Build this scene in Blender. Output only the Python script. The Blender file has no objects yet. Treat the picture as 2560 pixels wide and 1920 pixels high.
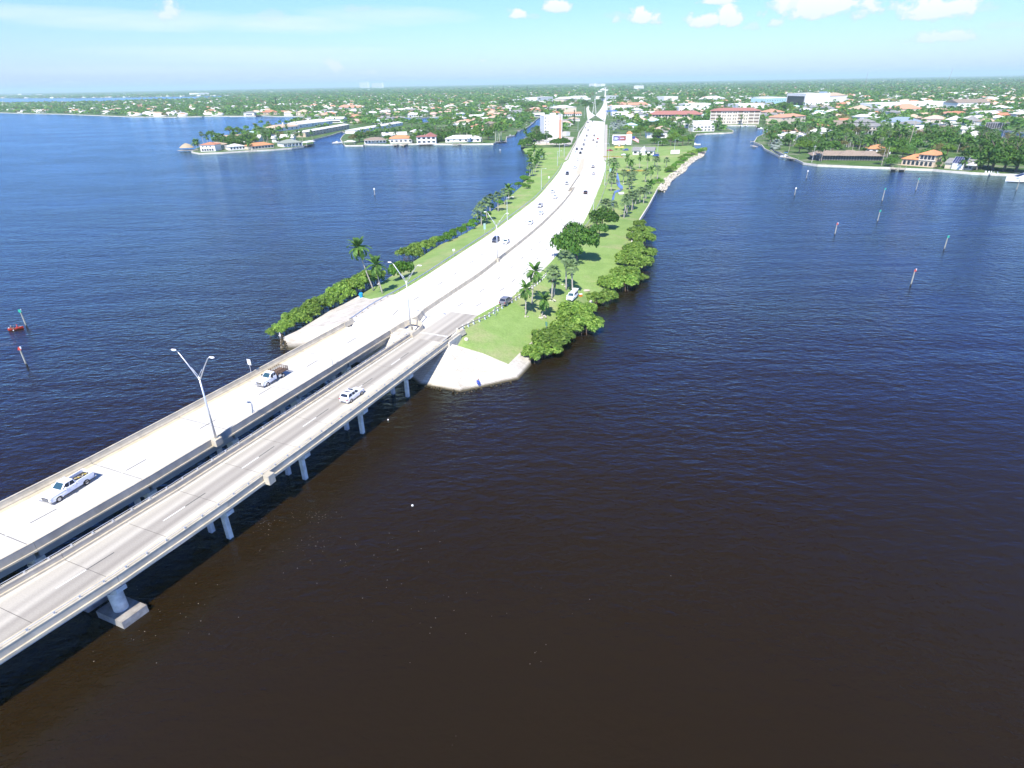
import bpy, bmesh, math, random
import numpy as np
from mathutils import Vector, Matrix, geometry
R = math.radians
rnd = random.Random(7)
nrs = np.random.RandomState(11)
scene = bpy.context.scene
COL = scene.collection

# ------------------------------------------------------------------ camera
cam_d = bpy.data.cameras.new("drone_camera")
cam = bpy.data.objects.new("drone_camera", cam_d)
COL.objects.link(cam)
cam.location = (0, 0, 52.5)
PITCH, ROLL = 26.653, 1.03
cam.rotation_euler = (Matrix.Rotation(R(90 - PITCH), 4, 'X') @ Matrix.Rotation(R(-ROLL), 4, 'Z')).to_euler()
cam_d.sensor_width = 36.0
cam_d.lens = 36.0 * 1500 / 2560
cam_d.clip_start = 0.5
cam_d.clip_end = 60000
scene.camera = cam

# ------------------------------------------------------------------ light
SUN_AZ, SUN_EL = 195.0, 51.0          # compass bearing of the sun from +Y, elevation
sd = Vector((math.sin(R(SUN_AZ)) * math.cos(R(SUN_EL)), math.cos(R(SUN_AZ)) * math.cos(R(SUN_EL)), math.sin(R(SUN_EL))))
sun_d = bpy.data.lights.new("sun", 'SUN')
sun_d.energy = 4.4
sun_d.angle = R(0.53)
sun_d.color = (1.0, 0.94, 0.84)
sun = bpy.data.objects.new("sun", sun_d)
sun.rotation_euler = sd.to_track_quat('Z', 'Y').to_euler()
sun.location = (-40, -60, 160)
COL.objects.link(sun)
scene.view_settings.view_transform = 'Standard'
scene.view_settings.look = 'None'
scene.view_settings.gamma = 1.0
scene.view_settings.use_curve_mapping = False
scene.view_settings.exposure = 0.9

world = bpy.data.worlds.new("World")
scene.world = world
world.use_nodes = True
wn, wl = world.node_tree.nodes, world.node_tree.links
wn.clear()
def wnode(t, **kw):
    n = wn.new(t)
    for k, v in kw.items(): setattr(n, k, v)
    return n
def wmath(op, a, b=None, c=None, clamp=False):
    n = wnode('ShaderNodeMath', operation=op, use_clamp=clamp)
    for i, v in enumerate((a, b, c)):
        if v is None: continue
        if isinstance(v, (int, float)): n.inputs[i].default_value = v
        else: wl.new(v, n.inputs[i])
    return n.outputs[0]
sky = wnode('ShaderNodeTexSky', sky_type='NISHITA', sun_disc=False, sun_elevation=R(SUN_EL), sun_rotation=R(SUN_AZ),
            altitude=0.0, air_density=1.0, dust_density=0.6, ozone_density=2.0)
tc = wnode('ShaderNodeTexCoord')
sep = wnode('ShaderNodeSeparateXYZ'); wl.new(tc.outputs['Generated'], sep.inputs[0])
az = wmath('ARCTAN2', sep.outputs[0], sep.outputs[1])
el = wmath('ARCSINE', sep.outputs[2])
ae = wnode('ShaderNodeCombineXYZ'); wl.new(az, ae.inputs[0]); wl.new(el, ae.inputs[1])
def wnoise(scale, detail, sx=1, sy=1, rough=0.55):
    m = wnode('ShaderNodeMapping'); m.inputs['Scale'].default_value = (sx, sy, 1); wl.new(ae.outputs[0], m.inputs[0])
    n = wnode('ShaderNodeTexNoise'); n.inputs['Scale'].default_value = scale; n.inputs['Detail'].default_value = detail
    n.inputs['Roughness'].default_value = rough
    wl.new(m.outputs[0], n.inputs['Vector']); return n.outputs['Fac']
puff = wnoise(38, 6, 1, 1.3, 0.6)
# cumulus: bearing, elevation, half width, half height in radians, brightness
CUMULUS = [(0.0163, 0.0858, 0.0171, 0.0115, 1.00), (0.0725, 0.0943, 0.0229, 0.0135, 1.00), (0.1570, 0.0759, 0.0114, 0.0088, 0.70), (0.1929, 0.0772, 0.0300, 0.0169, 1.00), (0.1678, 0.0804, 0.0429, 0.0081, 0.35), (0.2789, 0.0710, 0.0271, 0.0149, 1.00), (0.3127, 0.0725, 0.0229, 0.0203, 1.00), (0.3384, 0.0622, 0.0157, 0.0081, 0.50), (0.3691, 0.0656, 0.0143, 0.0101, 0.80), (0.4309, 0.0789, 0.0857, 0.0230, 1.00), (0.3895, 0.0841, 0.0429, 0.0135, 0.90), (0.5536, 0.0693, 0.0536, 0.0216, 1.00), (0.5993, 0.0689, 0.0179, 0.0095, 0.40), (0.5651, 0.0402, 0.0443, 0.0115, 0.75), (0.2917, 0.0937, 0.0343, 0.0068, 1.00), (-0.0326, 0.0295, 0.0100, 0.0041, 0.60), (-0.2466, 0.0239, 0.0171, 0.0176, 0.75), (-0.1988, 0.0162, 0.0171, 0.0061, 0.50), (-0.4459, 0.0868, 0.0171, 0.0176, 0.80), (-0.3154, 0.0847, 0.0321, 0.0095, 0.35), (0.6274, 0.0500, 0.0357, 0.0068, 0.30), (0.0379, 0.0834, 0.0143, 0.0054, 0.35), (-0.5741, 0.0088, 0.0086, 0.0041, 0.35), (-0.2002, 0.0949, 0.0250, 0.0068, 0.35), ]
for k in range(16):                    # the same kind of fair-weather cumulus all the way round
    b_ = 0.85 + k * (2 * math.pi - 1.7) / 16 + rnd.uniform(-.1, .1)
    CUMULUS.append((b_ if b_ < math.pi else b_ - 2 * math.pi, rnd.uniform(.06, .32), rnd.uniform(.03, .07), rnd.uniform(.012, .022), 1.0))
tot = None; shade = None
for (ca, ce, cw, ch, cb) in CUMULUS:
    dx = wmath('MULTIPLY', wmath('SUBTRACT', az, ca), 1 / cw)
    dy0 = wmath('MULTIPLY', wmath('SUBTRACT', el, ce), 1 / ch)
    dyn = wmath('MULTIPLY', wmath('MINIMUM', dy0, 0.0), 1.7)
    dy = wmath('ADD', wmath('MAXIMUM', dy0, 0.0), dyn)
    d2 = wmath('ADD', wmath('MULTIPLY', dx, dx), wmath('MULTIPLY', dy, dy))
    m = wmath('MULTIPLY', wmath('MAXIMUM', wmath('SUBTRACT', 1.0, wmath('SQRT', d2)), -2.0), 1.0)
    m = wmath('ADD', m, wmath('MULTIPLY', wmath('SUBTRACT', puff, 0.52), 2.6))
    m = wmath('MULTIPLY', wmath('MULTIPLY', m, 2.3, clamp=True), cb)
    s = wmath('MULTIPLY', m, wmath('MULTIPLY_ADD', dy0, 0.35, 0.75, clamp=True))
    tot = m if tot is None else wmath('MAXIMUM', tot, m)
    shade = s if shade is None else wmath('MAXIMUM', shade, s)
# high cirrus streaks
c1 = wnoise(3.1, 7, 1.0, 7.0, 0.62); c2 = wnoise(1.3, 3, 1, 3.0)
cir = wmath('MULTIPLY', wmath('MULTIPLY', wmath('SUBTRACT', c1, 0.5), 3.4, clamp=True), wmath('MULTIPLY', wmath('SUBTRACT', c2, 0.42), 4.0, clamp=True))
cir = wmath('MULTIPLY', cir, wmath('MULTIPLY', el, 1.6, clamp=True))
band = [(-0.5744, 0.0830, 0.1333, 0.0108, 0.70), (-0.4484, 0.0767, 0.1833, 0.0141, 0.90), (-0.3120, 0.0755, 0.1667, 0.0141, 1.00), (-0.1711, 0.0864, 0.1333, 0.0162, 0.70), (-0.3589, 0.0442, 0.2333, 0.0086, 0.55), (-0.3191, 0.0359, 0.1833, 0.0065, 0.40), (-0.5165, 0.0227, 0.1667, 0.0054, 0.25), ]
for (ca, ce, cw, ch, cb) in band:
    dx = wmath('MULTIPLY', wmath('SUBTRACT', az, ca), 1 / cw)
    dy = wmath('MULTIPLY', wmath('SUBTRACT', el, ce), 1 / ch)
    d2 = wmath('ADD', wmath('MULTIPLY', dx, dx), wmath('MULTIPLY', dy, dy))
    m = wmath('ADD', wmath('SUBTRACT', 1.0, d2), wmath('MULTIPLY', wmath('SUBTRACT', c1, 0.5), 3.0))
    cir = wmath('MAXIMUM', cir, wmath('MULTIPLY', wmath('MULTIPLY', m, 0.9, clamp=True), cb))
# low horizon brightening comes with the haze of the air itself
wb = wnode('ShaderNodeMixRGB', blend_type='MULTIPLY'); wb.inputs[0].default_value = 1.0      # cool low sky, with blue tint added higher up for the water's reflection
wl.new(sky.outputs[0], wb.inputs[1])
tint_ramp = wnode('ShaderNodeValToRGB'); wl.new(wmath('MULTIPLY', el, 1 / 1.2, clamp=True), tint_ramp.inputs[0]); tint_ramp.color_ramp.interpolation = 'EASE'
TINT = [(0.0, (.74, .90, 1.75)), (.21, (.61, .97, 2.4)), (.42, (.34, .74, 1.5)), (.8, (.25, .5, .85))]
tint_ramp.color_ramp.elements.new(.5); tint_ramp.color_ramp.elements.new(.7)
for e_, (t_, c_) in zip(tint_ramp.color_ramp.elements, TINT): e_.position = t_; e_.color = (*[v / 2.5 for v in c_], 1)
tint_scale = wnode('ShaderNodeMixRGB', blend_type='MULTIPLY'); tint_scale.inputs[0].default_value = 1.0; wl.new(tint_ramp.outputs[0], wb.inputs[2]); wl.new(wb.outputs[0], tint_scale.inputs[1]); tint_scale.inputs[2].default_value = (2.5, 2.5, 2.5, 1)
cirmix = wnode('ShaderNodeMixRGB'); wl.new(wmath('MULTIPLY', cir, 0.85), cirmix.inputs[0]); wl.new(tint_scale.outputs[0], cirmix.inputs[1])
cirmix.inputs[2].default_value = (5.4, 6.4, 6.9, 1)
ccol = wnode('ShaderNodeMixRGB'); wl.new(shade, ccol.inputs[0])
ccol.inputs[1].default_value = (3.9, 5.0, 6.0, 1); ccol.inputs[2].default_value = (7.0, 7.1, 7.2, 1)
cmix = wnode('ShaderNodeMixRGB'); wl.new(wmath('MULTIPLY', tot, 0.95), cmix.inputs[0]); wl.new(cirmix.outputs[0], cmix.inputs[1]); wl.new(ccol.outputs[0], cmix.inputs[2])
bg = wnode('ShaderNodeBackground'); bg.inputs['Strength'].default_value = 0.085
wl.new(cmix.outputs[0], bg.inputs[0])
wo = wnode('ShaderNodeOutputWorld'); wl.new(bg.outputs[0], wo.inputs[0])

# ------------------------------------------------------------------ helpers
def tag(o, label=None, cat=None, group=None, kind=None):
    if label: o['label'] = label
    if cat: o['category'] = cat
    if group: o['group'] = group
    if kind: o['kind'] = kind
    return o
def thing(name, label, cat, loc=(0, 0, 0), rz=0.0, group=None):
    o = bpy.data.objects.new(name, None)
    o.empty_display_size = 0.5
    o.location = loc; o.rotation_euler = (0, 0, rz)
    COL.objects.link(o)
    return tag(o, label, cat, group)
def link(name, me, parent=None, loc=None, rz=None):
    o = bpy.data.objects.new(name, me)
    COL.objects.link(o)
    if parent is not None: o.parent = parent
    if loc is not None: o.location = loc
    if rz is not None: o.rotation_euler = (0, 0, rz)
    return o
KIDS = {}
def copy_thing(root, kids, loc, rz=0.0, scale=None, label=None, group=None):
    """kids: list of (object, [sub-objects]) under root"""
    r = root.copy(); COL.objects.link(r)
    r.location = loc; r.rotation_euler = (0, 0, rz)
    if scale is not None: r.scale = scale if hasattr(scale, '__len__') else (scale,) * 3
    if label: r['label'] = label
    if group: r['group'] = group
    for c in kids:
        subs = [s for s in root_children.get(c, ())]
        d = c.copy(); COL.objects.link(d); d.parent = r
        for s in subs:
            e = s.copy(); COL.objects.link(e); e.parent = d
    return r
root_children = {}
def reg(root, kids):
    for k in kids: root_children.setdefault(root, []).append(k)

class MB:
    """collects vertices and faces for ONE mesh"""
    def __init__(s): s.v = []; s.f = []; s.m = []; s.mi = 0
    def add(s, vs, fs, mi=None):
        b = len(s.v); s.v.extend([tuple(p) for p in vs])
        for f in fs: s.f.append(tuple(i + b for i in f)); s.m.append(s.mi if mi is None else mi)
        return s
    def box(s, x0, x1, y0, y1, z0, z1, mi=None, M=None):
        vs = [Vector((x, y, z)) for z in (z0, z1) for y in (y0, y1) for x in (x0, x1)]
        if M is not None: vs = [M @ v for v in vs]
        return s.add(vs, [(0, 2, 3, 1), (4, 5, 7, 6), (0, 1, 5, 4), (2, 6, 7, 3), (0, 4, 6, 2), (1, 3, 7, 5)], mi)
    def tube(s, pts, rads, n=8, mi=None, cap=True):
        pts = [Vector(p) for p in pts]
        if not hasattr(rads, '__len__'): rads = [rads] * len(pts)
        vs = []; fs = []
        for i, p in enumerate(pts):
            d = (pts[min(i + 1, len(pts) - 1)] - pts[max(i - 1, 0)]).normalized()
            a = d.orthogonal().normalized() if abs(d.z) < .95 else Vector((1, 0, 0)) - d * d.x
            a.normalize(); b = d.cross(a)
            for k in range(n):
                t = 2 * math.pi * k / n
                vs.append(p + (a * math.cos(t) + b * math.sin(t)) * rads[i])
        for i in range(len(pts) - 1):
            for k in range(n):
                k2 = (k + 1) % n
                fs.append((i * n + k, i * n + k2, (i + 1) * n + k2, (i + 1) * n + k))
        if cap:
            fs.append(tuple(range(n - 1, -1, -1))); fs.append(tuple(range((len(pts) - 1) * n, len(pts) * n)))
        return s.add(vs, fs, mi)
    def prism(s, poly, z0, z1, mi=None):
        n = len(poly)
        vs = [(p[0], p[1], z0) for p in poly] + [(p[0], p[1], z1) for p in poly]
        fs = [tuple(range(n - 1, -1, -1)), tuple(range(n, 2 * n))] + [(i, (i + 1) % n, n + (i + 1) % n, n + i) for i in range(n)]
        return s.add(vs, fs, mi)
    def mesh(s, name, mats, smooth=False):
        me = bpy.data.meshes.new(name)
        me.from_pydata(s.v, [], s.f)
        for m in (mats if isinstance(mats, (list, tuple)) else [mats]): me.materials.append(m)
        me.polygons.foreach_set('material_index', s.m)
        if smooth: me.polygons.foreach_set('use_smooth', [True] * len(s.f))
        me.update()
        return me
    def build(s, name, mats, parent=None, loc=None, rz=None, smooth=False):
        return link(name, s.mesh(name, mats, smooth), parent, loc, rz)
def np_mesh(name, V, F, mats, mi=None, smooth=False):
    """fast mesh from numpy arrays: V (n,3), F (m,k)"""
    me = bpy.data.meshes.new(name)
    m, k = F.shape
    me.vertices.add(len(V)); me.vertices.foreach_set('co', V.astype(np.float32).ravel())
    me.loops.add(m * k); me.loops.foreach_set('vertex_index', F.astype(np.int32).ravel())
    me.polygons.add(m)
    me.polygons.foreach_set('loop_start', np.arange(0, m * k, k, dtype=np.int32))
    for x in (mats if isinstance(mats, (list, tuple)) else [mats]): me.materials.append(x)
    if mi is not None: me.polygons.foreach_set('material_index', np.asarray(mi, dtype=np.int32))
    if smooth: me.polygons.foreach_set('use_smooth', np.ones(m, dtype=bool))
    me.update(calc_edges=True); me.validate()
    return me

# ------------------------------------------------------------------ materials
def mat(name, col, rough=0.7, var=0.0, vscale=1.0, bump=0.0, bscale=8.0, col2=None, metal=0.0, spec=0.3, detail=4, vec='Object', stretch=(1, 1, 1), emit=0.0):
    m = bpy.data.materials.new(name); m.use_nodes = True
    nt = m.node_tree; N, L = nt.nodes, nt.links
    b = N['Principled BSDF']
    b.inputs['Roughness'].default_value = rough
    b.inputs['Metallic'].default_value = metal
    b.inputs['Specular IOR Level'].default_value = spec
    b.inputs['Base Color'].default_value = (*col, 1)
    if var or col2 or bump:
        t = N.new('ShaderNodeTexCoord'); mp = N.new('ShaderNodeMapping'); mp.inputs['Scale'].default_value = stretch
        if vec == 'World':
            g = N.new('ShaderNodeNewGeometry'); L.new(g.outputs['Position'], mp.inputs[0])
        else: L.new(t.outputs[vec], mp.inputs[0])
    if var or col2:
        n = N.new('ShaderNodeTexNoise'); n.inputs['Scale'].default_value = vscale; n.inputs['Detail'].default_value = detail
        n.inputs['Roughness'].default_value = 0.6
        L.new(mp.outputs[0], n.inputs['Vector'])
        r = N.new('ShaderNodeValToRGB'); L.new(n.outputs['Fac'], r.inputs[0])
        c2 = col2 if col2 else tuple(min(1, c * (1 + var)) for c in col)
        c1 = col if col2 else tuple(c * (1 - var) for c in col)
        r.color_ramp.elements[0].color = (*c1, 1); r.color_ramp.elements[1].color = (*c2, 1)
        r.color_ramp.elements[0].position = 0.34; r.color_ramp.elements[1].position = 0.66
        L.new(r.outputs[0], b.inputs['Base Color'])
    if bump:
        n2 = N.new('ShaderNodeTexNoise'); n2.inputs['Scale'].default_value = bscale; n2.inputs['Detail'].default_value = 5
        L.new(mp.outputs[0], n2.inputs['Vector'])
        bp = N.new('ShaderNodeBump'); bp.inputs['Strength'].default_value = bump; bp.inputs['Distance'].default_value = 0.05
        L.new(n2.outputs['Fac'], bp.inputs['Height']); L.new(bp.outputs[0], b.inputs['Normal'])
    if emit:
        b.inputs['Emission Color'].default_value = (*col, 1); b.inputs['Emission Strength'].default_value = emit
    return m
def leafmat(name, c1, c2, trans=0.35):
    """leaf cards: every leaf its own tone between c1 and c2, some light coming through"""
    m = bpy.data.materials.new(name); m.use_nodes = True
    N, L = m.node_tree.nodes, m.node_tree.links
    b = N['Principled BSDF']; out = N['Material Output']
    b.inputs['Roughness'].default_value = 0.5; b.inputs['Specular IOR Level'].default_value = 0.25
    g = N.new('ShaderNodeNewGeometry'); r = N.new('ShaderNodeValToRGB')
    r.color_ramp.elements[0].color = (*c1, 1); r.color_ramp.elements[1].color = (*c2, 1)
    oi = N.new('ShaderNodeObjectInfo'); hs = N.new('ShaderNodeHueSaturation')
    L.new(g.outputs['Random Per Island'], r.inputs[0]); L.new(r.outputs[0], hs.inputs['Color'])
    v = N.new('ShaderNodeMath'); v.operation = 'MULTIPLY_ADD'; v.inputs[1].default_value = 0.5; v.inputs[2].default_value = 0.75
    L.new(oi.outputs['Random'], v.inputs[0]); L.new(v.outputs[0], hs.inputs['Value'])
    L.new(hs.outputs[0], b.inputs['Base Color'])
    tr = N.new('ShaderNodeBsdfTranslucent'); L.new(hs.outputs[0], tr.inputs[0])
    mx = N.new('ShaderNodeMixShader'); mx.inputs[0].default_value = trans
    L.new(b.outputs[0], mx.inputs[1]); L.new(tr.outputs[0], mx.inputs[2]); L.new(mx.outputs[0], out.inputs[0])
    return m
M = {}
M['concrete'] = mat('concrete', (.50, .47, .40), .85, var=.16, vscale=.9, bump=.15, bscale=14, vec='World')
M['barrier'] = mat('barrier_concrete', (.50, .45, .345), .85, var=.14, vscale=.7, vec='World', bump=.1)
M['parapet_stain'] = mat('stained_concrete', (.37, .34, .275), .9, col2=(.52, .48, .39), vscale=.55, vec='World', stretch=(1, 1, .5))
M['pier'] = mat('pier_concrete', (.56, .55, .51), .85, var=.18, vscale=1.2, vec='World')
M['footing'] = mat('wet_footing_concrete', (.20, .185, .17), .7, col2=(.36, .34, .31), vscale=.9, vec='World')
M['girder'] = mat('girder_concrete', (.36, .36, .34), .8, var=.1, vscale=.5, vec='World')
M['galv'] = mat('galvanised_steel', (.55, .57, .58), .45, var=.08, vscale=3, metal=.5)
M['alu'] = mat('bare_aluminium', (.70, .72, .73), .38, var=.06, vscale=2, metal=.6)
M['white_paint'] = mat('white_paint', (.80, .80, .78), .5, var=.04, vscale=2)
M['line_paint'] = mat('road_line_paint', (.78, .78, .75), .7, var=.08, vscale=3, vec='World')
M['line_black'] = mat('black_contrast_paint', (.10, .10, .095), .8, var=.2, vscale=3, vec='World')
M['joint'] = mat('joint_seal', (.16, .15, .14), .9, var=.2, vscale=4, vec='World')
M['wood'] = mat('weathered_timber', (.36, .32, .26), .85, var=.25, vscale=3)
M['pile_wood'] = mat('grey_pile_timber', (.34, .33, .27), .9, var=.3, vscale=2)
M['trunk'] = mat('tree_bark', (.17, .135, .10), .9, var=.3, vscale=4, bump=.3)
M['palm_trunk'] = mat('palm_bark', (.40, .365, .31), .9, var=.25, vscale=5, bump=.3, stretch=(1, 1, 4))
M['royal_trunk'] = mat('smooth_pale_palm_bark', (.50, .48, .43), .8, var=.12, vscale=4, stretch=(1, 1, 3))
M['roots'] = mat('mangrove_roots', (.22, .15, .12), .9, var=.3, vscale=4)
M['rock'] = mat('riprap_rock', (.46, .42, .35), .9, var=.3, vscale=.6, bump=.3, bscale=3, vec='World')
M['glass'] = mat('dark_window_glass', (.03, .04, .055), .08, spec=.6)
M['carglass'] = mat('tinted_car_glass', (.018, .024, .038), .06, spec=.7)
M['windshield'] = mat('green_tinted_windscreen', (.03, .075, .10), .05, spec=.8)
M['tyre'] = mat('black_tyre_rubber', (.022, .022, .023), .85, var=.1, vscale=6)
M['rim'] = mat('alloy_rim', (.5, .5, .51), .35, metal=.7, var=.05, vscale=9)
M['chrome'] = mat('chrome_trim', (.6, .6, .6), .2, metal=.9, var=.03, vscale=9)
M['blackplastic'] = mat('black_plastic', (.03, .03, .032), .6, var=.1, vscale=8)
M['lamp_clear'] = mat('clear_lamp_lens', (.75, .76, .78), .15, var=.05, vscale=9)
M['lamp_red'] = mat('red_lamp_lens', (.35, .02, .02), .25, var=.1, vscale=9)
M['seawall'] = mat('seawall_concrete', (.55, .52, .45), .85, var=.15, vscale=.35, vec='World')
def paint(name, col, rough=.28): return mat(name, col, rough, var=.03, vscale=1.5, spec=.5)
PAINT = dict(white=paint('white_car_paint', (.80, .81, .82)), navy=paint('dark_blue_car_paint', (.035, .045, .075)), silver=paint('silver_car_paint', (.50, .51, .53)),
             black=paint('black_car_paint', (.018, .018, .02)), red=paint('red_car_paint', (.42, .025, .03)), grey=paint('grey_car_paint', (.16, .165, .175)),
             blue=paint('blue_car_paint', (.03, .09, .33)), gold=paint('beige_car_paint', (.45, .40, .32)))
LEAF = dict(
    mangrove=leafmat('mangrove_leaves', (.10, .22, .03), (.31, .45, .09), .4),
    bush=leafmat('seagrape_leaves', (.055, .165, .015), (.17, .37, .045), .4),
    banyan=leafmat('dark_ficus_leaves', (.034, .105, .018), (.125, .255, .04), .36),
    broad=leafmat('broadleaf_leaves', (.055, .155, .03), (.16, .31, .06), .38),
    light=leafmat('light_green_leaves', (.10, .21, .025), (.21, .36, .05), .4),
    olive=leafmat('olive_brown_leaves', (.12, .12, .035), (.20, .19, .07), .3),
    pine=leafmat('dark_conifer_needles', (.02, .055, .026), (.055, .105, .042), .2),
    palm=leafmat('palm_frond_leaves', (.05, .135, .025), (.16, .29, .06), .35),
    sabal=leafmat('cabbage_palm_leaves', (.09, .16, .065), (.21, .30, .13), .3),
    dry=leafmat('dry_palm_leaves', (.24, .19, .10), (.34, .28, .15), .25),
    silver=leafmat('silver_palm_leaves', (.20, .25, .22), (.32, .37, .33), .2))

#<terrain>
# ------------------------------------------------------------------ the causeway ground (breaklines in metres, water level z = 0)
DIRB = Vector((.400, .9165)).normalized(); NLB = Vector((-DIRB.y, DIRB.x)); P0B = Vector((-43.03, 74.85))
def bend(s):
    """the bridges come out of a slight curve"""
    return 1.75 * (1 - math.exp(-(s + 27) / 14)) if s > -27 else .125 * (s + 27)
def BR(s, p, z=0.0):
    p -= bend(s); q = P0B + DIRB * s + NLB * p
    return (q.x, q.y, z)
ROAD_L = [BR(46.8, 15.0, 5.5), (-35.93,126.02,5.47), (-33.04,135.26,5.35), (-29.62,144.85,5.15), (-27.3,151.66,4.97), (-22.76,166.75,4.48), (-18.15,184.17,3.81), (-12.6,205.38,2.95), (-7.15,225.67,2.2), (-0.9,251.44,1.54), (8.07,284.36,1.4), (15.76,314.99,1.4), (28.8,381.7,1.4),
          (34.7,415.8,1.4), (39.9,451.1,1.4), (44.3,466.6,1.4), (52.4,524.3,1.4), (61,580.3,1.4), (75.8,680.3,1.4), (101,845.6,1.4), (118.3,961.2,1.4)]
ROAD_R = [BR(46.8, -11.1, 5.5), (-11.29,117.54,5.5), (-7.42,128.93,5.44), (0.26,141.95,5.22), (3.66,150.93,4.99), (6.2,158.19,4.77), (9.01,166.89,4.48), (12.41,178.06,4.05), (17.08,196.19,3.32), (27.26,233.83,1.94), (32.63,257.22,1.46), (39.78,290.91,1.4), (49.8,340.8,1.4),
          (39.99,289.42,1.4), (45.58,318.68,1.4), (53.5,358.8,1.4), (63.4,411.8,1.4), (69,446.7,1.4), (69.6,462.6,1.4), (86.2,575.4,1.4), (106.1,709.5,1.4), (123.7,827.6,1.4), (137.6,918.5,1.4)]
BANK_L = [(-52.98,128.24,0.9), (-50.28,133.09,1), (-48.64,138.79,1), (-46.39,146.41,1), (-44.22,150.92,1), (-41.63,157.82,1), (-39.44,163.51,1.2), (-36.36,172.81,1.2), (-30.83,193.18,1.2), (-24.63,214.47,1.2), (-17.94,229.17,1.2), (-12.54,245.46,1.2), (-7.78,274.66,1.2), (-4.34,289.08,1.2), (1.5,314.52,1.2), (10.6,369.7,1.2),
          (6.6,341,1.2), (10.7,373.6,1.2), (16.3,405.3,1.2), (19.8,455.8,1.2), (18.3,515,1.2), (15,563.7,1.2)]
BANK_R = [(7.07,127.89,1.3), (9.51,133.65,1.3), (12.63,139.59,1.3), (16.2,142.47,1.5), (19.33,145.38,1.3), (20.99,149.64,1.3), (22.79,154.42,1.2), (26.82,161.53,1.2), (32.08,176.62,1.2), (37.05,191.65,1.2), (42.02,204.42,1.2), (48.99,237.49,1.2), (52.61,248.26,1.2), (63.81,282.05,1.2), (77.8,326.8,1.2),
          (82.3,339.8,1.3), (90.8,364.7,1.3), (98.3,382.2,1.3), (108.4,402.5,1.3), (119.8,434,1.3), (136.5,471.7,1.3), (144.5,485.4,1.3), (155.8,517.3,1.2), (157.6,544.5,1.2), (159.5,556.4,1.2)]
def offset(line, d):
    """offset a polyline sideways (positive = to the left of its direction)"""
    out = []
    for i, p in enumerate(line):
        a = Vector(line[max(i - 1, 0)][:2]); b = Vector(line[min(i + 1, len(line) - 1)][:2])
        t = (b - a).normalized(); dd = d[i] if hasattr(d, '__len__') else d
        out.append((p[0] - t.y * dd, p[1] + t.x * dd))
    return out
SHORE_L = [(x, y, -.7) for x, y in offset(BANK_L, [2.2] * 6 + [3.2] * (len(BANK_L) - 6))]
SHORE_R = [(x, y, -.7) for x, y in offset(BANK_R, [-2.0, -2.2, -2.4, -2.2, -.5, -.5, -2.4, -3, -3, -3, -2.6, -1.6, -.35, -.35, -.35] + [-3.6] * 8 + [-2.0, -2.0])]
# the paved slopes round the abutment
TOE = [(4.23,113.09,-0.1), (1.48,106.41,-0.1), (-9.78,101.24,-0.1), (-18.24,104.89,-0.1), BR(40.6, -4, -.1), BR(41.4, 8, -.1), BR(42.5, 18, -.1), (-51.35,122.83,-0.1), (-53.97,130.55,-0.1)]
TOE_LOW = [(x, y, -.8) for x, y in offset(TOE, 0.25)]
TOP_R = [(7.07,127.89,1.3), (2.98,119.08,1.5), (-0.65,110.17,1.7), (-6,112.98,3), (-12.11,114.88,4.3)]
TOP_M = [BR(48.3, -11.2, 4.3), BR(48.3, -2, 4.3), BR(48.3, 3, 4.3), BR(48.3, 15.2, 4.3)]
CAUSEWAY_EDGE = list(SHORE_L[::-1]) + TOE_LOW[::-1] + list(SHORE_R)
GRASS_PAVE_L = [(-41.63,157.82,1), (-35.86,147.31,3.6), (-33.19,145.56,4.6), (-29.29,146.79,5)]
def zfall(a, b, n): return [tuple(a[i] + (b[i] - a[i]) * k / n for i in range(3)) for k in range(1, n)]
# swale of standing water in the right verge
def pip(pts, poly):
    """vectorised point-in-polygon; pts (n,2)"""
    pts = np.asarray(pts, float); x, y = pts[:, 0], pts[:, 1]
    ins = np.zeros(len(pts), bool); n = len(poly)
    for i in range(n):
        x0, y0 = poly[i][0], poly[i][1]; x1, y1 = poly[(i + 1) % n][0], poly[(i + 1) % n][1]
        if y0 == y1: continue
        c = ((y0 > y) != (y1 > y)) & (x < (x1 - x0) * (y - y0) / (y1 - y0) + x0)
        ins ^= c
    return ins
def densify(line, step):
    out = [line[0]]
    for a, b in zip(line, line[1:]):
        n = max(1, int(math.hypot(b[0] - a[0], b[1] - a[1]) / step))
        for k in range(1, n + 1): out.append(tuple(a[i] + (b[i] - a[i]) * k / n for i in range(3)))
    return out
def spline(line, step):
    """Catmull-Rom through the points, resampled"""
    P = [Vector(p) for p in line]; P = [P[0] * 2 - P[1]] + P + [P[-1] * 2 - P[-2]]; out = []
    for i in range(1, len(P) - 2):
        n = max(1, int((P[i + 1] - P[i]).length / step))
        for k in range(n):
            t = k / n
            out.append(tuple(.5 * ((2 * P[i]) + (P[i + 1] - P[i - 1]) * t + (2 * P[i - 1] - 5 * P[i] + 4 * P[i + 1] - P[i + 2]) * t * t + (3 * P[i] - P[i - 1] - 3 * P[i + 1] + P[i + 2]) * t ** 3)))
    out.append(tuple(P[-2])); return out
ROAD_LS, ROAD_RS = spline(ROAD_L, 6), spline(ROAD_R[:17], 6) + densify(ROAD_R[17:], 8)
FAR_END = [ROAD_LS[-1], ROAD_RS[-1]]
ROAD_POLY = ROAD_LS + ROAD_RS[::-1]
PAVE_R_POLY = TOE_LOW[:5] + [BR(41, 5, 0), BR(48.3, 5, 0), BR(48.3, -10.8, 0)] + TOP_R[::-1]
PAVE_L_POLY = [BR(41, 5, 0), BR(48.3, 5, 0), BR(48.3, 15.2, 0)] + [ROAD_LS[0]] + [p for p in ROAD_LS if p[1] < GRASS_PAVE_L[-1][1]] + GRASS_PAVE_L[::-1] + BANK_L[:6][::-1] + TOE_LOW[::-1][:4]
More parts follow.
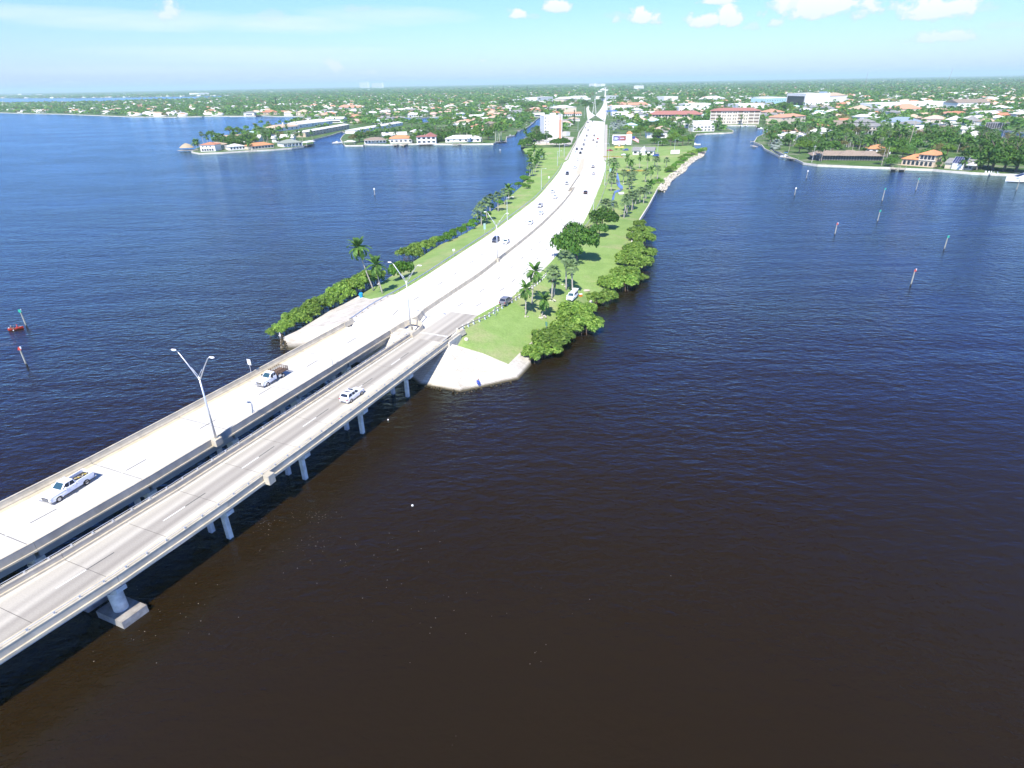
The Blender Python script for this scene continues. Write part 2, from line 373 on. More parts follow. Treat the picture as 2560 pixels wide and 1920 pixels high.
def build_tin():
    vs, zs, edges = [], [], []
    def line(pts, closed=False):
        b = len(vs)
        for p in pts: vs.append(Vector((p[0], p[1]))); zs.append(p[2])
        for i in range(len(pts) - 1): edges.append((b + i, b + i + 1))
        if closed: edges.append((b + len(pts) - 1, b))
    line(CAUSEWAY_EDGE, False)
    line(ROAD_LS); line(ROAD_RS); line([ROAD_LS[0], BR(46.8, 3, 5.5), BR(46.8, -2, 5.5), ROAD_RS[0]])
    line(BANK_L); line(BANK_R); line(TOE); line(TOP_R + TOP_M[:]); line(GRASS_PAVE_L)
    v2, e2, f2, ov, oe, of = geometry.delaunay_2d_cdt(vs, edges, [], 0, 1e-3)
    Z = []
    for i, o in enumerate(ov):
        if o: Z.append(zs[o[0]])
        else:
            d = sorted(((v2[i] - vs[j]).length, zs[j]) for j in range(len(vs)))[:2]
            Z.append((d[0][1] * d[1][0] + d[1][1] * d[0][0]) / (d[0][0] + d[1][0] + 1e-6))
    V = [(v.x, v.y, z) for v, z in zip(v2, Z)]
    c = np.array([[sum(V[i][k] for i in f) / len(f) for k in (0, 1)] for f in f2])
    keep = pip(c, CAUSEWAY_EDGE)
    F = []
    for f, k in zip(f2, keep):
        if k:
            a, b, d = (Vector(V[i]) for i in f[:3])
            F.append(tuple(f) if (b - a).cross(d - a).z > 0 else tuple(f[::-1]))
    cc = np.array([[sum(V[i][k] for i in f) / len(f) for k in (0, 1)] for f in F])
    cls = np.zeros(len(F), int)
    cls[pip(cc, PAVE_R_POLY)] = 2; cls[pip(cc, PAVE_L_POLY)] = 3; cls[pip(cc, ROAD_POLY)] = 1
    return V, F, cls
#</terrain>

# ------------------------------------------------------------------ ground materials
def grassmat(name, c1, c2, c3):
    m = bpy.data.materials.new(name); m.use_nodes = True
    N, L = m.node_tree.nodes, m.node_tree.links; b = N['Principled BSDF']
    b.inputs['Roughness'].default_value = .9; b.inputs['Specular IOR Level'].default_value = .1
    g = N.new('ShaderNodeNewGeometry')
    def noise(s, d):
        n = N.new('ShaderNodeTexNoise'); n.inputs['Scale'].default_value = s; n.inputs['Detail'].default_value = d
        n.inputs['Roughness'].default_value = .65; L.new(g.outputs['Position'], n.inputs['Vector']); return n.outputs['Fac']
    def ramp(f, a, b_, lo, hi):
        r = N.new('ShaderNodeValToRGB'); L.new(f, r.inputs[0]); e = r.color_ramp.elements
        e[0].color = (*a, 1); e[1].color = (*b_, 1); e[0].position = lo; e[1].position = hi; return r.outputs[0]
    r1 = ramp(noise(.16, 8), c1, c2, .35, .68)
    mx = N.new('ShaderNodeMixRGB'); L.new(ramp(noise(.055, 6), (0, 0, 0), (1, 1, 1), .51, .70), mx.inputs[0])
    L.new(r1, mx.inputs[1]); mx.inputs[2].default_value = (*c3, 1)
    mul = N.new('ShaderNodeMixRGB'); mul.blend_type = 'MULTIPLY'; mul.inputs[0].default_value = .55
    L.new(mx.outputs[0], mul.inputs[1]); L.new(ramp(noise(2.6, 3), (.55, .6, .55), (1, 1, 1), .3, .62), mul.inputs[2])
    L.new(mul.outputs[0], b.inputs['Base Color'])
    bp = N.new('ShaderNodeBump'); bp.inputs['Strength'].default_value = .5; bp.inputs['Distance'].default_value = .08
    L.new(noise(4, 3), bp.inputs['Height']); L.new(bp.outputs[0], b.inputs['Normal'])
    return m
M['grass'] = grassmat('mown_grass', (.20, .31, .085), (.275, .385, .125), (.37, .36, .19))
M['yard'] = grassmat('suburban_ground', (.055, .12, .03), (.12, .19, .06), (.26, .25, .19))
def pavemat():
    m = mat('slope_concrete', (.56, .52, .45), .9, vec='World')
    N, L = m.node_tree.nodes, m.node_tree.links; b = N['Principled BSDF']
    g = N.new('ShaderNodeNewGeometry'); mp = N.new('ShaderNodeMapping'); mp.inputs['Rotation'].default_value = (0, 0, R(23.6)); L.new(g.outputs['Position'], mp.inputs[0])
    br = N.new('ShaderNodeTexBrick'); br.inputs['Scale'].default_value = 1.0; br.inputs['Mortar Size'].default_value = .035
    br.inputs['Brick Width'].default_value = 1.5; br.inputs['Row Height'].default_value = .55
    br.inputs['Color1'].default_value = (.53, .49, .42, 1); br.inputs['Color2'].default_value = (.62, .58, .51, 1); br.inputs['Mortar'].default_value = (.38, .35, .29, 1)
    L.new(mp.outputs[0], br.inputs['Vector'])
    n = N.new('ShaderNodeTexNoise'); n.inputs['Scale'].default_value = .35; n.inputs['Detail'].default_value = 7; L.new(g.outputs['Position'], n.inputs['Vector'])
    r = N.new('ShaderNodeValToRGB'); L.new(n.outputs['Fac'], r.inputs[0]); r.color_ramp.elements[0].color = (.72, .70, .66, 1); r.color_ramp.elements[0].position = .3; r.color_ramp.elements[1].position = .56
    mx = N.new('ShaderNodeMixRGB'); mx.blend_type = 'MULTIPLY'; mx.inputs[0].default_value = .8; L.new(br.outputs[0], mx.inputs[1]); L.new(r.outputs[0], mx.inputs[2])
    # dark tide line near the water
    sp = N.new('ShaderNodeSeparateXYZ'); L.new(g.outputs['Position'], sp.inputs[0])
    r2 = N.new('ShaderNodeValToRGB'); L.new(sp.outputs[2], r2.inputs[0]); r2.color_ramp.elements[0].color = (.13, .12, .08, 1); r2.color_ramp.elements[0].position = .10; r2.color_ramp.elements[1].position = .42
    mx2 = N.new('ShaderNodeMixRGB'); mx2.blend_type = 'MULTIPLY'; mx2.inputs[0].default_value = 1; L.new(mx.outputs[0], mx2.inputs[1]); L.new(r2.outputs[0], mx2.inputs[2])
    L.new(mx2.outputs[0], b.inputs['Base Color'])
    bp = N.new('ShaderNodeBump'); bp.inputs['Strength'].default_value = .4; bp.inputs['Distance'].default_value = .04
    L.new(br.outputs['Fac'], bp.inputs['Height']); bp.invert = True; L.new(bp.outputs[0], b.inputs['Normal'])
    return m
M['slope'] = pavemat()
M['road'] = mat('pale_road_concrete', (.60, .585, .54), .85, col2=(.67, .655, .61), vscale=.08, vec='World', detail=6, stretch=(2.5, .6, 1))
M['sidewalk'] = mat('sidewalk_concrete', (.44, .41, .36), .9, var=.1, vscale=.7, vec='World')
M['asphalt'] = mat('worn_asphalt', (.21, .205, .20), .9, var=.15, vscale=.3, vec='World')

# ------------------------------------------------------------------ causeway
TV, TF, TC = build_tin()
def sub(k, name, material, lift=0.0):
    me = bpy.data.meshes.new(name)
    fs = [f for f, c in zip(TF, TC) if c == k]
    used = sorted({i for f in fs for i in f}); ix = {j: n for n, j in enumerate(used)}
    me.from_pydata([(TV[i][0], TV[i][1], TV[i][2] + lift) for i in used], [], [tuple(ix[i] for i in f) for f in fs])
    me.materials.append(material); me.update()
    if k == 0: me.polygons.foreach_set('use_smooth', [True] * len(me.polygons))
    o = link(name, me); o['kind'] = 'structure'
    return o
grass_o = sub(0, 'grass_verge', M['grass'])
road_o = sub(1, 'road', M['road'], .0)
sub(2, 'slope_paving', M['slope']); sub(3, 'slope_paving', M['slope'])
from mathutils.bvhtree import BVHTree
GROUND = BVHTree.FromPolygons([Vector(v) for v in TV], TF)
def gz(x, y, default=1.2):
    h = GROUND.ray_cast(Vector((x, y, 60)), Vector((0, 0, -1)))
    return h[0].z if h[0] is not None else default

# ------------------------------------------------------------------ mainland, one sheet out to the horizon, with the bays and canals cut out
FRONT_L = [(-2400, 2450), (-1484.8,1900,0), (-1417.9,1851,0), (-1251,1730.1,0), (-1118.2,1653.5,0), (-910.3,1490.3,0), (-793.8,1398.4,0), (-684.2,1350.7,0), (-591.1,1355.2,0), (-505.3,1324.5,0),
           (-559.8,1331.5,0), (-502.9,1348.7,0), (-448.8,1287.7,0), (-420.5,1291.1,0), (-367.5,1237.5,0), (-361.5,1164,0),
           (-350.1,1064.2,0), (-337.3,960.4,0), (-343.3,889.9,0), (-336.4,835.7,0), (-320.6,728.1,0), (-308,656.5,0), (-295.9,607.8,0),
           (-288.2,585.5,0), (-274.4,570.3,0), (-255.3,573.9,0), (-239,585.1,0), (-218.5,593,0), (-203.2,605.3,0), (-196.6,621,0), (-198.5,633.2,0), (-194.6,647.2,0),
           (-202.6,675,0), (-209.4,694.5,0), (-208.5,732,0), (-206.5,764.7,0), (-208.9,824.7,0), (-198.5,802.7,0), (-190,747.4,0), (-180.6,698.6,0), (-167.4,654.7,0),
           (-161.6,635.8,0), (-157.4,623.7,0), (-139.1,620.3,0), (-141.1,633.8,0), (-118.1,624.6,0), (-88.7,627.4,0), (-53.5,616.8,0), (-13.6,612.8,0), (-10.4,631.4,0), (-1.5,637.6,0), (-0.6,693.3,0),
           (8.4,713.2,0), (11.9,776.6,0), (15.1,781.3,0), (22.8,819.7,0), (29.4,865.3,0), (36.7,933,0), (47.6,1035.6,0), (55.7,1085.7,0), (61.6,1088.3,0),
           (50.6,889.7,0), (38.9,812.8,0), (33,760.4,0), (28.1,722.3,0), (24,695.7,0), (12.9,644.5,0)]
FRONT_R = [(185.6,639.9,0), (198.9,678.1,0), (209.8,688.1,0), (227.2,691.6,0), (230.6,690,0), (243.2,697.6,0), (251.9,723.5,0), (257,771.7,0), (267.2,808.7,0), (304.9,798.2,0), (293.8,766.9,0),
           (296.1,733.1,0), (284.8,704,0), (265.7,668.9,0), (244.2,632.3,0), (222.3,580.4,0), (219.1,554,0), (209.7,523.2,0), (200.2,469.4,0),
           (213.3,520.7,0), (208.8,487.8,0), (203.7,457.9,0), (203.5,449.8,0), (199,426.9,0), (203.4,415.7,0), (232.8,398.9,0), (241.7,395.1,0),
           (240.7,393.5,0), (259.4,384.5,0), (263.3,378.3,0), (271.7,367.7,0), (293.2,355.4,0), (420, 395), (700, 330), (2600, 250)]
BACK = [(26000, 1200), (26000, 30000), (-40000, 30000), (-40000, 9000), (-5600, 5500), (-4633.5,6111.6,0), (-3269.8,5129.3,0), (-2743,4979,0), (-2060.9,4796.4,0), (-2315,5223.3,0), (-1786.2,4482.1,0),
        (-1609.9,3772.3,0), (-1638.1,3297.5,0), (-1848.3,3455.3,0), (-1830.3,3024.7,0), (-2031.6,3091.4,0), (-2393.1,3143.1,0), (-3600, 4100)]
LAND = [(p[0], p[1]) for p in FRONT_L] + [SHORE_L[-1][:2], SHORE_R[-1][:2]] + [(p[0], p[1]) for p in FRONT_R + BACK]
CANALS = [[(495.3,794.7,0), (512.3,804.1,0), (510.5,762.7,0), (504.1,718.1,0), (514.9,694,0), (501.7,625.8,0), (496.6,573.6,0), (442,507.8,0), (442.3,548.8,0), (452.9,594.4,0), (473.5,639.1,0), (468.2,665.2,0), (437.6,661.4,0), (465.1,715.1,0)],
          [(-154.9,1117,0), (-136.2,1155.1,0), (-114.6,1163.1,0), (-110.3,1102.1,0), (-118.6,1001.9,0), (-132.7,972.1,0)],
          [(-230.2,1185.7,0), (-204.2,1205.4,0), (-163.7,1143.3,0), (-152.8,1051.4,0), (-183.1,1077.7,0), (-212.9,1115.3,0)]]
CANALS = [[(p[0], p[1]) for p in c] for c in CANALS]
LZ = 1.2
def land_sheet():
    loops = [[Vector((x, y, 0)) for x, y in LAND]] + [[Vector((x, y, 0)) for x, y in c] for c in CANALS]
    tris = geometry.tessellate_polygon(loops)
    pts = [p for lp in loops for p in lp]
    mb = MB(); mb.v = [(p.x, p.y, LZ) for p in pts]
    for t in tris:
        a, b, c = (pts[i] for i in t)
        f = tuple(t) if (b - a).cross(c - a).z > 0 else tuple(reversed(t))
        mb.f.append(f); mb.m.append(0)
    return mb.build('ground', M['yard'])
land = land_sheet(); land['kind'] = 'structure'
def ribbon(name, line, w, z0, z1, material, closed=False, kind='structure', parent=None):
    """a wall or kerb of width w along a line, from z0 up to z1"""
    a = line; b = offset([(p[0], p[1], 0) for p in line], w)
    mb = MB(); n = len(a)
    def zz(i, z): return z[i] if hasattr(z, '__len__') else z
    for i in range(n):
        mb.v += [(a[i][0], a[i][1], zz(i, z0)), (a[i][0], a[i][1], zz(i, z1)), (b[i][0], b[i][1], zz(i, z1)), (b[i][0], b[i][1], zz(i, z0))]
    for i in range(n - 1):
        j = (i + 1)
        for k in range(4):
            k2 = (k + 1) % 4
            mb.f.append((i * 4 + k, j * 4 + k, j * 4 + k2, i * 4 + k2)); mb.m.append(0)
    mb.f.append((0, 1, 2, 3)); mb.f.append(tuple(4 * (n - 1) + k for k in (3, 2, 1, 0))); mb.m += [0, 0]
    o = mb.build(name, material, parent)
    if kind: o['kind'] = kind
    return o
def walls_of(label, pts, where):
    o = ribbon('seawall', pts, .55, -1.0, LZ + .12, M['seawall'], kind=None)
    tag(o, label, 'seawall'); return o
walls_of('pale concrete seawall in front of the far bank houses across the open water', FRONT_L[1:15], 0)
walls_of('pale seawall round the point with the thatched hut, left of the canal mouth', FRONT_L[22:32], 0)
walls_of('seawall along the narrow canal behind the thatched hut point', FRONT_L[32:41], 0)
walls_of('seawall below the row of waterfront houses with the red-roofed white house', FRONT_L[41:53], 0)
walls_of('seawall along the canal beside the tall white tower', FRONT_L[53:67], 0)
walls_of('seawall of the basin in front of the long red-roofed flats', FRONT_R[:11], 0)
walls_of('long white seawall curving in front of the screened house and the arched house', FRONT_R[11:34], 0)
for c, lb in zip(CANALS, ('seawall round the inland canal on the far right', 'seawall round the small inland pond among trees', 'seawall round the small inland basin beyond the white roofs')):
    walls_of(lb, c + c[:1], 0)
sw = ribbon('seawall', [p[:2] for p in BANK_R[12:15]], -.5, -1.0, 1.4, M['seawall'], kind=None)
tag(sw, 'straight seawall along the grass with a dark waterline, right of the cabbage palms', 'seawall')
sw = ribbon('seawall', [p[:2] for p in BANK_R[3:6]], -.6, -1.0, 1.75, M['seawall'], kind=None)
tag(sw, 'short stub of concrete seawall between two mangrove clumps', 'seawall')
sw = ribbon('seawall', [(41.66,203.68,1.2)[:2], (45.07,218.99,1.2)[:2], (48.4,235.53,1.2)[:2]], .5, .6, 1.5, M['seawall'], kind=None)
tag(sw, 'thin low concrete wall between the grass and the mangroves', 'seawall')

# ------------------------------------------------------------------ the road on across the mainland
def strip(name, L_, R_, z, material, kind='structure', parent=None):
    mb = MB(); n = min(len(L_), len(R_))
    for a, b in zip(L_, R_): mb.v += [(a[0], a[1], z if z is not None else a[2]), (b[0], b[1], z if z is not None else b[2])]
    for i in range(n - 1): mb.f.append((2 * i, 2 * i + 1, 2 * i + 3, 2 * i + 2)); mb.m.append(0)
    o = mb.build(name, material, parent)
    if kind: o['kind'] = kind
    return o
def resamp(line, n):
    P = [Vector(p[:2]) for p in line]; s = [0]
    for a, b in zip(P, P[1:]): s.append(s[-1] + (b - a).length)
    out = []
    for k in range(n):
        t = s[-1] * k / (n - 1); i = 0
        while i < len(s) - 2 and s[i + 1] < t: i += 1
        u = (t - s[i]) / max(1e-6, s[i + 1] - s[i]); q = P[i].lerp(P[i + 1], u); out.append((q.x, q.y))
    return out
YEND = (SHORE_L[-1][1] + SHORE_R[-1][1]) / 2
ML = [p for p in ROAD_LS if p[1] > YEND - 90]; MR = [p for p in ROAD_RS if p[1] > YEND - 90]
FAR_L = (877,5963.5,1.3); FAR_R = (882.6,5949,1.3)
strip('road', resamp(ML, 14), resamp(MR, 14), 1.46, M['road'])
tip = (147.9,1100.2,1.4)
A0, B0 = ML[-1], MR[-1]
strip('road', resamp([A0, (146.5,1210.8,1.4), (169.5,1412.2,1.4), (211.5,1686.1,1.4), (330.5,2420.9,1.4)], 18), resamp([tip, (153.5,1208,1.4), (171.8,1390.8,1.4), (215.8,1683.7,1.4), (334,2417.8,1.4)], 18), 1.44, M['road'])
strip('road', resamp([tip, (187.9,1326,1.4), (235.5,1615.6,1.4), (379.3,2580.1,1.4), FAR_L], 26), resamp([B0, (212.8,1391.5,1.4), (251.5,1663.1,1.4), (384.2,2575.5,1.4), FAR_R], 26), 1.48, M['road'])
# pavement strips either side of the road where the guardrails end
SWL = [(40.9,462.5,1.6), (50.4,521.9,1.5), (59.6,581.5,1.5), (67.7,633,1.5), (80.1,731.6,1.5), (102.8,867.6,1.5), (116.9,959.7,1.5)]
SWL2 = [(43,462.8,1.6), (50.8,516.7,1.5), (59.7,575.2,1.5), (68.5,630.4,1.5), (81.7,731.3,1.5), (103.9,867.3,1.5), (117.9,959.4,1.5)]
SWR = [(69.5,460.8,1.6), (86.2,574.2,1.5), (106.2,708,1.5), (128.1,854.1,1.5)]
SWR2 = [(70.4,455.2,1.6), (88.8,573.7,1.5), (109.1,707.4,1.5), (131,853.3,1.5)]
strip('sidewalk', resamp(SWL, 16), resamp(SWL2, 16), 1.62, M['sidewalk'])
strip('sidewalk', resamp(SWR, 16), resamp(SWR2, 16), 1.62, M['sidewalk'])
# water standing in the verge, a drive and a car park
PUD = [(68.1,393.3,1.38), (67.2,385.4,1.38), (63.2,355.3,1.37), (61.7,344.1,1.37), (62.1,339.6,1.34), (60,326.7,1.32), (57.5,321.2,1.33), (54.6,317.37,1.34), (51.81,303.45,1.33), (49.9,292.85,1.33), (47.61,279.72,1.32), (46.21,277.69,1.33), (47.33,286.22,1.34), (50.27,301.11,1.34), (52.35,312.24,1.35), (55,322.8,1.34), (57.5,326.8,1.33), (59.1,328.1,1.32), (59.4,341.3,1.36), (60.5,352.3,1.37), (63.5,369.1,1.38)]

# ------------------------------------------------------------------ water
def watermat():
    m = bpy.data.materials.new('dark_tannin_water'); m.use_nodes = True
    N, L = m.node_tree.nodes, m.node_tree.links; b = N['Principled BSDF']
    b.inputs['Roughness'].default_value = .13; b.inputs['IOR'].default_value = 1.333
    b.inputs['Specular IOR Level'].default_value = .45
    b.inputs['Specular Tint'].default_value = (.26, .74, 1.0, 1)
    g = N.new('ShaderNodeNewGeometry')
    def nz(scale, sx, sy, rot, det, rough=.55, dist=0.0):
        mp = N.new('ShaderNodeMapping'); mp.inputs['Rotation'].default_value = (0, 0, R(rot)); mp.inputs['Scale'].default_value = (sx, sy, 1)
        L.new(g.outputs['Position'], mp.inputs[0])
        n = N.new('ShaderNodeTexNoise'); n.inputs['Scale'].default_value = scale; n.inputs['Detail'].default_value = det; n.inputs['Roughness'].default_value = rough
        n.inputs['Distortion'].default_value = dist
        L.new(mp.outputs[0], n.inputs['Vector']); return n.outputs['Fac']
    def mm(op, a, b_):
        n = N.new('ShaderNodeMath'); n.operation = op
        for i, v in enumerate((a, b_)):
            if isinstance(v, (int, float)): n.inputs[i].default_value = v
            else: L.new(v, n.inputs[i])
        return n.outputs[0]
    chop = nz(.62, .62, 1.2, -14, 4, .6, .3)
    chop2 = nz(.55, .65, 1.15, 24, 3, .55, .2)
    swell = nz(.085, .4, 1.4, -8, 3, .5)
    patch = nz(.012, 1, 1.6, 10, 4, .6)
    amp = N.new('ShaderNodeMapRange'); L.new(patch, amp.inputs[0]); amp.inputs[1].default_value = .35; amp.inputs[2].default_value = .65; amp.inputs[3].default_value = .55; amp.inputs[4].default_value = 1.1
    fine = nz(2.4, .6, 1, 5, 2, .5)
    sep_ = N.new('ShaderNodeSeparateXYZ'); L.new(g.outputs['Position'], sep_.inputs[0])      # calm in the lee of the bridge, choppier out on the open bay
    lee = N.new('ShaderNodeMapRange'); lee.interpolation_type = 'SMOOTHSTEP'; L.new(mm('ADD', mm('SUBTRACT', sep_.outputs[1], mm('MULTIPLY', sep_.outputs[0], .25)), mm('MULTIPLY', patch, 30)), lee.inputs[0])
    lee.inputs[1].default_value = 35; lee.inputs[2].default_value = 160; lee.inputs[3].default_value = .22; lee.inputs[4].default_value = 1.0
    h = mm('ADD', mm('ADD', mm('MULTIPLY', fine, .08), mm('MULTIPLY', mm('ADD', mm('MULTIPLY', chop, .6), mm('MULTIPLY', chop2, .5)), amp.outputs[0])), mm('MULTIPLY', swell, .8))
    h = mm('MULTIPLY', h, lee.outputs[0])
    bp = N.new('ShaderNodeBump'); bp.inputs['Strength'].default_value = 1.0; bp.inputs['Distance'].default_value = .75
    L.new(h, bp.inputs['Height'])
    r = N.new('ShaderNodeValToRGB'); L.new(nz(.02, 1, 1, 0, 5), r.inputs[0])
    r.color_ramp.elements[0].color = (.0132, .0076, .0024, 1); r.color_ramp.elements[1].color = (.0170, .0102, .0032, 1)
    N.remove(b)
    df = N.new('ShaderNodeBsdfDiffuse'); L.new(r.outputs[0], df.inputs[0]); L.new(bp.outputs[0], df.inputs['Normal'])
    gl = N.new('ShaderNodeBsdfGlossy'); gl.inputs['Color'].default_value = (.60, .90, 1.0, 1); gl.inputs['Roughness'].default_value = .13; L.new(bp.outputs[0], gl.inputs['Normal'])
    fr = N.new('ShaderNodeFresnel'); fr.inputs['IOR'].default_value = 1.333; L.new(bp.outputs[0], fr.inputs['Normal'])
    mx = N.new('ShaderNodeMixShader'); L.new(fr.outputs[0], mx.inputs[0]); L.new(df.outputs[0], mx.inputs[1]); L.new(gl.outputs[0], mx.inputs[2]); L.new(mx.outputs[0], N['Material Output'].inputs[0])
    return m
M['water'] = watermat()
def water_sheet():
    xs = [-40000, -6000, -2000, -800, -300, -100, 0, 100, 300, 800, 2000, 6000, 26000]
    ys = [-300, 0, 50, 100, 200, 400, 800, 1600, 3200, 6400, 30000]
    V = np.array([(x, y, 0.) for y in ys for x in xs]); n = len(xs)
    F = np.array([(j * n + i, j * n + i + 1, (j + 1) * n + i + 1, (j + 1) * n + i) for j in range(len(ys) - 1) for i in range(n - 1)])
    o = link('water', np_mesh('water', V, F, M['water'])); o['kind'] = 'structure'
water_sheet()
mb = MB()
pz = [gz(p[0], p[1]) for p in PUD]
tr = geometry.tessellate_polygon([[Vector((p[0], p[1], 0)) for p in PUD]])
mb.v = [(p[0], p[1], z + .12) for p, z in zip(PUD, pz)]; mb.f = [tuple(t) for t in tr]; mb.m = [0] * len(tr)
pm = mat('still_ditch_water', (.10, .12, .13), .08, var=.1, vscale=.3, vec='World', bump=.05, bscale=2)
pud = mb.build('ditch_water', pm); pud['kind'] = 'structure'
bpy.context.view_layer.update()

# ------------------------------------------------------------------ the air: one closed box of thin haze round everything
HAZE = 9.5e-5
hm = bpy.data.materials.new('thin_blue_haze'); hm.use_nodes = True
hn, hl = hm.node_tree.nodes, hm.node_tree.links
hn.remove(hn['Principled BSDF'])
pv = hn.new('ShaderNodeVolumePrincipled'); pv.inputs['Density'].default_value = HAZE; pv.inputs['Color'].default_value = (.72, 1.0, .93, 1)
pv.inputs['Anisotropy'].default_value = 0.0
hl.new(pv.outputs[0], hn['Material Output'].inputs['Volume'])
mbz = MB().box(-41000, 27000, -400, 31000, -3, 140)
haze = mbz.build('haze', hm); haze['kind'] = 'stuff'

# ------------------------------------------------------------------ the two bridges
def deckmat(name, base, streak, lanes, amt, worn=0.5):
    """concrete deck worn along the wheel paths; local y runs along the bridge"""
    m = bpy.data.materials.new(name); m.use_nodes = True
    N, L = m.node_tree.nodes, m.node_tree.links; b = N['Principled BSDF']; b.inputs['Roughness'].default_value = .85; b.inputs['Specular IOR Level'].default_value = .2
    t = N.new('ShaderNodeTexCoord'); sp = N.new('ShaderNodeSeparateXYZ'); L.new(t.outputs['Object'], sp.inputs[0])
    r = N.new('ShaderNodeValToRGB'); cr = r.color_ramp; cr.interpolation = 'EASE'
    mr = N.new('ShaderNodeMapRange'); L.new(sp.outputs[0], mr.inputs[0]); mr.inputs[1].default_value = lanes[0][0]; mr.inputs[2].default_value = lanes[-1][0]
    x0, x1 = lanes[0][0], lanes[-1][0]
    while len(cr.elements) < len(lanes): cr.elements.new(.5)
    for e, (x, v) in zip(cr.elements, lanes): e.position = (x - x0) / (x1 - x0); e.color = (v, v, v, 1)
    L.new(mr.outputs[0], r.inputs[0])
    def nz(s, st, d):
        mp = N.new('ShaderNodeMapping'); mp.inputs['Scale'].default_value = st; L.new(t.outputs['Object'], mp.inputs[0])
        n = N.new('ShaderNodeTexNoise'); n.inputs['Scale'].default_value = s; n.inputs['Detail'].default_value = d; L.new(mp.outputs[0], n.inputs['Vector']); return n.outputs['Fac']
    a = N.new('ShaderNodeMath'); a.operation = 'MULTIPLY_ADD'; L.new(nz(.6, (.9, .06, 1), 3), a.inputs[0]); a.inputs[1].default_value = worn; L.new(r.outputs[0], a.inputs[2])
    a2 = N.new('ShaderNodeMath'); a2.operation = 'SUBTRACT'; a2.use_clamp = True; L.new(a.outputs[0], a2.inputs[0]); a2.inputs[1].default_value = worn * .5
    mx = N.new('ShaderNodeMixRGB'); mx.inputs[1].default_value = (*base, 1); mx.inputs[2].default_value = (*streak, 1)
    k = N.new('ShaderNodeMath'); k.operation = 'MULTIPLY'; L.new(a2.outputs[0], k.inputs[0]); k.inputs[1].default_value = amt; L.new(k.outputs[0], mx.inputs[0])
    mu = N.new('ShaderNodeMixRGB'); mu.blend_type = 'MULTIPLY'; mu.inputs[0].default_value = .5
    r3 = N.new('ShaderNodeValToRGB'); L.new(nz(6, (1, 1, 1), 5), r3.inputs[0]); r3.color_ramp.elements[0].color = (.72, .72, .72, 1); r3.color_ramp.elements[0].position = .3; r3.color_ramp.elements[1].position = .7
    L.new(mx.outputs[0], mu.inputs[1]); L.new(r3.outputs[0], mu.inputs[2]); L.new(mu.outputs[0], b.inputs['Base Color'])
    return m
BZ = 5.5
# local frame: x = to the right of travel (= -p), y = along s
BROT = math.atan2(DIRB.y, DIRB.x) - math.pi / 2
SPAN = 14.18
M['deck_r'] = deckmat('worn_deck_concrete', (.56, .525, .45), (.25, .228, .20), [(2.2, .0), (3.0, .35), (3.9, .3), (4.7, .5), (5.6, .15), (6.5, .72), (7.4, .58), (8.3, .85), (9.0, .4), (9.25, .0)], .95, .4)
M['deck_l'] = deckmat('pale_deck_concrete', (.60, .585, .535), (.46, .45, .42), [(-14.9, .9), (-14.0, .45), (-13.2, .5), (-11.5, .15), (-10.3, .45), (-8.4, .0), (-6.6, .2), (-5.2, .1), (-3.3, .35)], .6)
M['stained_dirt'] = mat('dusty_gutter', (.50, .44, .32), .9, var=.12, vscale=.8, vec='World')
def slab_range(s0, s1, step):
    k = s0
    while k < s1 - .01: yield k, min(k + step, s1); k += step
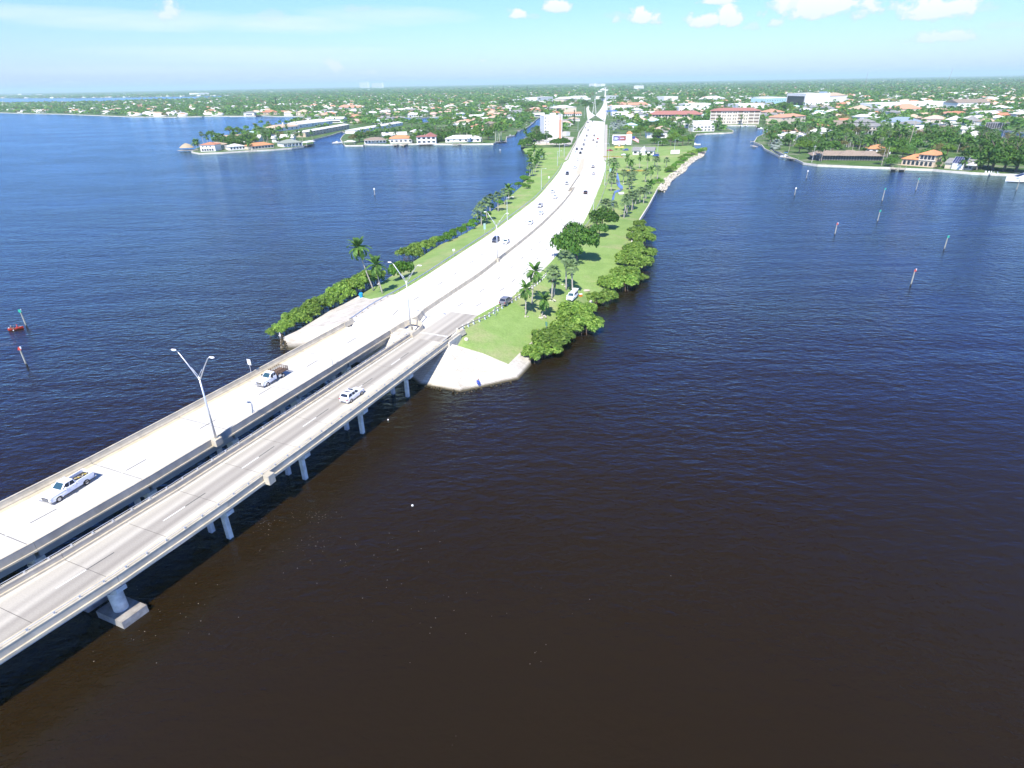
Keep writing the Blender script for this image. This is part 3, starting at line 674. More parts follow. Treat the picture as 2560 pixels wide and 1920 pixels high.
def bridge(name_label, p_out_l, p_out_r, mdeck, narrow):
    t = thing('road_bridge', name_label, 'bridge', (P0B.x, P0B.y, 0), BROT)
    xl, xr = -p_out_l, -p_out_r
    first = 46.7 - SPAN * 10
    spans = [(46.7 - SPAN * (k + 1), 46.7 - SPAN * k) for k in range(10)]
    for (a, b) in spans:
        halves = ((a, a + SPAN / 2), (a + SPAN / 2, b)) if narrow else ((a, b),)
        for (u, v) in halves:
            g_ = .035 if narrow else .06
            MB().box(xl + .02, xr - .02, u + g_, v - g_, BZ - .42, BZ).build('deck_slab', mdeck, t)
        # joint seal lies in the gap, a little lower
        for u in ([a, a + SPAN / 2] if narrow else [a]):
            MB().box(xl + .05, xr - .05, u - .034, u + .034, BZ - .4, BZ - .02).build('joint_seal', M['joint'], t)
        g = .02
        if narrow:
            for (x0, sgn) in ((xl, 1), (xr, -1)):
                # safety kerb, parapet, outer ledge
                e = lambda d: x0 + sgn * d
                lo, hi = sorted((e(.42), e(.66 if sgn > 0 else 1.95)))
                MB().box(lo, hi, a + g, b - g, BZ - .02, BZ + .22).build('safety_kerb', M['barrier'], t)
                lo, hi = sorted((e(.14), e(.42)))
                MB().box(lo, hi, a + g, b - g, BZ - .05, BZ + .80).build('parapet', M['parapet_stain'], t)
                lo, hi = sorted((e(.10), e(.47)))
                MB().box(lo, hi, a + g, b - g, BZ + .80, BZ + .92).build('parapet_cap', M['barrier'], t)
                lo, hi = sorted((e(-.08), e(.135)))
                MB().box(lo, hi, a + g, b - g, BZ - .30, BZ + .02).build('outer_ledge', M['barrier'], t)
                rail = MB(); xc = e(.30)
                rail.tube([(xc, a, BZ + 1.25), (xc, b, BZ + 1.22)], .035, 6)
                rl = rail.build('handrail', M['alu'], t)
                n = 6
                for k in range(n):
                    y = a + SPAN * (k + .5) / n
                    MB().box(xc - .05, xc + .05, y - .09, y + .09, BZ + .92, BZ + 1.20).build('rail_post', M['alu'], t)
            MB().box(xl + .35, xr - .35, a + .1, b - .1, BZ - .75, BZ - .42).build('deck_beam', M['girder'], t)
        else:
            for (x0, sgn) in ((xl, 1), (xr, -1)):
                e = lambda d: x0 + sgn * d
                pts = [(e(0), BZ - .25), (e(0), BZ + .86), (e(.20), BZ + .86), (e(.28), BZ + .32), (e(.42), BZ + .10), (e(.42), BZ + .002)]
                mb = MB(); nn = len(pts)
                mb.v = [(x, a + g, z) for x, z in pts] + [(x, b - g, z) for x, z in pts]
                mb.f = [tuple(range(nn)), tuple(range(2 * nn - 1, nn - 1, -1))] + [(i, i + nn, (i + 1) % nn + nn, (i + 1) % nn) for i in range(nn)]
                mb.m = [0] * len(mb.f)
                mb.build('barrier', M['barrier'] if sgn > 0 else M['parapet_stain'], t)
                lo, hi = sorted((e(-.02), e(.235)))
                MB().box(lo, hi, a + g, b - g, BZ + .862, BZ + .90).build('barrier_cap', M['barrier'], t)
                lo, hi = sorted((e(-.16), e(-.004)))
                MB().box(lo, hi, a + g, b - g, BZ - .42, BZ - .18).build('deck_edge', M['barrier'], t)
            MB().box(xl + .43, xl + 1.15, a + .06, b - .06, BZ + .003, BZ + .007).build('gutter_strip', M['stained_dirt'], t)
            for q in range(5):
                x = xl + .7 + (xr - xl - 1.4) * q / 4
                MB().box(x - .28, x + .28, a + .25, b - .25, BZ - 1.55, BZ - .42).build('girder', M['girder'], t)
    # paint
    lane = 5.9 if narrow else -8.55
    ph = 36.62 if narrow else 39.3
    for k in range(12):
        s = ph - 12.19 * k + (12.19 if s_ok else 0)
        if s < -95: break
        if s + 3.05 < 46.6: MB().box(lane - .075, lane + .075, s, s + 3.05, BZ + .003, BZ + .006).build('lane_line', M['line_black'], t)
        if s - 3.05 < 46.6: MB().box(lane - .075, lane + .075, s - 3.05, min(s, 46.6), BZ + .003, BZ + .006).build('lane_line', M['line_paint'], t)
    for x in ((2.55, 9.0) if narrow else (-13.3, -4.3)):
        for (a, b) in spans: MB().box(x - .07, x + .07, a + .06, b - .06, BZ + .003, BZ + .006).build('edge_line', M['line_paint'], t)
    # piers
    cz = BZ - (.75 if narrow else 1.55)
    for k in (1, 2, 3, 4, 5, 7, 8):          # the main span leaves one pier out
        s = 46.7 - SPAN * k
        pr = None
        cap = MB()
        lo, hi = xl + .25, xr - .25
        prof = [(lo, cz), (hi, cz), (hi, cz - .55), (hi - .9, cz - 1.05), (lo + .9, cz - 1.05), (lo, cz - .55)]
        nn = 6
        cap.v = [(x, s - .55, z) for x, z in prof] + [(x, s + .55, z) for x, z in prof]
        cap.f = [tuple(range(nn)), tuple(range(2 * nn - 1, nn - 1, -1))] + [(i, i + nn, (i + 1) % nn + nn, (i + 1) % nn) for i in range(nn)]; cap.m = [0] * len(cap.f)
        big = k >= 5
        co = cap.build('pier_cap', M['pier'], t)
        for x in np.linspace(lo + .7, hi - .7, 3 if narrow else 4):
            MB().box(x - .35, x + .35, s - .3, s + .3, cz, cz + (.33 if narrow else .012)).build('bearing', M['pier'], co)
        xs = [hi - 1.35, (lo + hi) / 2, lo + 1.35] if narrow else [hi - 1.5, (lo + hi) / 2 + 1.6, (lo + hi) / 2 - 1.6, lo + 1.5]
        if big:
            for x in (hi - 1.6, lo + 1.6):
                c = MB(); c.tube([(x, s, .9), (x, s, cz - 1.05)], .72, 20)
                c.build('pier_column', M['pier'], t, smooth=False)
                f = MB()
                f.prism([(x - 2.1, s - 1.4), (x + 2.1, s - 1.4), (x + 2.1, s + 1.4), (x - 2.1, s + 1.4)], -2.0, 1.0)
                f.build('footing', M['footing'], t)
        else:
            for x in xs:
                MB().box(x - .3, x + .3, s - .3, s + .3, -2.5, cz - 1.05).build('pile', M['pier'], t)
    for o in t.children:                     # follow the curve of the bridge
        for q in (o, *o.children):
            for v in q.data.vertices: v.co.x += bend(v.co.y)
            q.data.update()
    return t
s_ok = False
def dash_phase(w):
    q = Vector(w[:2]) - P0B; return q.dot(DIRB)
bridge('grey-decked bridge nearer the camera with metal handrails on its parapets', -1.55, -11.15, M['deck_r'], True)
bridge('wider bleached-white bridge behind, carrying the lamp posts and two trucks', 15.1, 2.95, M['deck_l'], False)
# abutment: back wall, wing walls and the plain wedge of concrete between the decks
P0E = P0B - NLB * bend(47)
ab = thing('abutment', 'concrete abutment where both bridges meet the causeway', 'abutment', (P0E.x, P0E.y, 0), BROT)
MB().box(-15.2, 10.8, 46.72, 48.4, .5, BZ - .43).build('back_wall', M['pier'], ab)
MB().box(-2.85, 1.85, 47.0, 50.2, 3.0, BZ + .15).build('gap_wall', M['concrete'], ab)
MB().box(11.2, 11.6, 46.0, 51.0, 2.8, BZ + .55).build('wing_wall', M['concrete'], ab)
def jersey(name, line, ztop, material, parent=None, base=.42, z_off=0.0):
    mb = MB(); n = len(line); prof = [(-.42, 0), (-.26, .3), (-.12, .86), (.12, .86), (.26, .3), (.42, 0)]
    for i, p in enumerate(line):
        a = Vector(line[max(i - 1, 0)][:2]); b = Vector(line[min(i + 1, n - 1)][:2]); t = (b - a).normalized(); nr = Vector((t.y, -t.x))
        for dx, dz in prof: mb.v.append((p[0] + nr.x * dx, p[1] + nr.y * dx, p[2] + dz * ztop / .86 + (-.2 if dz == 0 else 0)))
    for i in range(n - 1):
        for k in range(5): mb.f.append((i * 6 + k, i * 6 + k + 1, i * 6 + 6 + k + 1, i * 6 + 6 + k)); mb.m.append(0)
    mb.f.append((5, 4, 3, 2, 1, 0)); mb.f.append(tuple(range(6 * n - 6, 6 * n))); mb.m += [0, 0]
    return mb.build(name, material, parent)
MEDIAN = [BR(46.9, 3.05, 5.5), BR(52, 3.05, 5.5), (-20.93,126.53,5.46), (-20.03,131.27,5.41), (-13.47,149.28,5.04), (-8.21,164.5,4.56), (-1.52,188.55,3.63), (7.73,222.19,2.31), (17.93,261.1,1.43), (26.5,294.62,1.4), (35.3,334.8,1.4), (31.3,323.7,1.4), (37.9,357.3,1.4), (43.4,383.6,1.4)]
MEDS = spline(MEDIAN, 5)
mbr = thing('median_barrier', 'long concrete median barrier curving between the two carriageways', 'barrier', (0, 0, 0))
seg = 4
for i in range(0, len(MEDS) - 1, seg):
    jersey('barrier_section', MEDS[i:i + seg + 1], .92, M['barrier'], mbr)
# the flared kerb that closes the gap between the decks
fl = [BR(46.75, -2.25, 5.5), BR(49.5, -2.15, 5.5), BR(52.0, -1.6, 5.5), BR(53.6, -.5, 5.5), BR(54.2, 1.0, 5.5), BR(54.2, 2.5, 5.5)]
fo = jersey('flared_barrier', spline(fl, 1.2), .85, M['barrier']); tag(fo, 'rounded barrier end closing the gap between the decks by the lamp post', 'barrier')
fr = [BR(46.75, -10.9, 5.5), BR(50, -11.0, 5.5), BR(53, -11.3, 5.5), (-11.45,118.1,5.4)]
fo = jersey('end_parapet', spline(fr, 2), .85, M['barrier']); tag(fo, 'concrete parapet end flaring out beside the grass tip', 'barrier')
fl2 = [BR(46.75, 14.95, 5.5), BR(50, 15.0, 5.5), (-35.81,125.51,5.5)]
fo = jersey('end_parapet', spline(fl2, 2), .85, M['barrier']); tag(fo, 'concrete parapet end where the left guardrail begins', 'barrier')
# grey approach slab behind the joint, and lane dashes along the causeway
ap = MB(); ap.box(2.2, 9.3, 46.75, 63.5, BZ + .012, BZ + .02)
apo = ap.build('approach_slab', M['deck_r'], None, (P0E.x, P0E.y, 0), BROT); apo['kind'] = 'structure'
ln = MB(); ln.box(2.6, 9.0, 49.6, 49.95, BZ + .024, BZ + .028)
ap2 = ln.build('joint_line', M['line_paint'], apo)
def lerp_line(A, B, n, t): return [tuple(a[i] + (b[i] - a[i]) * t for i in range(2)) for a, b in zip(resamp(A, n), resamp(B, n))]
med2 = [p[:2] for p in MEDS]
ym = MEDS[-1][1]
LcutL = [p for p in ROAD_LS if p[1] < ym]; LcutR = [p for p in ROAD_RS if p[1] < ym]
def dashes(A, B, t, name):
    line = lerp_line(A, B, 80, t); k = 0; acc = 0
    mb_b = MB(); mb_w = MB()
    for a, b in zip(line, line[1:]):
        a = Vector(a); b = Vector(b); d = (b - a); L_ = d.length
        acc += L_
        if acc < 12.19: continue
        acc -= 12.19; d.normalize(); nr = Vector((d.y, -d.x))
        for (o0, o1, mb) in ((0, 3, mb_b), (-3, 0, mb_w)):
            q = [a + d * o0 - nr * .08, a + d * o0 + nr * .08, a + d * o1 + nr * .08, a + d * o1 - nr * .08]
            mb.add([(v.x, v.y, max(gz(v.x, v.y, 1.4), 1.4) + .05) for v in q], [(0, 1, 2, 3)])
    o = mb_b.build(name, M['line_black'], road_o); o2 = mb_w.build(name, M['line_paint'], road_o)
    o['kind'] = 'stuff'; o2['kind'] = 'stuff'
dashes(LcutL, med2, .5, 'lane_dashes'); dashes(med2, LcutR, .40, 'lane_dashes'); dashes(med2, LcutR, .70, 'lane_dashes')
# raised median beyond the barrier
RMED = [(41.7,386.7,1.4), (43.8,386.4,1.4), (48.4,411.7,1.4), (52.6,439.1,1.4), (56.8,470.2,1.4), (56.5,473.1,1.4), (53.3,465.2,1.4), (48,430,1.4), (44,403.6,1.4)]
mo = MB().prism([(p[0], p[1]) for p in RMED], 1.2, 1.68).build('median_island', M['barrier']); mo['kind'] = 'structure'

# ------------------------------------------------------------------ guardrails
def guardrail(line, label, post_mat, step, h, wpost, rail_mat=None):
    t = thing('guardrail', label, 'guardrail', (0, 0, 0))
    pts = densify([(p[0], p[1], p[2]) for p in line], .5); acc = step
    pm_ = MB().box(-wpost, wpost, -wpost, wpost, -.4, h).mesh('post', post_mat)
    last = None; posts = []
    for a, b in zip(pts, pts[1:]):
        L_ = math.hypot(b[0] - a[0], b[1] - a[1]); acc += L_
        if acc >= step:
            acc = 0; z = gz(a[0], a[1], a[2])
            o = link('post', pm_, t, (a[0], a[1], z), math.atan2(b[1] - a[1], b[0] - a[0])); posts.append((a[0], a[1], z))
    mb = MB()
    if len(posts) > 1:
        n = len(posts)
        for i, p in enumerate(posts):
            q0 = posts[max(i - 1, 0)]; q1 = posts[min(i + 1, n - 1)]
            d = Vector((q1[0] - q0[0], q1[1] - q0[1])).normalized(); nr = Vector((d.y, -d.x)) * (wpost + .04)
            for off, z in ((0, -.34), (.05, -.24), (0, -.17), (.05, -.10), (0, 0)):
                mb.v.append((p[0] + nr.x * (1 + off / (wpost + .04)), p[1] + nr.y * (1 + off / (wpost + .04)), p[2] + h + z + .02))
        for i in range(n - 1):
            for k in range(4): mb.f.append((i * 5 + k, i * 5 + k + 1, i * 5 + 6 + k, i * 5 + 5 + k)); mb.m.append(0)
        mb.build('rail', rail_mat or M['galv'], t)
    return t
GL_ = [(-36.01,126.63,5.46)] + [(p[0] - .9, p[1] + .4, p[2]) for p in ROAD_LS if (-34.92,129.49,5.43)[1] < p[1] < (39.9,451.1,1.4)[1]]
guardrail(GL_, 'galvanised steel guardrail curving along the left edge of the road', M['wood'], 2.6, .75, .08)
GR_ = [(-11.37,118.53,5.45), (-8.2,123.97,5.17), (-5.82,127.7,4.87), (-2.31,134.44,4.83), (-0.82,137,4.77), (0.61,139.53,4.75), (2.03,142.2,4.71), (3.35,145.79,4.63), (4.46,147.93,4.48), (6.95,153.87,4.43), (8.58,158.53,4.29), (10.47,164.44,4.09)]
guardrail(GR_, 'low post guardrail with whitish wooden posts right of the road', M['white_paint'], 1.95, .95, .13, M['wood'])
GR2 = [(26.55,227.43,2.08), (30.39,238.52,1.74), (40.93,282.21,1.38), (44.15,296.67,1.38), (50.7,328.7,1.38), (55.7,352.7,1.39), (60.6,380.4,1.39), (66.3,410.3,1.39)]
guardrail(GR2, 'guardrail continuing past the palms on the far right verge', M['wood'], 2.6, .75, .08)

# ------------------------------------------------------------------ vehicles (front towards +x)
def arch(cx, r, z0, n=7):
    return [(cx + r * math.cos(t), z0 + r * math.sin(t)) for t in [math.pi - math.pi * k / n for k in range(n + 1)]]
def shell(prof, w, inset=.07, taper=None, dome=0.0):
    """side profile (x, z) swept across the width, edges rounded in plan and section"""
    mb = MB(); n = len(prof); cx = sum(p[0] for p in prof) / n; cz = sum(p[1] for p in prof) / n
    xs = [p[0] for p in prof]; xl, xh = min(xs), max(xs)
    rings = [(-1, inset), (-1, 0), (1, 0), (1, inset)]
    ys = [-w / 2, -w / 2 + inset * .8, w / 2 - inset * .8, w / 2]
    for y, (s, ins) in zip(ys, rings):
        for (x, z) in prof:
            k = 1.0
            if taper:
                u = abs((x - (xl + xh) / 2) / ((xh - xl) / 2)); k = 1 - taper * max(0, u - .55) ** 2 / .2
            xx = x - math.copysign(min(ins, abs(x - cx)), x - cx) * (1 if ins else 0); zz = z - (ins * .6 if z > cz else -ins * .2) * (1 if ins else 0)
            mb.v.append((xx, y * k, zz))
    for r in range(3):
        for i in range(n):
            j = (i + 1) % n; mb.f.append((r * n + i, (r + 1) * n + i, (r + 1) * n + j, r * n + j)); mb.m.append(0)
    mb.f.append(tuple(range(n))); mb.f.append(tuple(range(4 * n - 1, 3 * n - 1, -1))); mb.m += [0, 0]
    return mb
def cabin(pts_low, pts_top, zl, zt, wl, wt):
    """greenhouse: (x_rear, x_front) low and top"""
    (a, b), (c, d) = pts_low, pts_top
    mb = MB(); r = .06
    def ring(x0, x1, w, z): return [(x0, -w / 2 + r, z), (x0 + r, -w / 2, z), (x1 - r, -w / 2, z), (x1, -w / 2 + r, z), (x1, w / 2 - r, z), (x1 - r, w / 2, z), (x0 + r, w / 2, z), (x0, w / 2 - r, z)]
    mb.v = ring(a, b, wl, zl) + ring(c, d, wt, zt - .05) + ring(c + .1, d - .1, wt - .2, zt)
    for k in range(2):
        for i in range(8):
            j = (i + 1) % 8; mb.f.append((k * 8 + i, k * 8 + j, k * 8 + 8 + j, k * 8 + 8 + i)); mb.m.append(0)
    mb.f.append(tuple(range(16, 24))); mb.m.append(0)
    return mb
def quadpane(p, off):
    """a pane with a little thickness, pushed outwards along its normal"""
    P = [Vector(q) for q in p]; nrm = (P[1] - P[0]).cross(P[-1] - P[0]).normalized() * off
    n = len(P); mb = MB()
    mb.v = [tuple(q + nrm * .3) for q in P] + [tuple(q + nrm) for q in P]
    mb.f = [tuple(range(n - 1, -1, -1)), tuple(range(n, 2 * n))] + [(i, (i + 1) % n, n + (i + 1) % n, n + i) for i in range(n)]; mb.m = [0] * len(mb.f)
    return mb
def wheel_mesh(r, w):
    t = MB(); n = 18
    prof = [(.62 * r, -w * .5), (.9 * r, -w * .5), (r, -w * .3), (r, w * .3), (.9 * r, w * .5), (.62 * r, w * .5)]
    for (rr, y) in prof:
        for k in range(n): t.v.append((rr * math.cos(2 * math.pi * k / n), y, rr * math.sin(2 * math.pi * k / n)))
    for i in range(5):
        for k in range(n):
            j = (k + 1) % n; t.f.append((i * n + k, i * n + j, i * n + n + j, i * n + n + k)); t.m.append(0)
    rim = MB(); rim.v = [(0, 0, 0)]
    for s in (-1, 1):
        b = len(rim.v); rim.v.append((0, s * w * .38, 0))
        for k in range(n): rim.v.append((.64 * r * math.cos(2 * math.pi * k / n), s * w * (.46 if k % 3 else .40), .64 * r * math.sin(2 * math.pi * k / n)))
        for k in range(n): rim.f.append((b, b + 1 + k, b + 1 + (k + 1) % n)[::s]); rim.m.append(0)
    return t.mesh('tyre', M['tyre'], True), rim.mesh('rim', M['rim'])
WM = {}
def wheels(t, xs, y, r, w=.24):
    key = (round(r, 3), w)
    if key not in WM: WM[key] = wheel_mesh(r, w)
    for x in xs:
        for s in (-1, 1):
            wo = link('wheel', WM[key][0], t, (x, s * y, r)); wo.name = 'wheel'
            link('rim', WM[key][1], wo)
def side_windows(t, xr, xf, tr, tf, zl, zt, wl, wt, splits, gm, name='side_window', frame=.07):
    for s in (-1, 1):
        for (u0, u1) in splits:
            def P(u, v):
                x0 = xr + (tr - xr) * v; x1 = xf + (tf - xf) * v
                return (x0 + (x1 - x0) * u, s * ((wl + (wt - wl) * v) / 2), zl + (zt - zl) * v)
            q = [P(u0, .12), P(u1, .12), P(u1, .86), P(u0, .86)]
            if s > 0: q = q[::-1]
            quadpane(q, .018).build(name, gm, t)
def make_car(name, label, cat, kind, colour, group=None):
    """kind: suv, sedan, hatch, van"""
    S = dict(suv=dict(L=4.75, W=1.92, belt=1.05, top=1.68, low=.30, hood=1.02, wr=.37, gl=(-2.12, 1.05), gt=(-1.75, .25), tail=1.0),
             sedan=dict(L=4.75, W=1.84, belt=.92, top=1.44, low=.24, hood=.88, wr=.33, gl=(-1.75, 1.15), gt=(-.95, .35), tail=.95),
             hatch=dict(L=4.2, W=1.78, belt=.95, top=1.50, low=.24, hood=.92, wr=.32, gl=(-1.95, 1.15), gt=(-1.55, .35), tail=.95),
             van=dict(L=5.1, W=1.98, belt=1.10, top=1.78, low=.30, hood=1.05, wr=.36, gl=(-2.38, 1.45), gt=(-2.25, .65), tail=1.1))[kind]
    t = thing(name, label, cat, (0, 0, 0), 0, group); P = PAINT[colour]
    h = S['L'] / 2; lo = S['low']; wr = S['wr']; fx, rx = h - .92, -h + .88
    prof = [(-h, .55), (-h + .05, lo)] + arch(rx, wr + .07, wr) + arch(fx, wr + .07, wr) + [(h - .08, lo), (h, .5), (h - .03, .72), (h - .22, S['hood'] - .10), (S['gl'][1] - .05, S['belt'] + .02), (S['gl'][0] + .1, S['belt'] + .02), (-h + .1, S['belt'] - (.02 if kind != 'sedan' else .0)), (-h + .01, .8)]
    shell(prof, S['W'], .09, .16).build('body', P, t)
    zl, zt = S['belt'] - .01, S['top']; wl, wt = S['W'] - .14, S['W'] - .46
    cabin(S['gl'], S['gt'], zl, zt, wl, wt).build('cabin', P, t)
    (a, b), (c, d) = S['gl'], S['gt']; e = .05
    ww = .80
    def across(x0, z0, w0, x1, z1, w1, f0, f1, flip):
        q = [(x0 + (x1 - x0) * f0, -w0 / 2 * ww, z0 + (z1 - z0) * f0), (x0 + (x1 - x0) * f0, w0 / 2 * ww, z0 + (z1 - z0) * f0), (x0 + (x1 - x0) * f1, w1 / 2 * ww, z0 + (z1 - z0) * f1), (x0 + (x1 - x0) * f1, -w1 / 2 * ww, z0 + (z1 - z0) * f1)]
        return quadpane(q[::-1] if flip else q, .02)
    across(b, zl, wl, d, zt - .05, wt, .1, .94, False).build('windscreen', M['windshield'] if colour == 'white' else M['carglass'], t)
    across(a, zl, wl, c, zt - .05, wt, .2, .92, True).build('rear_window', M['carglass'], t)
    sp = [(.06, .36), (.40, .66), (.70, .95)] if kind in ('suv', 'van') else [(.10, .46), (.51, .93)]
    side_windows(t, a, b, c, d, zl, zt - .05, wl, wt, sp, M['carglass'])
    wheels(t, (fx, rx), S['W'] / 2 - .13, wr)
    for s in (-1, 1):
        MB().box(h - .30, h - .05, s * (S['W'] / 2 - .42) - .2, s * (S['W'] / 2 - .42) + .2, .66, .80).build('headlight', M['lamp_clear'], t)
        MB().box(-h - .005, -h + .16, s * (S['W'] / 2 - .28) - .16, s * (S['W'] / 2 - .28) + .16, .78, .95).build('taillight', M['lamp_red'], t)
        MB().box(b - .35, b - .17, s * (S['W'] / 2 + .07) - .08, s * (S['W'] / 2 + .07) + .08, S['belt'] - .02, S['belt'] + .13).build('mirror', P, t)
    MB().box(h - .10, h + .012, -.5, .5, .42, .62).build('grille', M['blackplastic'], t)
    MB().box(-h - .015, -h + .1, -.55, .55, .40, .52).build('bumper_trim', M['blackplastic'], t)
    return t
def place(t, p0, p1=None, rz=None, dz=0.0):
    """stand a vehicle at p0; facing p1"""
    if p1 is not None: rz = math.atan2(p1[1] - p0[1], p1[0] - p0[0])
    t.location = (p0[0], p0[1], p0[2] + dz); t.rotation_euler = (0, 0, rz)
def pickup(name, label, flatbed):
    t = thing(name, label, 'pickup truck'); P = PAINT['white']; Wd = 2.02; L = 6.1; h = L / 2; wr = .40
    fx, rx = h - 1.0, -h + 1.25
    end = -h if not flatbed else -.35
    lo = .42
    prof = ([(end, .75), (end + .02, lo)] + (arch(rx, wr + .09, wr) if not flatbed else []) + arch(fx, wr + .09, wr) + [(h - .1, lo), (h, .55), (h, .95), (h - .12, 1.16), (1.12, 1.24), (-.55 if not flatbed else end + .02, 1.24)] + ([(-.6, .92), (end, .92)] if not flatbed else []))
    body = shell(prof, Wd, .08, .08)
    body.build('body', P, t)
    zl, zt = 1.2, 1.90; a, b = (-.62, 1.45); c, d = (-.45, .62); wl, wt = 1.86, 1.52
    if flatbed: a, c = -.30, -.18
    cabin((a, b), (c, d), zl, zt, wl, wt).build('cabin', P, t)
    q = [(b - .83 * .1, -.74, zl + .07), (b - .83 * .1, .74, zl + .07), (d + .06, .60, zt - .09), (d + .06, -.60, zt - .09)]
    quadpane(q, .03).build('windscreen', M['windshield'], t)
    quadpane([(a + .02, .6, zl + .12), (a + .02, -.6, zl + .12), (c - .01, -.55, zt - .14), (c - .01, .55, zt - .14)], .03).build('rear_window', M['carglass'], t)
    side_windows(t, a, b, c, d, zl, zt - .05, wl, wt, [(.08, .44), (.50, .92)] if not flatbed else [(.08, .40), (.47, .92)], M['carglass'])
    wheels(t, (fx, rx), Wd / 2 - .14, wr, .28)
    if flatbed: wheels(t, (rx,), Wd / 2 - .42, wr, .2)
    MB().box(h - .12, h + .05, -.55, .55, .72, 1.04).build('grille', M['blackplastic'], t)
    for z in (.80, .90, 1.0): MB().box(h + .04, h + .07, -.5, .5, z - .02, z + .02).build('grille_bar', M['chrome'], t)
    MB().box(h - .05, h + .14, -.95, .95, .45, .66).build('front_bumper', M['chrome'], t)
    for s in (-1, 1):
        MB().box(h - .2, h + .03, s * .78 - .18, s * .78 + .18, .76, 1.02).build('headlight', M['lamp_clear'], t)
        MB().box(b - .6, b - .42, s * 1.15 - .13, s * 1.15 + .13, 1.22, 1.48).build('mirror', P if not flatbed else M['blackplastic'], t)
        for x in ((.95, -.05) if not flatbed else (.95, .15)):
            MB().box(x - .1, x + .1, s * (Wd / 2 + .015) - .015, s * (Wd / 2 + .015) + .015, 1.06, 1.11).build('door_handle', M['chrome'], t)
        MB().box(end + (.0 if not flatbed else 0), h - 1.6, s * (Wd / 2 + .02) - .05, s * (Wd / 2 + .02) + .05, .40, .47).build('running_board', M['blackplastic'], t)
    if not flatbed:
        # open bed: a dark well with its own rails, then the load
        MB().box(-h + .1, -.72, -.86, .86, .90, .94).build('bed_floor', M['blackplastic'], t)
        for s in (-1, 1): MB().box(-h + .02, -.66, s * .935 - .07, s * .935 + .07, .90, 1.34).build('bed_rail', P, t)
        MB().box(-h - .01, -h + .1, -.92, .92, .8, 1.36).build('tailgate', P, t)
        MB().box(-.74, -.64, -.86, .86, .92, 1.34).build('bed_front', P, t)
        for s in (-1, 1): MB().box(-h - .025, -h + .04, s * .9 - .07, s * .9 + .07, .85, 1.2).build('taillight', M['lamp_red'], t)
        MB().box(-h - .2, -h, -.95, .95, .48, .64).build('rear_bumper', M['chrome'], t)
    else:
        steel = mat('rusty_brown_steel', (.13, .085, .06), .8, var=.3, vscale=3)
        bed = MB().box(-h - .15, -.5, -1.06, 1.06, 1.02, 1.14); bed.build('flatbed', steel, t)
        for s in (-1, 1):
            for k in range(6):
                x = -h - .1 + k * .5; MB().box(x - .035, x + .035, s * 1.02 - .03, s * 1.02 + .03, 1.14, 1.78).build('stake', steel, t)
            for z in (1.36, 1.58, 1.76): MB().box(-h - .13, -.52, s * 1.02 - .025, s * 1.02 + .025, z - .03, z + .03).build('side_rail', steel, t)
            MB().box(-1.35, -.75, s * .98 - .06, s * .98 + .06, .5, .96).build('tool_box', M['alu'], t)
            MB().box(-h - .16, -h - .1, s * .85 - .1, s * .85 + .1, .9, 1.0).build('taillight', M['lamp_red'], t)
        for k in range(5):
            y = -1.0 + k * .5; MB().box(-h - .14, -h - .07, y - .03, y + .03, 1.14, 1.78).build('stake', steel, t)
            MB().box(-.56, -.49, y - .03, y + .03, 1.14, 1.85).build('stake', steel, t)
        for z in (1.36, 1.58, 1.76):
            MB().box(-h - .13, -h - .08, -1.02, 1.02, z - .03, z + .03).build('end_rail', steel, t)
            MB().box(-.55, -.50, -1.02, 1.02, z - .03, z + .03).build('end_rail', steel, t)
        MB().box(-h + .2, -.6, -.35, .35, .62, 1.0).build('chassis', M['blackplastic'], t)
    return t
ba = BR(0, 0); BDIR = math.atan2(DIRB.y, DIRB.x)
def onb(w, p=None):
    q = Vector(w[:2]) - P0B; s = q.dot(DIRB); pp = q.dot(NLB) if p is None else p
    return BR(s, pp, BZ)
pu = pickup('pickup_truck', 'white crew-cab pickup with loose tools in its open bed, nearest to the left edge', False)
place(pu, BR(-15.5, 10.9, BZ), rz=BDIR + math.pi + .08)
pl = pu.location
ld = thing('load_pile', 'tools and scrap boards lying in the bed of the white pickup', 'load', (pl.x, pl.y, pl.z), BDIR + math.pi + .08)
for k in range(6):
    x = -2.75 + k * .3; Mx = Matrix.Translation((x, rnd.uniform(-.35, .35), 1.0 + rnd.uniform(0, .1))) @ Matrix.Rotation(rnd.uniform(-1, 1), 4, 'Z') @ Matrix.Rotation(rnd.uniform(-.3, .3), 4, 'X')
    MB().box(-.28, .28, -.05, .05, -.04, .04, M=Mx).build('board', [M['wood'], mat('yellow_tool_handle', (.55, .42, .06), .6, var=.1, vscale=4), M['rock']][k % 3], ld)
fb = pickup('flatbed_truck', 'white crew-cab truck with a brown railed flatbed, behind the first pickup', True)
place(fb, BR(20.1, 10.35, BZ), rz=BDIR + math.pi)
sv = make_car('suv', 'white hatchback-style suv alone on the grey nearer bridge', 'suv', 'suv', 'white'); place(sv, BR(19.9, -7.2, BZ), rz=BDIR)
MB().box(-1.2, -.9, -.55, .55, 1.685, 1.70).build('sunroof', M['carglass'], sv); MB().box(-.35, .05, -.5, .5, 1.685, 1.70).build('sunroof', M['carglass'], sv)
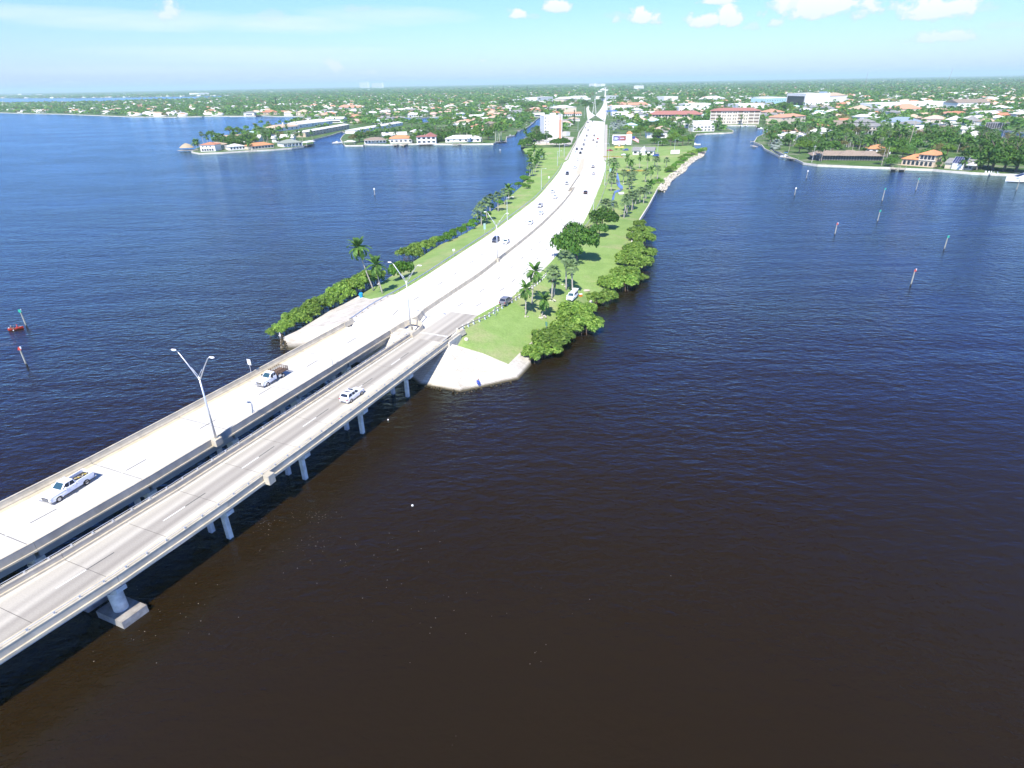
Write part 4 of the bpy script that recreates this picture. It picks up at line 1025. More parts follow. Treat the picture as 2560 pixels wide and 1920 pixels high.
# the SUV parked at the guardrail, the open-tailed van on the grass
dk = make_car('suv', 'dark blue-grey suv at the right road edge beside the white-post guardrail', 'suv', 'suv', 'grey')
place(dk, (-1.13,138.15,5.04), (3.15,148.43,4.92))
wv = make_car('suv', 'white suv parked on the grass with its tailgate raised', 'suv', 'van', 'white')
place(wv, (15.95,148.7,2.27), (13.69,143.42,2.03))
tg = MB().box(-3.25, -2.35, -.8, .8, 1.80, 1.90); tg.build('tailgate', PAINT['white'], wv)
for s in (-1, 1): MB().box(-2.2, .4, s * .62 - .03, s * .62 + .03, 1.79, 1.84).build('roof_rail', M['blackplastic'], wv)
# traffic on the causeway and the road beyond:  crop position, direction (+1 away, -1 towards), kind, colour, words
TRAFFIC = [((-4.8,210.96,2.73), -1, 'suv', 'navy', 'dark blue suv beside the lamp post at the start of the curve'),
 ((-1.22,207.58,2.86), -1, 'sedan', 'white', 'white sedan just right of the dark suv by the lamp post'),
 ((8.52,244.48,1.67), -1, 'sedan', 'white', 'white sedan alone in mid-curve by the median barrier'),
 ((14.33,282.08,1.4), -1, 'suv', 'silver', 'silver-grey suv ahead of the white one in the curve'),
 ((13.74,264.59,1.41), -1, 'sedan', 'white', 'white car with a dark windscreen behind the silver suv'),
 ((22.7,321.2,1.4), -1, 'sedan', 'white', 'white sedan, outer of two side by side near the post in the curve'),
 ((22.87,304.85,1.4), -1, 'sedan', 'white', 'white sedan, inner of two side by side near the post in the curve'),
 ((32.5,348.2,1.4), -1, 'hatch', 'silver', 'silver hatchback between the sign post and the barrier end'),
 ((36.3,387.4,1.4), -1, 'suv', 'navy', 'dark suv on the left side level with the barrier end'),
 ((44.1,417.8,1.4), -1, 'sedan', 'white', 'white sedan next to the raised median, left side'),
 ((50.5,460.1,1.4), -1, 'sedan', 'white', 'white sedan at the far tip of the raised median'),
 ((57.3,505,1.4), -1, 'suv', 'black', 'black suv in the inner left lane, rear of the dark cluster'),
 ((54.2,512.1,1.4), -1, 'sedan', 'white', 'white sedan in the outer left lane, beside the black suv'),
 ((57.7,535.8,1.4), -1, 'suv', 'navy', 'dark suv in the outer left lane near the palm lawn'),
 ((61.8,535.1,1.4), -1, 'suv', 'grey', 'grey suv in the inner left lane, front of the dark cluster'),
 ((67.9,574.7,1.4), -1, 'suv', 'grey', 'grey car with pale roof halfway along the white tower lawn'),
 ((74.1,620.6,1.4), -1, 'hatch', 'silver', 'silver hatchback level with the shade tree'),
 ((82.1,671.1,1.4), -1, 'suv', 'grey', 'grey car level with the foot of the white tower'),
 ((93.5,752.7,1.4), -1, 'sedan', 'grey', 'grey sedan left side beyond the tower, lowest of three'),
 ((95,791.8,1.4), -1, 'suv', 'silver', 'silver car in the outer left lane beyond the tower'),
 ((104.2,821.7,1.4), -1, 'sedan', 'silver', 'silver sedan in the inner left lane beyond the tower'),
 ((110.3,892.8,1.4), -1, 'van', 'black', 'long dark van in the outer left lane far up the road'),
 ((120.4,923.9,1.4), -1, 'sedan', 'grey', 'grey sedan beside the long dark van far up the road'),
 ((121.5,967.9,1.4), -1, 'sedan', 'silver', 'silver sedan ahead of the long dark van'),
 ((39.22,316.67,1.4), 1, 'sedan', 'black', 'black sedan alone in the right carriageway of the curve'),
 ((52.2,385.3,1.4), 1, 'sedan', 'silver', 'silver sedan in the right carriageway near the barrier end'),
 ((56.1,418.4,1.4), 1, 'suv', 'grey', 'grey suv ahead of the silver sedan, right carriageway'),
 ((76.2,528.9,1.4), 1, 'sedan', 'white', 'white sedan in the right lane level with the red parked car'),
 ((77.4,560.7,1.4), 1, 'sedan', 'white', 'white sedan in the middle right lane level with the yellow plinth'),
 ((82.5,595.6,1.4), 1, 'suv', 'grey', 'grey suv in the middle right lane below the big screen'),
 ((87.6,599.1,1.4), 1, 'sedan', 'white', 'pale car in the outer right lane beside the big screen'),
 ((82.3,618.9,1.4), 1, 'suv', 'grey', 'grey suv in the inner right lane with a pale roof'),
 ((88.7,634.9,1.4), 1, 'sedan', 'red', 'small red car in the right carriageway beyond the grey suv'),
 ((90.2,673.2,1.4), 1, 'suv', 'black', 'black pickup-like suv farthest up the near right carriageway'),
 ((141.3,961.4,1.4), 1, 'sedan', 'silver', 'silver sedan far up the right carriageway')]
PROTO = {}
def car_at(p, rz, kind, colour, label, group):
    key = (kind, colour)
    if key not in PROTO:
        t = make_car(dict(suv='suv', sedan='sedan', hatch='hatchback', van='van')[kind], label, kind if kind in ('suv', 'van') else 'car', kind, colour, group)
        PROTO[key] = (t, [(c, [d for d in c.children]) for c in t.children]); t.location = p; t.rotation_euler = (0, 0, rz); return t
    t, kids = PROTO[key]
    r = t.copy(); COL.objects.link(r); r.location = p; r.rotation_euler = (0, 0, rz); r['label'] = label; r['group'] = group
    for c, ds in kids:
        q = c.copy(); COL.objects.link(q); q.parent = r
        for d in ds:
            e = d.copy(); COL.objects.link(e); e.parent = q
    return r
bpy.context.view_layer.update()
midline = lerp_line(ROAD_LS, ROAD_RS, 120, .5)
def heading(p):
    k = min(range(len(midline) - 1), key=lambda i: (midline[i][0] - p[0]) ** 2 + (midline[i][1] - p[1]) ** 2)
    a, b = midline[k], midline[k + 1]; return math.atan2(b[1] - a[1], b[0] - a[0])
for (p, s, kind, colr, lab) in TRAFFIC:
    z = max(gz(p[0], p[1], 1.48), 1.46) if p[1] < YEND else 1.48
    car_at((p[0], p[1], z + .01), heading(p) + (0 if s > 0 else math.pi), kind, colr, lab, 'traffic on the causeway road')
c_ = (83.6,523.4,1.3); car_at((c_[0], c_[1], 1.35), R(8), 'sedan', 'red', 'red car parked on the short drive beside the big screen', 'cars parked by the roadside shop')
c_ = (96.3,523.4,1.3); car_at((c_[0], c_[1], 1.35), R(170), 'suv', 'blue', 'bright blue suv behind the yellow sign plinth', 'cars parked by the roadside shop')
c_ = (111.3,479.5,1.3); car_at((c_[0], c_[1], 1.35), R(185), 'suv', 'blue', 'blue suv parked at the right end of the roadside shop', 'cars parked by the roadside shop')
c_ = (89.1,488.9,1.3); car_at((c_[0], c_[1], 1.35), R(10), 'sedan', 'white', 'white car on the drive in front of the roadside shop', 'cars parked by the roadside shop')
c_ = (37.3,619.9,1.3); car_at((c_[0], c_[1], 1.4), R(15), 'sedan', 'white', 'white car in the yard left of the shade tree', 'cars in the tower yard')
c_ = (52.7,570.6,1.3); car_at((c_[0], c_[1], 1.4), R(5), 'suv', 'grey', 'grey suv in the shadow under the shade tree', 'cars in the tower yard')

# ------------------------------------------------------------------ plants
def leaf_cloud(n, size, shape, seed, lo=.55, up=.35):
    """n leaf-sized quads through the outer part of a lumpy crown. shape(rs, n) -> centres, normals"""
    rs = np.random.RandomState(seed)
    C, Nn = shape(rs, n)
    Nn = Nn + rs.normal(0, .55, (n, 3)); Nn[:, 2] += up
    Nn /= np.linalg.norm(Nn, axis=1)[:, None] + 1e-9
    t = rs.normal(0, 1, (n, 3)); A = np.cross(Nn, t); A /= np.linalg.norm(A, axis=1)[:, None] + 1e-9
    B = np.cross(Nn, A)
    s = size * rs.uniform(.6, 1.4, (n, 1)); k = rs.uniform(.5, .9, (n, 1))
    V = np.stack([C - A * s, C - B * s * k + Nn * s * .2, C + A * s, C + B * s * k + Nn * s * .2], 1).reshape(-1, 3)
    F = np.arange(n * 4).reshape(n, 4)
    return V, F
def lumpy(lumps):
    """lumps: list of (cx, cy, cz, rx, ry, rz, weight)"""
    Lp = np.array(lumps, float); w = Lp[:, 6] / Lp[:, 6].sum()
    def f(rs, n):
        idx = rs.choice(len(Lp), n, p=w); d = rs.normal(0, 1, (n, 3)); d /= np.linalg.norm(d, axis=1)[:, None]
        d[:, 2] = np.where(d[:, 2] < -.35, -d[:, 2] * .5, d[:, 2])
        rad = 1 - rs.uniform(0, 1, (n, 1)) ** 2.2 * .55
        return Lp[idx, :3] + d * Lp[idx, 3:6] * rad, d.copy()
    return f
def lump_set(rs, R_, H, z0, n, sub, flat=1.0, lift=.35):
    out = []
    for k in range(n):
        a = rs.uniform(0, 2 * math.pi); r = R_ * math.sqrt(rs.uniform(0, 1)) * .75
        z = z0 + (H - z0) * (lift + .5 * (1 - (r / R_) ** 2) * rs.uniform(.6, 1.1))
        s = sub * rs.uniform(.7, 1.25)
        out.append((r * math.cos(a), r * math.sin(a), z, s, s, s * .75 * flat, s * s))
    return out
def branchy_trunk(h, r, spread, seed, n=5):
    rs = random.Random(seed); mb = MB()
    mb.tube([(0, 0, -.3), (.05, .03, h * .25), (rs.uniform(-.2, .2), rs.uniform(-.2, .2), h * .5)], [r * 1.35, r, r * .85], 8)
    for k in range(n):
        a = 2 * math.pi * k / n + rs.uniform(-.4, .4); b = spread * rs.uniform(.5, .9)
        mb.tube([(0, 0, h * .38), (math.cos(a) * b * .45, math.sin(a) * b * .45, h * .62), (math.cos(a) * b, math.sin(a) * b, h * rs.uniform(.75, .92))], [r * .6, r * .38, r * .1], 6)
    return mb.mesh('trunk', M['trunk'])
TREE_M = {}
def tree_meshes(key, seed, H, Rr, n_leaf, leaf, lmat, lumps=9, z0=.16, sub=.42, n_br=5, flat=1.0, lift=.24):
    rs = np.random.RandomState(seed)
    sh = lumpy(lump_set(rs, Rr, H, H * z0, lumps, Rr * sub, flat, lift))
    V, F = leaf_cloud(n_leaf, leaf, sh, seed + 1)
    TREE_M[key] = (branchy_trunk(H, .05 * H ** .8, Rr * .8, seed, n_br), np_mesh('crown', V, F, lmat))
for k in range(4):
    tree_meshes(('broad', k), 20 + k, 10, 5.2, 900, .42, LEAF['broad'], 13 + k)
for k in range(3):
    tree_meshes(('light', k), 40 + k, 8.5, 4.6, 750, .40, LEAF['light'], 12 + k)
    tree_meshes(('dark', k), 60 + k, 11, 6.0, 1500, .46, LEAF['banyan'], 20, .03, .36, 5, 1.0, .08)
tree_meshes(('olive', 0), 81, 8, 4.5, 700, .4, LEAF['olive'], 8)
tree_meshes(('mound', 0), 90, 9, 6.0, 800, .5, LEAF['broad'], 11, .1, .45)
# conifers: narrow columns
for k in range(2):
    rs = np.random.RandomState(95 + k)
    lumps = [(rs.normal(0, .15), rs.normal(0, .15), z, 1.6 * (1 - z / 17) + .35, 1.6 * (1 - z / 17) + .35, .8, 1) for z in np.linspace(2, 15.4, 11)]
    V, F = leaf_cloud(520, .42, lumpy(lumps), 97 + k, up=0)
    tb = MB().tube([(0, 0, -.3), (0, 0, 15)], [.26, .05], 6).mesh('trunk', M['trunk'])
    TREE_M[('pine', k)] = (tb, np_mesh('crown', V, F, LEAF['pine']))
# the big fig by the road and its neighbour: denser, individually grown
tree_meshes(('fig', 0), 131, 9.5, 8.2, 7000, .40, LEAF['banyan'], 34, .02, .27, 7, 1.0, .12)
tree_meshes(('fig', 1), 137, 6.2, 6.0, 3200, .34, LEAF['banyan'], 18, .03, .30, 5, 1.0, .14)
tree_meshes(('fig', 2), 138, 5.5, 4.4, 2400, .32, LEAF['broad'], 14, .03, .33, 4, 1.0, .12)
tree_meshes(('bush', 0), 141, 3.4, 2.9, 1500, .24, LEAF['bush'], 9, .02, .40, 4)
tree_meshes(('bush', 1), 142, 2.2, 2.0, 800, .20, LEAF['bush'], 7, .0, .42, 4)
def root_legs(Rr, seed):
    rs = random.Random(seed); mb = MB()
    for k in range(26):
        a = rs.uniform(0, 2 * math.pi); r0 = Rr * rs.uniform(.1, .5); r1 = r0 + rs.uniform(.3, .9)
        mb.tube([(math.cos(a) * r0, math.sin(a) * r0, 1.5), (math.cos(a) * (r0 + r1) / 2, math.sin(a) * (r0 + r1) / 2, 1.1), (math.cos(a) * r1, math.sin(a) * r1, -.9)], [.05, .045, .035], 4)
    return mb.mesh('roots', M['roots'])
for k in range(5):
    rs = np.random.RandomState(150 + k)
    sh = lumpy(lump_set(rs, 4.1, 4.6, .2, 19, 1.05, 1.1, .14))
    V, F = leaf_cloud(2600, .27, sh, 160 + k, up=.5)
    TREE_M[('mangrove', k)] = (root_legs(3.4, k), np_mesh('crown', V, F, LEAF['mangrove']))
def put_tree(key, p, scale, rz, name, label, cat='tree', group=None, zs=None):
    tr, cr = TREE_M[key]
    t = thing(name, label, cat, (p[0], p[1], p[2]), rz, group)
    t.scale = (scale, scale, zs if zs else scale)
    link('roots' if key[0] == 'mangrove' else 'trunk', tr, t); link('crown', cr, t)
    return t
# ---- palms
def frond_mesh(L, droop, width, nl, lmat, seed, up=.7, name='frond'):
    """feather frond: a drooping midrib with leaflets either side; base at origin, grows along +x"""
    rs = random.Random(seed); mb = MB()
    pts = []
    for i in range(nl + 1):
        u = i / nl; a = up - droop * u * 1.6
        if i == 0: x = z = 0.0
        else: x += L / nl * math.cos(a); z += L / nl * math.sin(a)
        pts.append((x, z, a))
    for i in range(nl):
        (x0, z0, _), (x1, z1, _) = pts[i], pts[i + 1]; w = .05 * (1 - i / nl) + .012
        mb.add([(x0, -w, z0), (x0, w, z0), (x1, w * .8, z1), (x1, -w * .8, z1)], [(0, 1, 2, 3)])
        if i < 1: continue
        u = i / nl; ll = width * (math.sin(math.pi * min(1, u * 1.05)) ** .6) * rs.uniform(.85, 1.1)
        for s in (-1, 1):
            bx = L / nl * .95
            mb.add([(x0, s * w * .5, z0), (x1, s * w * .5, z1), (x1 + bx * .9, s * ll, z1 - ll * .42), (x0 + bx * .7, s * ll * .92, z0 - ll * .45)], [(0, 1, 2, 3)])
    return mb.mesh(name, lmat)
def fan_mesh(L, lmat, seed, name='frond'):
    """costapalmate leaf of the cabbage palm: stalk and a folded fan"""
    rs = random.Random(seed); mb = MB(); a = .55
    mb.tube([(0, 0, 0), (L * .5, 0, L * .3)], [.03, .02], 4)
    cx, cz = L * .5, L * .3
    for k in range(11):
        t = -1.25 + 2.5 * k / 10; r = L * .55 * (1 - .18 * abs(t)) * rs.uniform(.9, 1.1); w = .13
        ex, ey, ez = cx + r * math.cos(t), r * math.sin(t), cz - r * .28 * abs(math.cos(t)) - .08 * L * abs(t)
        px_, py_ = -math.sin(t) * w, math.cos(t) * w
        mb.add([(cx, 0, cz), (cx + (ex - cx) * .6 + px_, ey * .6 + py_, cz + .02 * L), (ex, ey, ez), (cx + (ex - cx) * .6 - px_, ey * .6 - py_, cz + .02 * L)], [(0, 1, 2, 3)])
    return mb.mesh(name, lmat)
FROND = {'coco': [frond_mesh(3.1, d, .62, 9, LEAF['palm'], s, u) for d, s, u in ((.95, 1, .9), (1.1, 2, .5), (1.25, 3, .2))], 'sabal': [fan_mesh(2.0, LEAF['sabal'], s) for s in (4, 5)],
         'dry': [frond_mesh(2.4, .9, .4, 7, LEAF['dry'], 9, -.3)]}
def frond_layout(kind, n, seed):
    rs = random.Random(seed); out = []
    for k in range(n):
        u = k / (n - 1)
        a = k * 2.39996 + rs.uniform(-.2, .2)
        if kind == 'coco': pitch = R(55) - R(85) * u + rs.uniform(-.12, .12); m = 0 if u < .35 else (1 if u < .75 else 2)
        else: pitch = R(60) - R(105) * u + rs.uniform(-.15, .15); m = k % 2
        out.append((a, pitch, m, rs.uniform(.85, 1.12)))
    return out
def trunk_curve(H, lean, seed, r0, r1, m, bend=0.0):
    rs = random.Random(seed); pts = []; rad = []
    for i in range(8):
        u = i / 7; pts.append((lean[0] * u ** 1.4 + bend * math.sin(u * math.pi), lean[1] * u ** 1.4, -.3 + (H + .3) * u)); rad.append(r0 + (r1 - r0) * u + (.12 * r0 * (1 - u) ** 6) * 3)
    return MB().tube(pts, rad, 8).mesh('trunk', m, True), Vector(pts[-1])
def hero_palm(p, H, kind, label, lean=(0, 0), n=20, fs=1.0, seed=1, bend=0.0, group=None, royal=False, name='palm_tree', rz=0.0, cat='palm'):
    t = thing(name, label, cat, p, rz, group)
    tm, top = trunk_curve(H, lean, seed, .17 if kind == 'coco' else .2, .11 if kind == 'coco' else .17, M['royal_trunk'] if royal else M['palm_trunk'], bend)
    link('trunk', tm, t)
    for a, pitch, m, s in frond_layout(kind, n, seed):
        o = link('frond', FROND[kind][m], t, top); o.rotation_euler = (0, -pitch, a); o.scale = (s * fs,) * 3
    for k in range(3):
        o = link('dry_frond', FROND['dry'][0], t, top - Vector((0, 0, .1))); o.rotation_euler = (0, R(38) + rnd.uniform(0, .4), rnd.uniform(0, 6.28)); o.scale = (fs * .8,) * 3
    return t
# merged crowns for the many smaller palms
def crown_mesh(kind, n, seed, fs=1.0, lm=None):
    vs = []; fs_ = []; b = 0
    for a, pitch, m, s in frond_layout(kind, n, seed):
        me = FROND[kind][m]; Mx = Matrix.Rotation(a, 4, 'Z') @ Matrix.Rotation(-pitch, 4, 'Y') @ Matrix.Scale(s * fs, 4)
        for v in me.vertices: vs.append(tuple(Mx @ v.co))
        for f in me.polygons: fs_.append(tuple(i + b for i in f.vertices))
        b = len(vs)
    me = bpy.data.meshes.new('crown'); me.from_pydata(vs, [], fs_); me.materials.append(lm or FROND[kind][0].materials[0]); me.update(); return me
PALM_M = {}
for k in range(3):
    PALM_M[('coco', k)] = (trunk_curve(1.0 * 8, (rnd.uniform(-.5, .5), .3), k, .18, .12, M['palm_trunk'])[0], crown_mesh('coco', 15, 30 + k, 1.05))
    PALM_M[('sabal', k)] = (trunk_curve(5.5, (rnd.uniform(-.2, .2), .1), k + 5, .2, .17, M['palm_trunk'])[0], crown_mesh('sabal', 22, 40 + k, 1.15))
PALM_M[('royal', 0)] = (trunk_curve(11, (0, 0), 3, .28, .2, M['royal_trunk'])[0], crown_mesh('coco', 15, 52, 1.15))
PALM_M[('silver', 0)] = (trunk_curve(3.2, (0, 0), 3, .25, .2, M['palm_trunk'])[0], crown_mesh('sabal', 26, 57, 1.6, LEAF['silver']))
PALM_H = dict(coco=8, sabal=5.5, royal=11, silver=3.2)
def put_palm(key, p, H, rz, label, group=None, name='palm_tree', cs=1.0):
    tm, cm = PALM_M[key]; s = H / PALM_H[key[0]]
    t = thing(name, label, 'palm', p, rz, group)
    a = link('trunk', tm, t); a.scale = (1, 1, s)
    tip = max((v.co for v in tm.vertices), key=lambda c: c.z)
    c = link('crown', cm, t, (tip.x, tip.y, H)); c.scale = (cs,) * 3
    return t
# ---- hero palms on the causeway
hero_palm((-37.69,159.99,1.79), 12.2, 'coco', 'tall leaning coconut palm on the left bank, its crown out against the water', (-2.6, -.6), 22, 1.15, 3, -.5)
hero_palm((-33.49,151.73,3.58), 7.6, 'coco', 'shorter coconut palm beside the leafy bush on the left bank', (-.9, -.2), 20, 1.05, 5, -.3)
hero_palm((3.55,134.9,3.2), 6.3, 'coco', 'slim straight coconut palm nearest the tip of the right-hand lawn', (.1, 0), 16, .88, 7)
hero_palm((5.26,140.93,3.63), 8.3, 'coco', 'tallest coconut palm on the tip lawn, beside the guardrail', (.7, .1), 18, 1.0, 8)
hero_palm((7.33,136.32,2.33), 3.9, 'coco', 'short curved coconut palm with the mound of stones at its foot', (.7, .2), 17, .92, 9, .3)
hero_palm((10.5,146.5,3.11), 6.5, 'sabal', 'thick cabbage palm with a shaggy trunk between the coconut palms', (.4, .3), 26, 1.15, 11)
hero_palm((11.2,148.52,3.24), 4.2, 'sabal', 'low cabbage palm growing from the same clump as the thick one', (.2, -.3), 20, .95, 12)
hero_palm((14.92,154.4,2.79), 8.6, 'sabal', 'tall thin cabbage palm in front of the big fig tree', (-.3, 0), 24, 1.15, 13)
hero_palm((16.31,151.27,2.35), 7.4, 'sabal', 'cabbage palm rising right behind the white suv on the grass', (-.4, .6), 24, 1.15, 14)
# ---- the fig, its neighbours, bushes
put_tree(('fig', 0), (20.76,184.02,2.81), 1.0, .4, 'fig_tree', 'huge dense dark-green fig tree at the right road edge', zs=1.5)
put_tree(('fig', 1), (35.75,233.26,1.7), 1.12, 1.2, 'fig_tree', 'spreading dark tree with bare grey limbs behind the huge fig', zs=1.45)
put_tree(('fig', 2), (32.88,220.21,1.74), .85, 2.2, 'shade_tree', 'small green tree tucked between the huge fig and the spreading one', zs=1.2)
put_tree(('bush', 0), (-31.72,169.21,2.42), 1.35, .3, 'seagrape_bush', 'rounded glossy bush beside the shorter palm on the left bank', 'bush', zs=1.9)
put_tree(('bush', 1), (16.59,145.03,1.77), .45, .3, 'seagrape_bush', 'knee-high bright bush in front of the white suv on the grass', 'bush')
ORD = 'first second third fourth fifth sixth seventh eighth ninth tenth eleventh twelfth thirteenth fourteenth'.split()
# ---- mangroves: individuals along both banks
LM = [((-55.6,132.27,0.4), .50), ((-54.44,134.18,0.5), .62), ((-53.6,137.58,0.5), .72), ((-52.44,140.71,0.5), .80), ((-51.09,143.95,0.5), .84), ((-49.69,147.32,0.5), .82), ((-48.24,150.82,0.5), .84), ((-46.88,154.48,0.5), .74),
      ((-46.19,159.34,0.5), .88), ((-44.64,162.31,0.5), .92), ((-43.45,166.49,0.5), .90), ((-41.95,170.51,0.6), .84), ((-40.58,173.88,0.6), .80),
      ((-33.65,200.21,0.6), .86), ((-31.28,206.3,0.6), .90), ((-28.79,212.72,0.6), .88), ((-26.64,219.55,0.6), .70)]
LM_W = ['at the corner of the left paved slope', 'second from the left slope corner', 'third along the left slope', 'fourth along the left slope', 'fifth along the left slope', 'sixth along the left slope', 'seventh along the left slope', 'bright-topped one before the blue bin gap',
        'first beyond the blue bin gap', 'second beyond the blue bin gap', 'third beyond the blue bin gap', 'just left of the tall leaning palm', 'just right of the tall leaning palm', 'first of the olive clump past the glossy bush', 'second of the olive clump past the glossy bush', 'third of the olive clump past the glossy bush', 'last of the olive clump past the glossy bush']
for i, ((p, s), w_) in enumerate(zip(LM, LM_W)):
    put_tree(('mangrove', i % 5), (p[0], p[1], 0.0), s * rnd.uniform(1.15, 1.45), i * 1.3, 'mangrove_shrub', 'mangrove on the left bank, ' + w_, 'shrub', 'mangroves along the left bank', zs=s * rnd.uniform(1.05, 1.4))
for i, (p, s) in enumerate([((-23.84,218.87,1.2), .62), ((-22.24,222.95,1.2), .66), ((-20.33,227.14,1.2), .66), ((-18.43,232.62,1.2), .62), ((-16.25,239.55,1.2), .6), ((-14.23,246.88,1.2), .58), ((-11.86,255.98,1.2), .5), ((-9.98,267.3,0.62), .55), ((-7.32,281,1.2), .6), ((-4.38,292.56,1.2), .5), ((-1.88,308.94,1.2), .55), ((1.6,327,1.2), .55), ((5.5,347.2,1.2), .6), ((9.4,369.7,0.45), .6)]):
    put_tree(('bush', i % 2), (p[0], p[1], p[2] - .2), s * (1.5 if i % 2 == 0 else 2.0), i * 2.1, 'shore_bush', 'bright green shore bush, %s along from the olive mangroves on the left bank' % ORD[i], 'bush', 'bright bushes along the left shore')
RM = [((5.05,115.58,0.3), .66), ((6.83,118.18,0.4), .74), ((8.67,120.73,0.3), .78), ((7.85,123.5,1), .68), ((10.23,125.49,0.4), .80), ((13.47,130.75,0.4), .92), ((16.92,131.34,0.1), .86), ((16.01,135.16,0.6), .86), ((18.43,139.89,0.5), .74), ((13.67,135.94,1.2), .72), ((15.69,140.1,1.2), .7),
      ((23.04,151.57,0.3), .66), ((25.83,152.45,0.1), .66), ((28.33,162.96,0.4), .84), ((31.23,163.42,0.2), .92), ((34.41,168.82,0.1), .88), ((36.53,169.78,0.1), .7), ((33.72,174.24,0.5), .84), ((37.87,182.19,0.2), .90), ((40.57,183.61,0.1), .86), ((38.85,191.42,0.5), .84), ((43.27,195.39,0.1), .92), ((46.39,198.01,0.1), .72), ((42.59,201.51,0.4), .8),
      ((46.16,215.89,0.3), .84), ((49.1,216.51,0.1), .8), ((49.72,229.85,0.3), .82), ((52.42,230.53,0.1), .7), ((52.13,242.03,0.4), .66)]
RW = ['lowest of the near clump, at the paved strip', 'second up in the near clump', 'low water-side one of the near clump', 'inner one beside the green sign in the near clump', 'middle of the near clump, bright top', 'big rounded one in the near clump', 'outermost over the water in the near clump', 'behind the big rounded one of the near clump', 'top of the near clump by the wall stub', 'pale inner one on the lawn edge', 'pale small one next to the wall stub',
      'first beyond the wall stub', 'low spreading one beyond the wall stub', 'olive inner one of the middle clump', 'greyish domed one of the middle clump', 'front of the middle clump over dark water', 'tip of the middle clump over the water', 'inner one between middle and far clumps', 'broad one facing the lawn in the far clump', 'over the water below the far clump', 'lawn side, halfway up the far clump', 'largest dome of the far clump', 'outermost knob of the far clump', 'upper lawn side of the far clump',
      'beside the low white wall, inner', 'beside the low white wall, outer', 'next-to-last before the seawall, inner', 'next-to-last before the seawall, outer', 'last one where the straight seawall starts']
for i, ((p, s), w_) in enumerate(zip(RM, RW)):
    put_tree(('mangrove', (i * 2) % 5), (p[0], p[1], max(0.0, p[2] - .4)), s * rnd.uniform(1.2, 1.55), i * 1.7, 'mangrove_shrub', 'right-bank mangrove, ' + w_, 'shrub', 'mangroves along the right bank', zs=s * rnd.uniform(1.0, 1.45))
# ---- cabbage palms on the right verge
SB = [((47.95,254.54,1.26), 6.2, 'sabal'), ((50.41,261.71,1.26), 5.6, 'sabal'), ((51.03,268.36,1.27), 5.4, 'sabal'), ((54.13,270.17,1.25), 6.4, 'sabal'), ((55.44,274.12,1.25), 4.8, 'sabal'), ((62.73,287.03,1.22), 5.2, 'sabal'), ((61.69,290.46,1.23), 5.0, 'sabal'), ((66.31,298.93,1.22), 4.6, 'sabal'), ((71.06,312.35,1.22), 5.0, 'coco'),
      ((54.18,276.23,1.26), 5.5, 'sabal'), ((58.71,285.6,1.25), 4.5, 'sabal'), ((43.87,257.4,1.3), 4.6, 'sabal'), ((40.77,259.34,1.34), 5.2, 'sabal'), ((41.59,261.19,1.33), 4.8, 'sabal'), ((40.44,262.17,1.34), 4.4, 'sabal'), ((53.2,322.9,1.36), 5.6, 'sabal'), ((57.3,346.1,1.38), 5.0, 'sabal'), ((61.5,369.3,1.38), 6.6, 'coco'), ((66.3,385.5,1.38), 4.8, 'sabal'), ((67.2,401.6,1.39), 5.8, 'sabal'), ((64.1,399.9,1.39), 5.2, 'sabal'),
      ((64.6,351.9,1.36), 5.0, 'sabal'), ((64.8,340.8,1.34), 5.2, 'sabal'), ((65.5,332,1.29), 5.8, 'sabal'), ((71.9,359.4,1.35), 4.4, 'sabal'), ((69.8,356.3,1.35), 4.2, 'sabal'), ((63.6,327.8,1.29), 3.6, 'sabal'), ((77,352.2,1.33), 5.0, 'sabal'), ((78.8,347.2,1.32), 7.2, 'coco'), ((86.2,363.1,1.31), 5.5, 'sabal'), ((97.6,415.3,1.33), 4.6, 'sabal'), ((97.2,419.9,1.33), 4.4, 'sabal'), ((89.2,405.3,1.34), 7.8, 'coco'), ((85.1,410.2,1.35), 7.4, 'coco'), ((73.8,380.9,1.36), 7.2, 'coco'), ((77.7,413.3,1.37), 6.5, 'coco'), ((80,410.8,1.36), 3.6, 'coco'), ((103.1,412.4,1.32), 4.4, 'sabal')]
ROWW = ['front of the seawall group, tallest grey stem', 'pale double stem in the seawall group', 'left neighbour of the pale stems', 'thin stem in the middle of the seawall group', 'leaning stem in the seawall group', 'nearest the seawall edge', 'second from the seawall edge', 'back of the seawall row', 'dark-trunked one at the end of the seawall row', 'behind the pale stems', 'low one behind the leaning stem', 'alone at the near end of the ditch', 'shaggy clump beside the spreading tree, tallest', 'shaggy clump beside the spreading tree, middle', 'shaggy clump beside the spreading tree, left', 'near the guardrail with a long shadow', 'left of the ditch water, middle', 'tall one with thin pale stem left of the ditch', 'at the far tip of the ditch', 'behind the far tip of the ditch', 'next to the lamp post by the far guardrail', 'right of the ditch, farther', 'right of the ditch, dark trunk', 'right of the ditch with a clear shadow', 'white-footed one in the lawn centre', 'second white-footed one in the lawn centre', 'squat one over the stones near the white box', 'small one on a pale mound', 'tall plumed one over the bushes', 'by the rocks at the end of the seawall', 'left of the red earth patch', 'second left of the red earth patch', 'royal one with a white foot right of the flower bed', 'dark stem behind the flower bed', 'white stem in front of the flower bed', 'pale stem left of the flower bed', 'low dark plumes inside the flower bed', 'thin one near the rock bank']
for i, ((p, h, k), w_) in enumerate(zip(SB, ROWW)):
    put_palm((k, i % 3), (p[0], p[1], p[2]), h, i * 1.1, 'palm on the right verge, ' + w_, 'palms on the right verge', cs=1.0 if k == 'sabal' else .95)
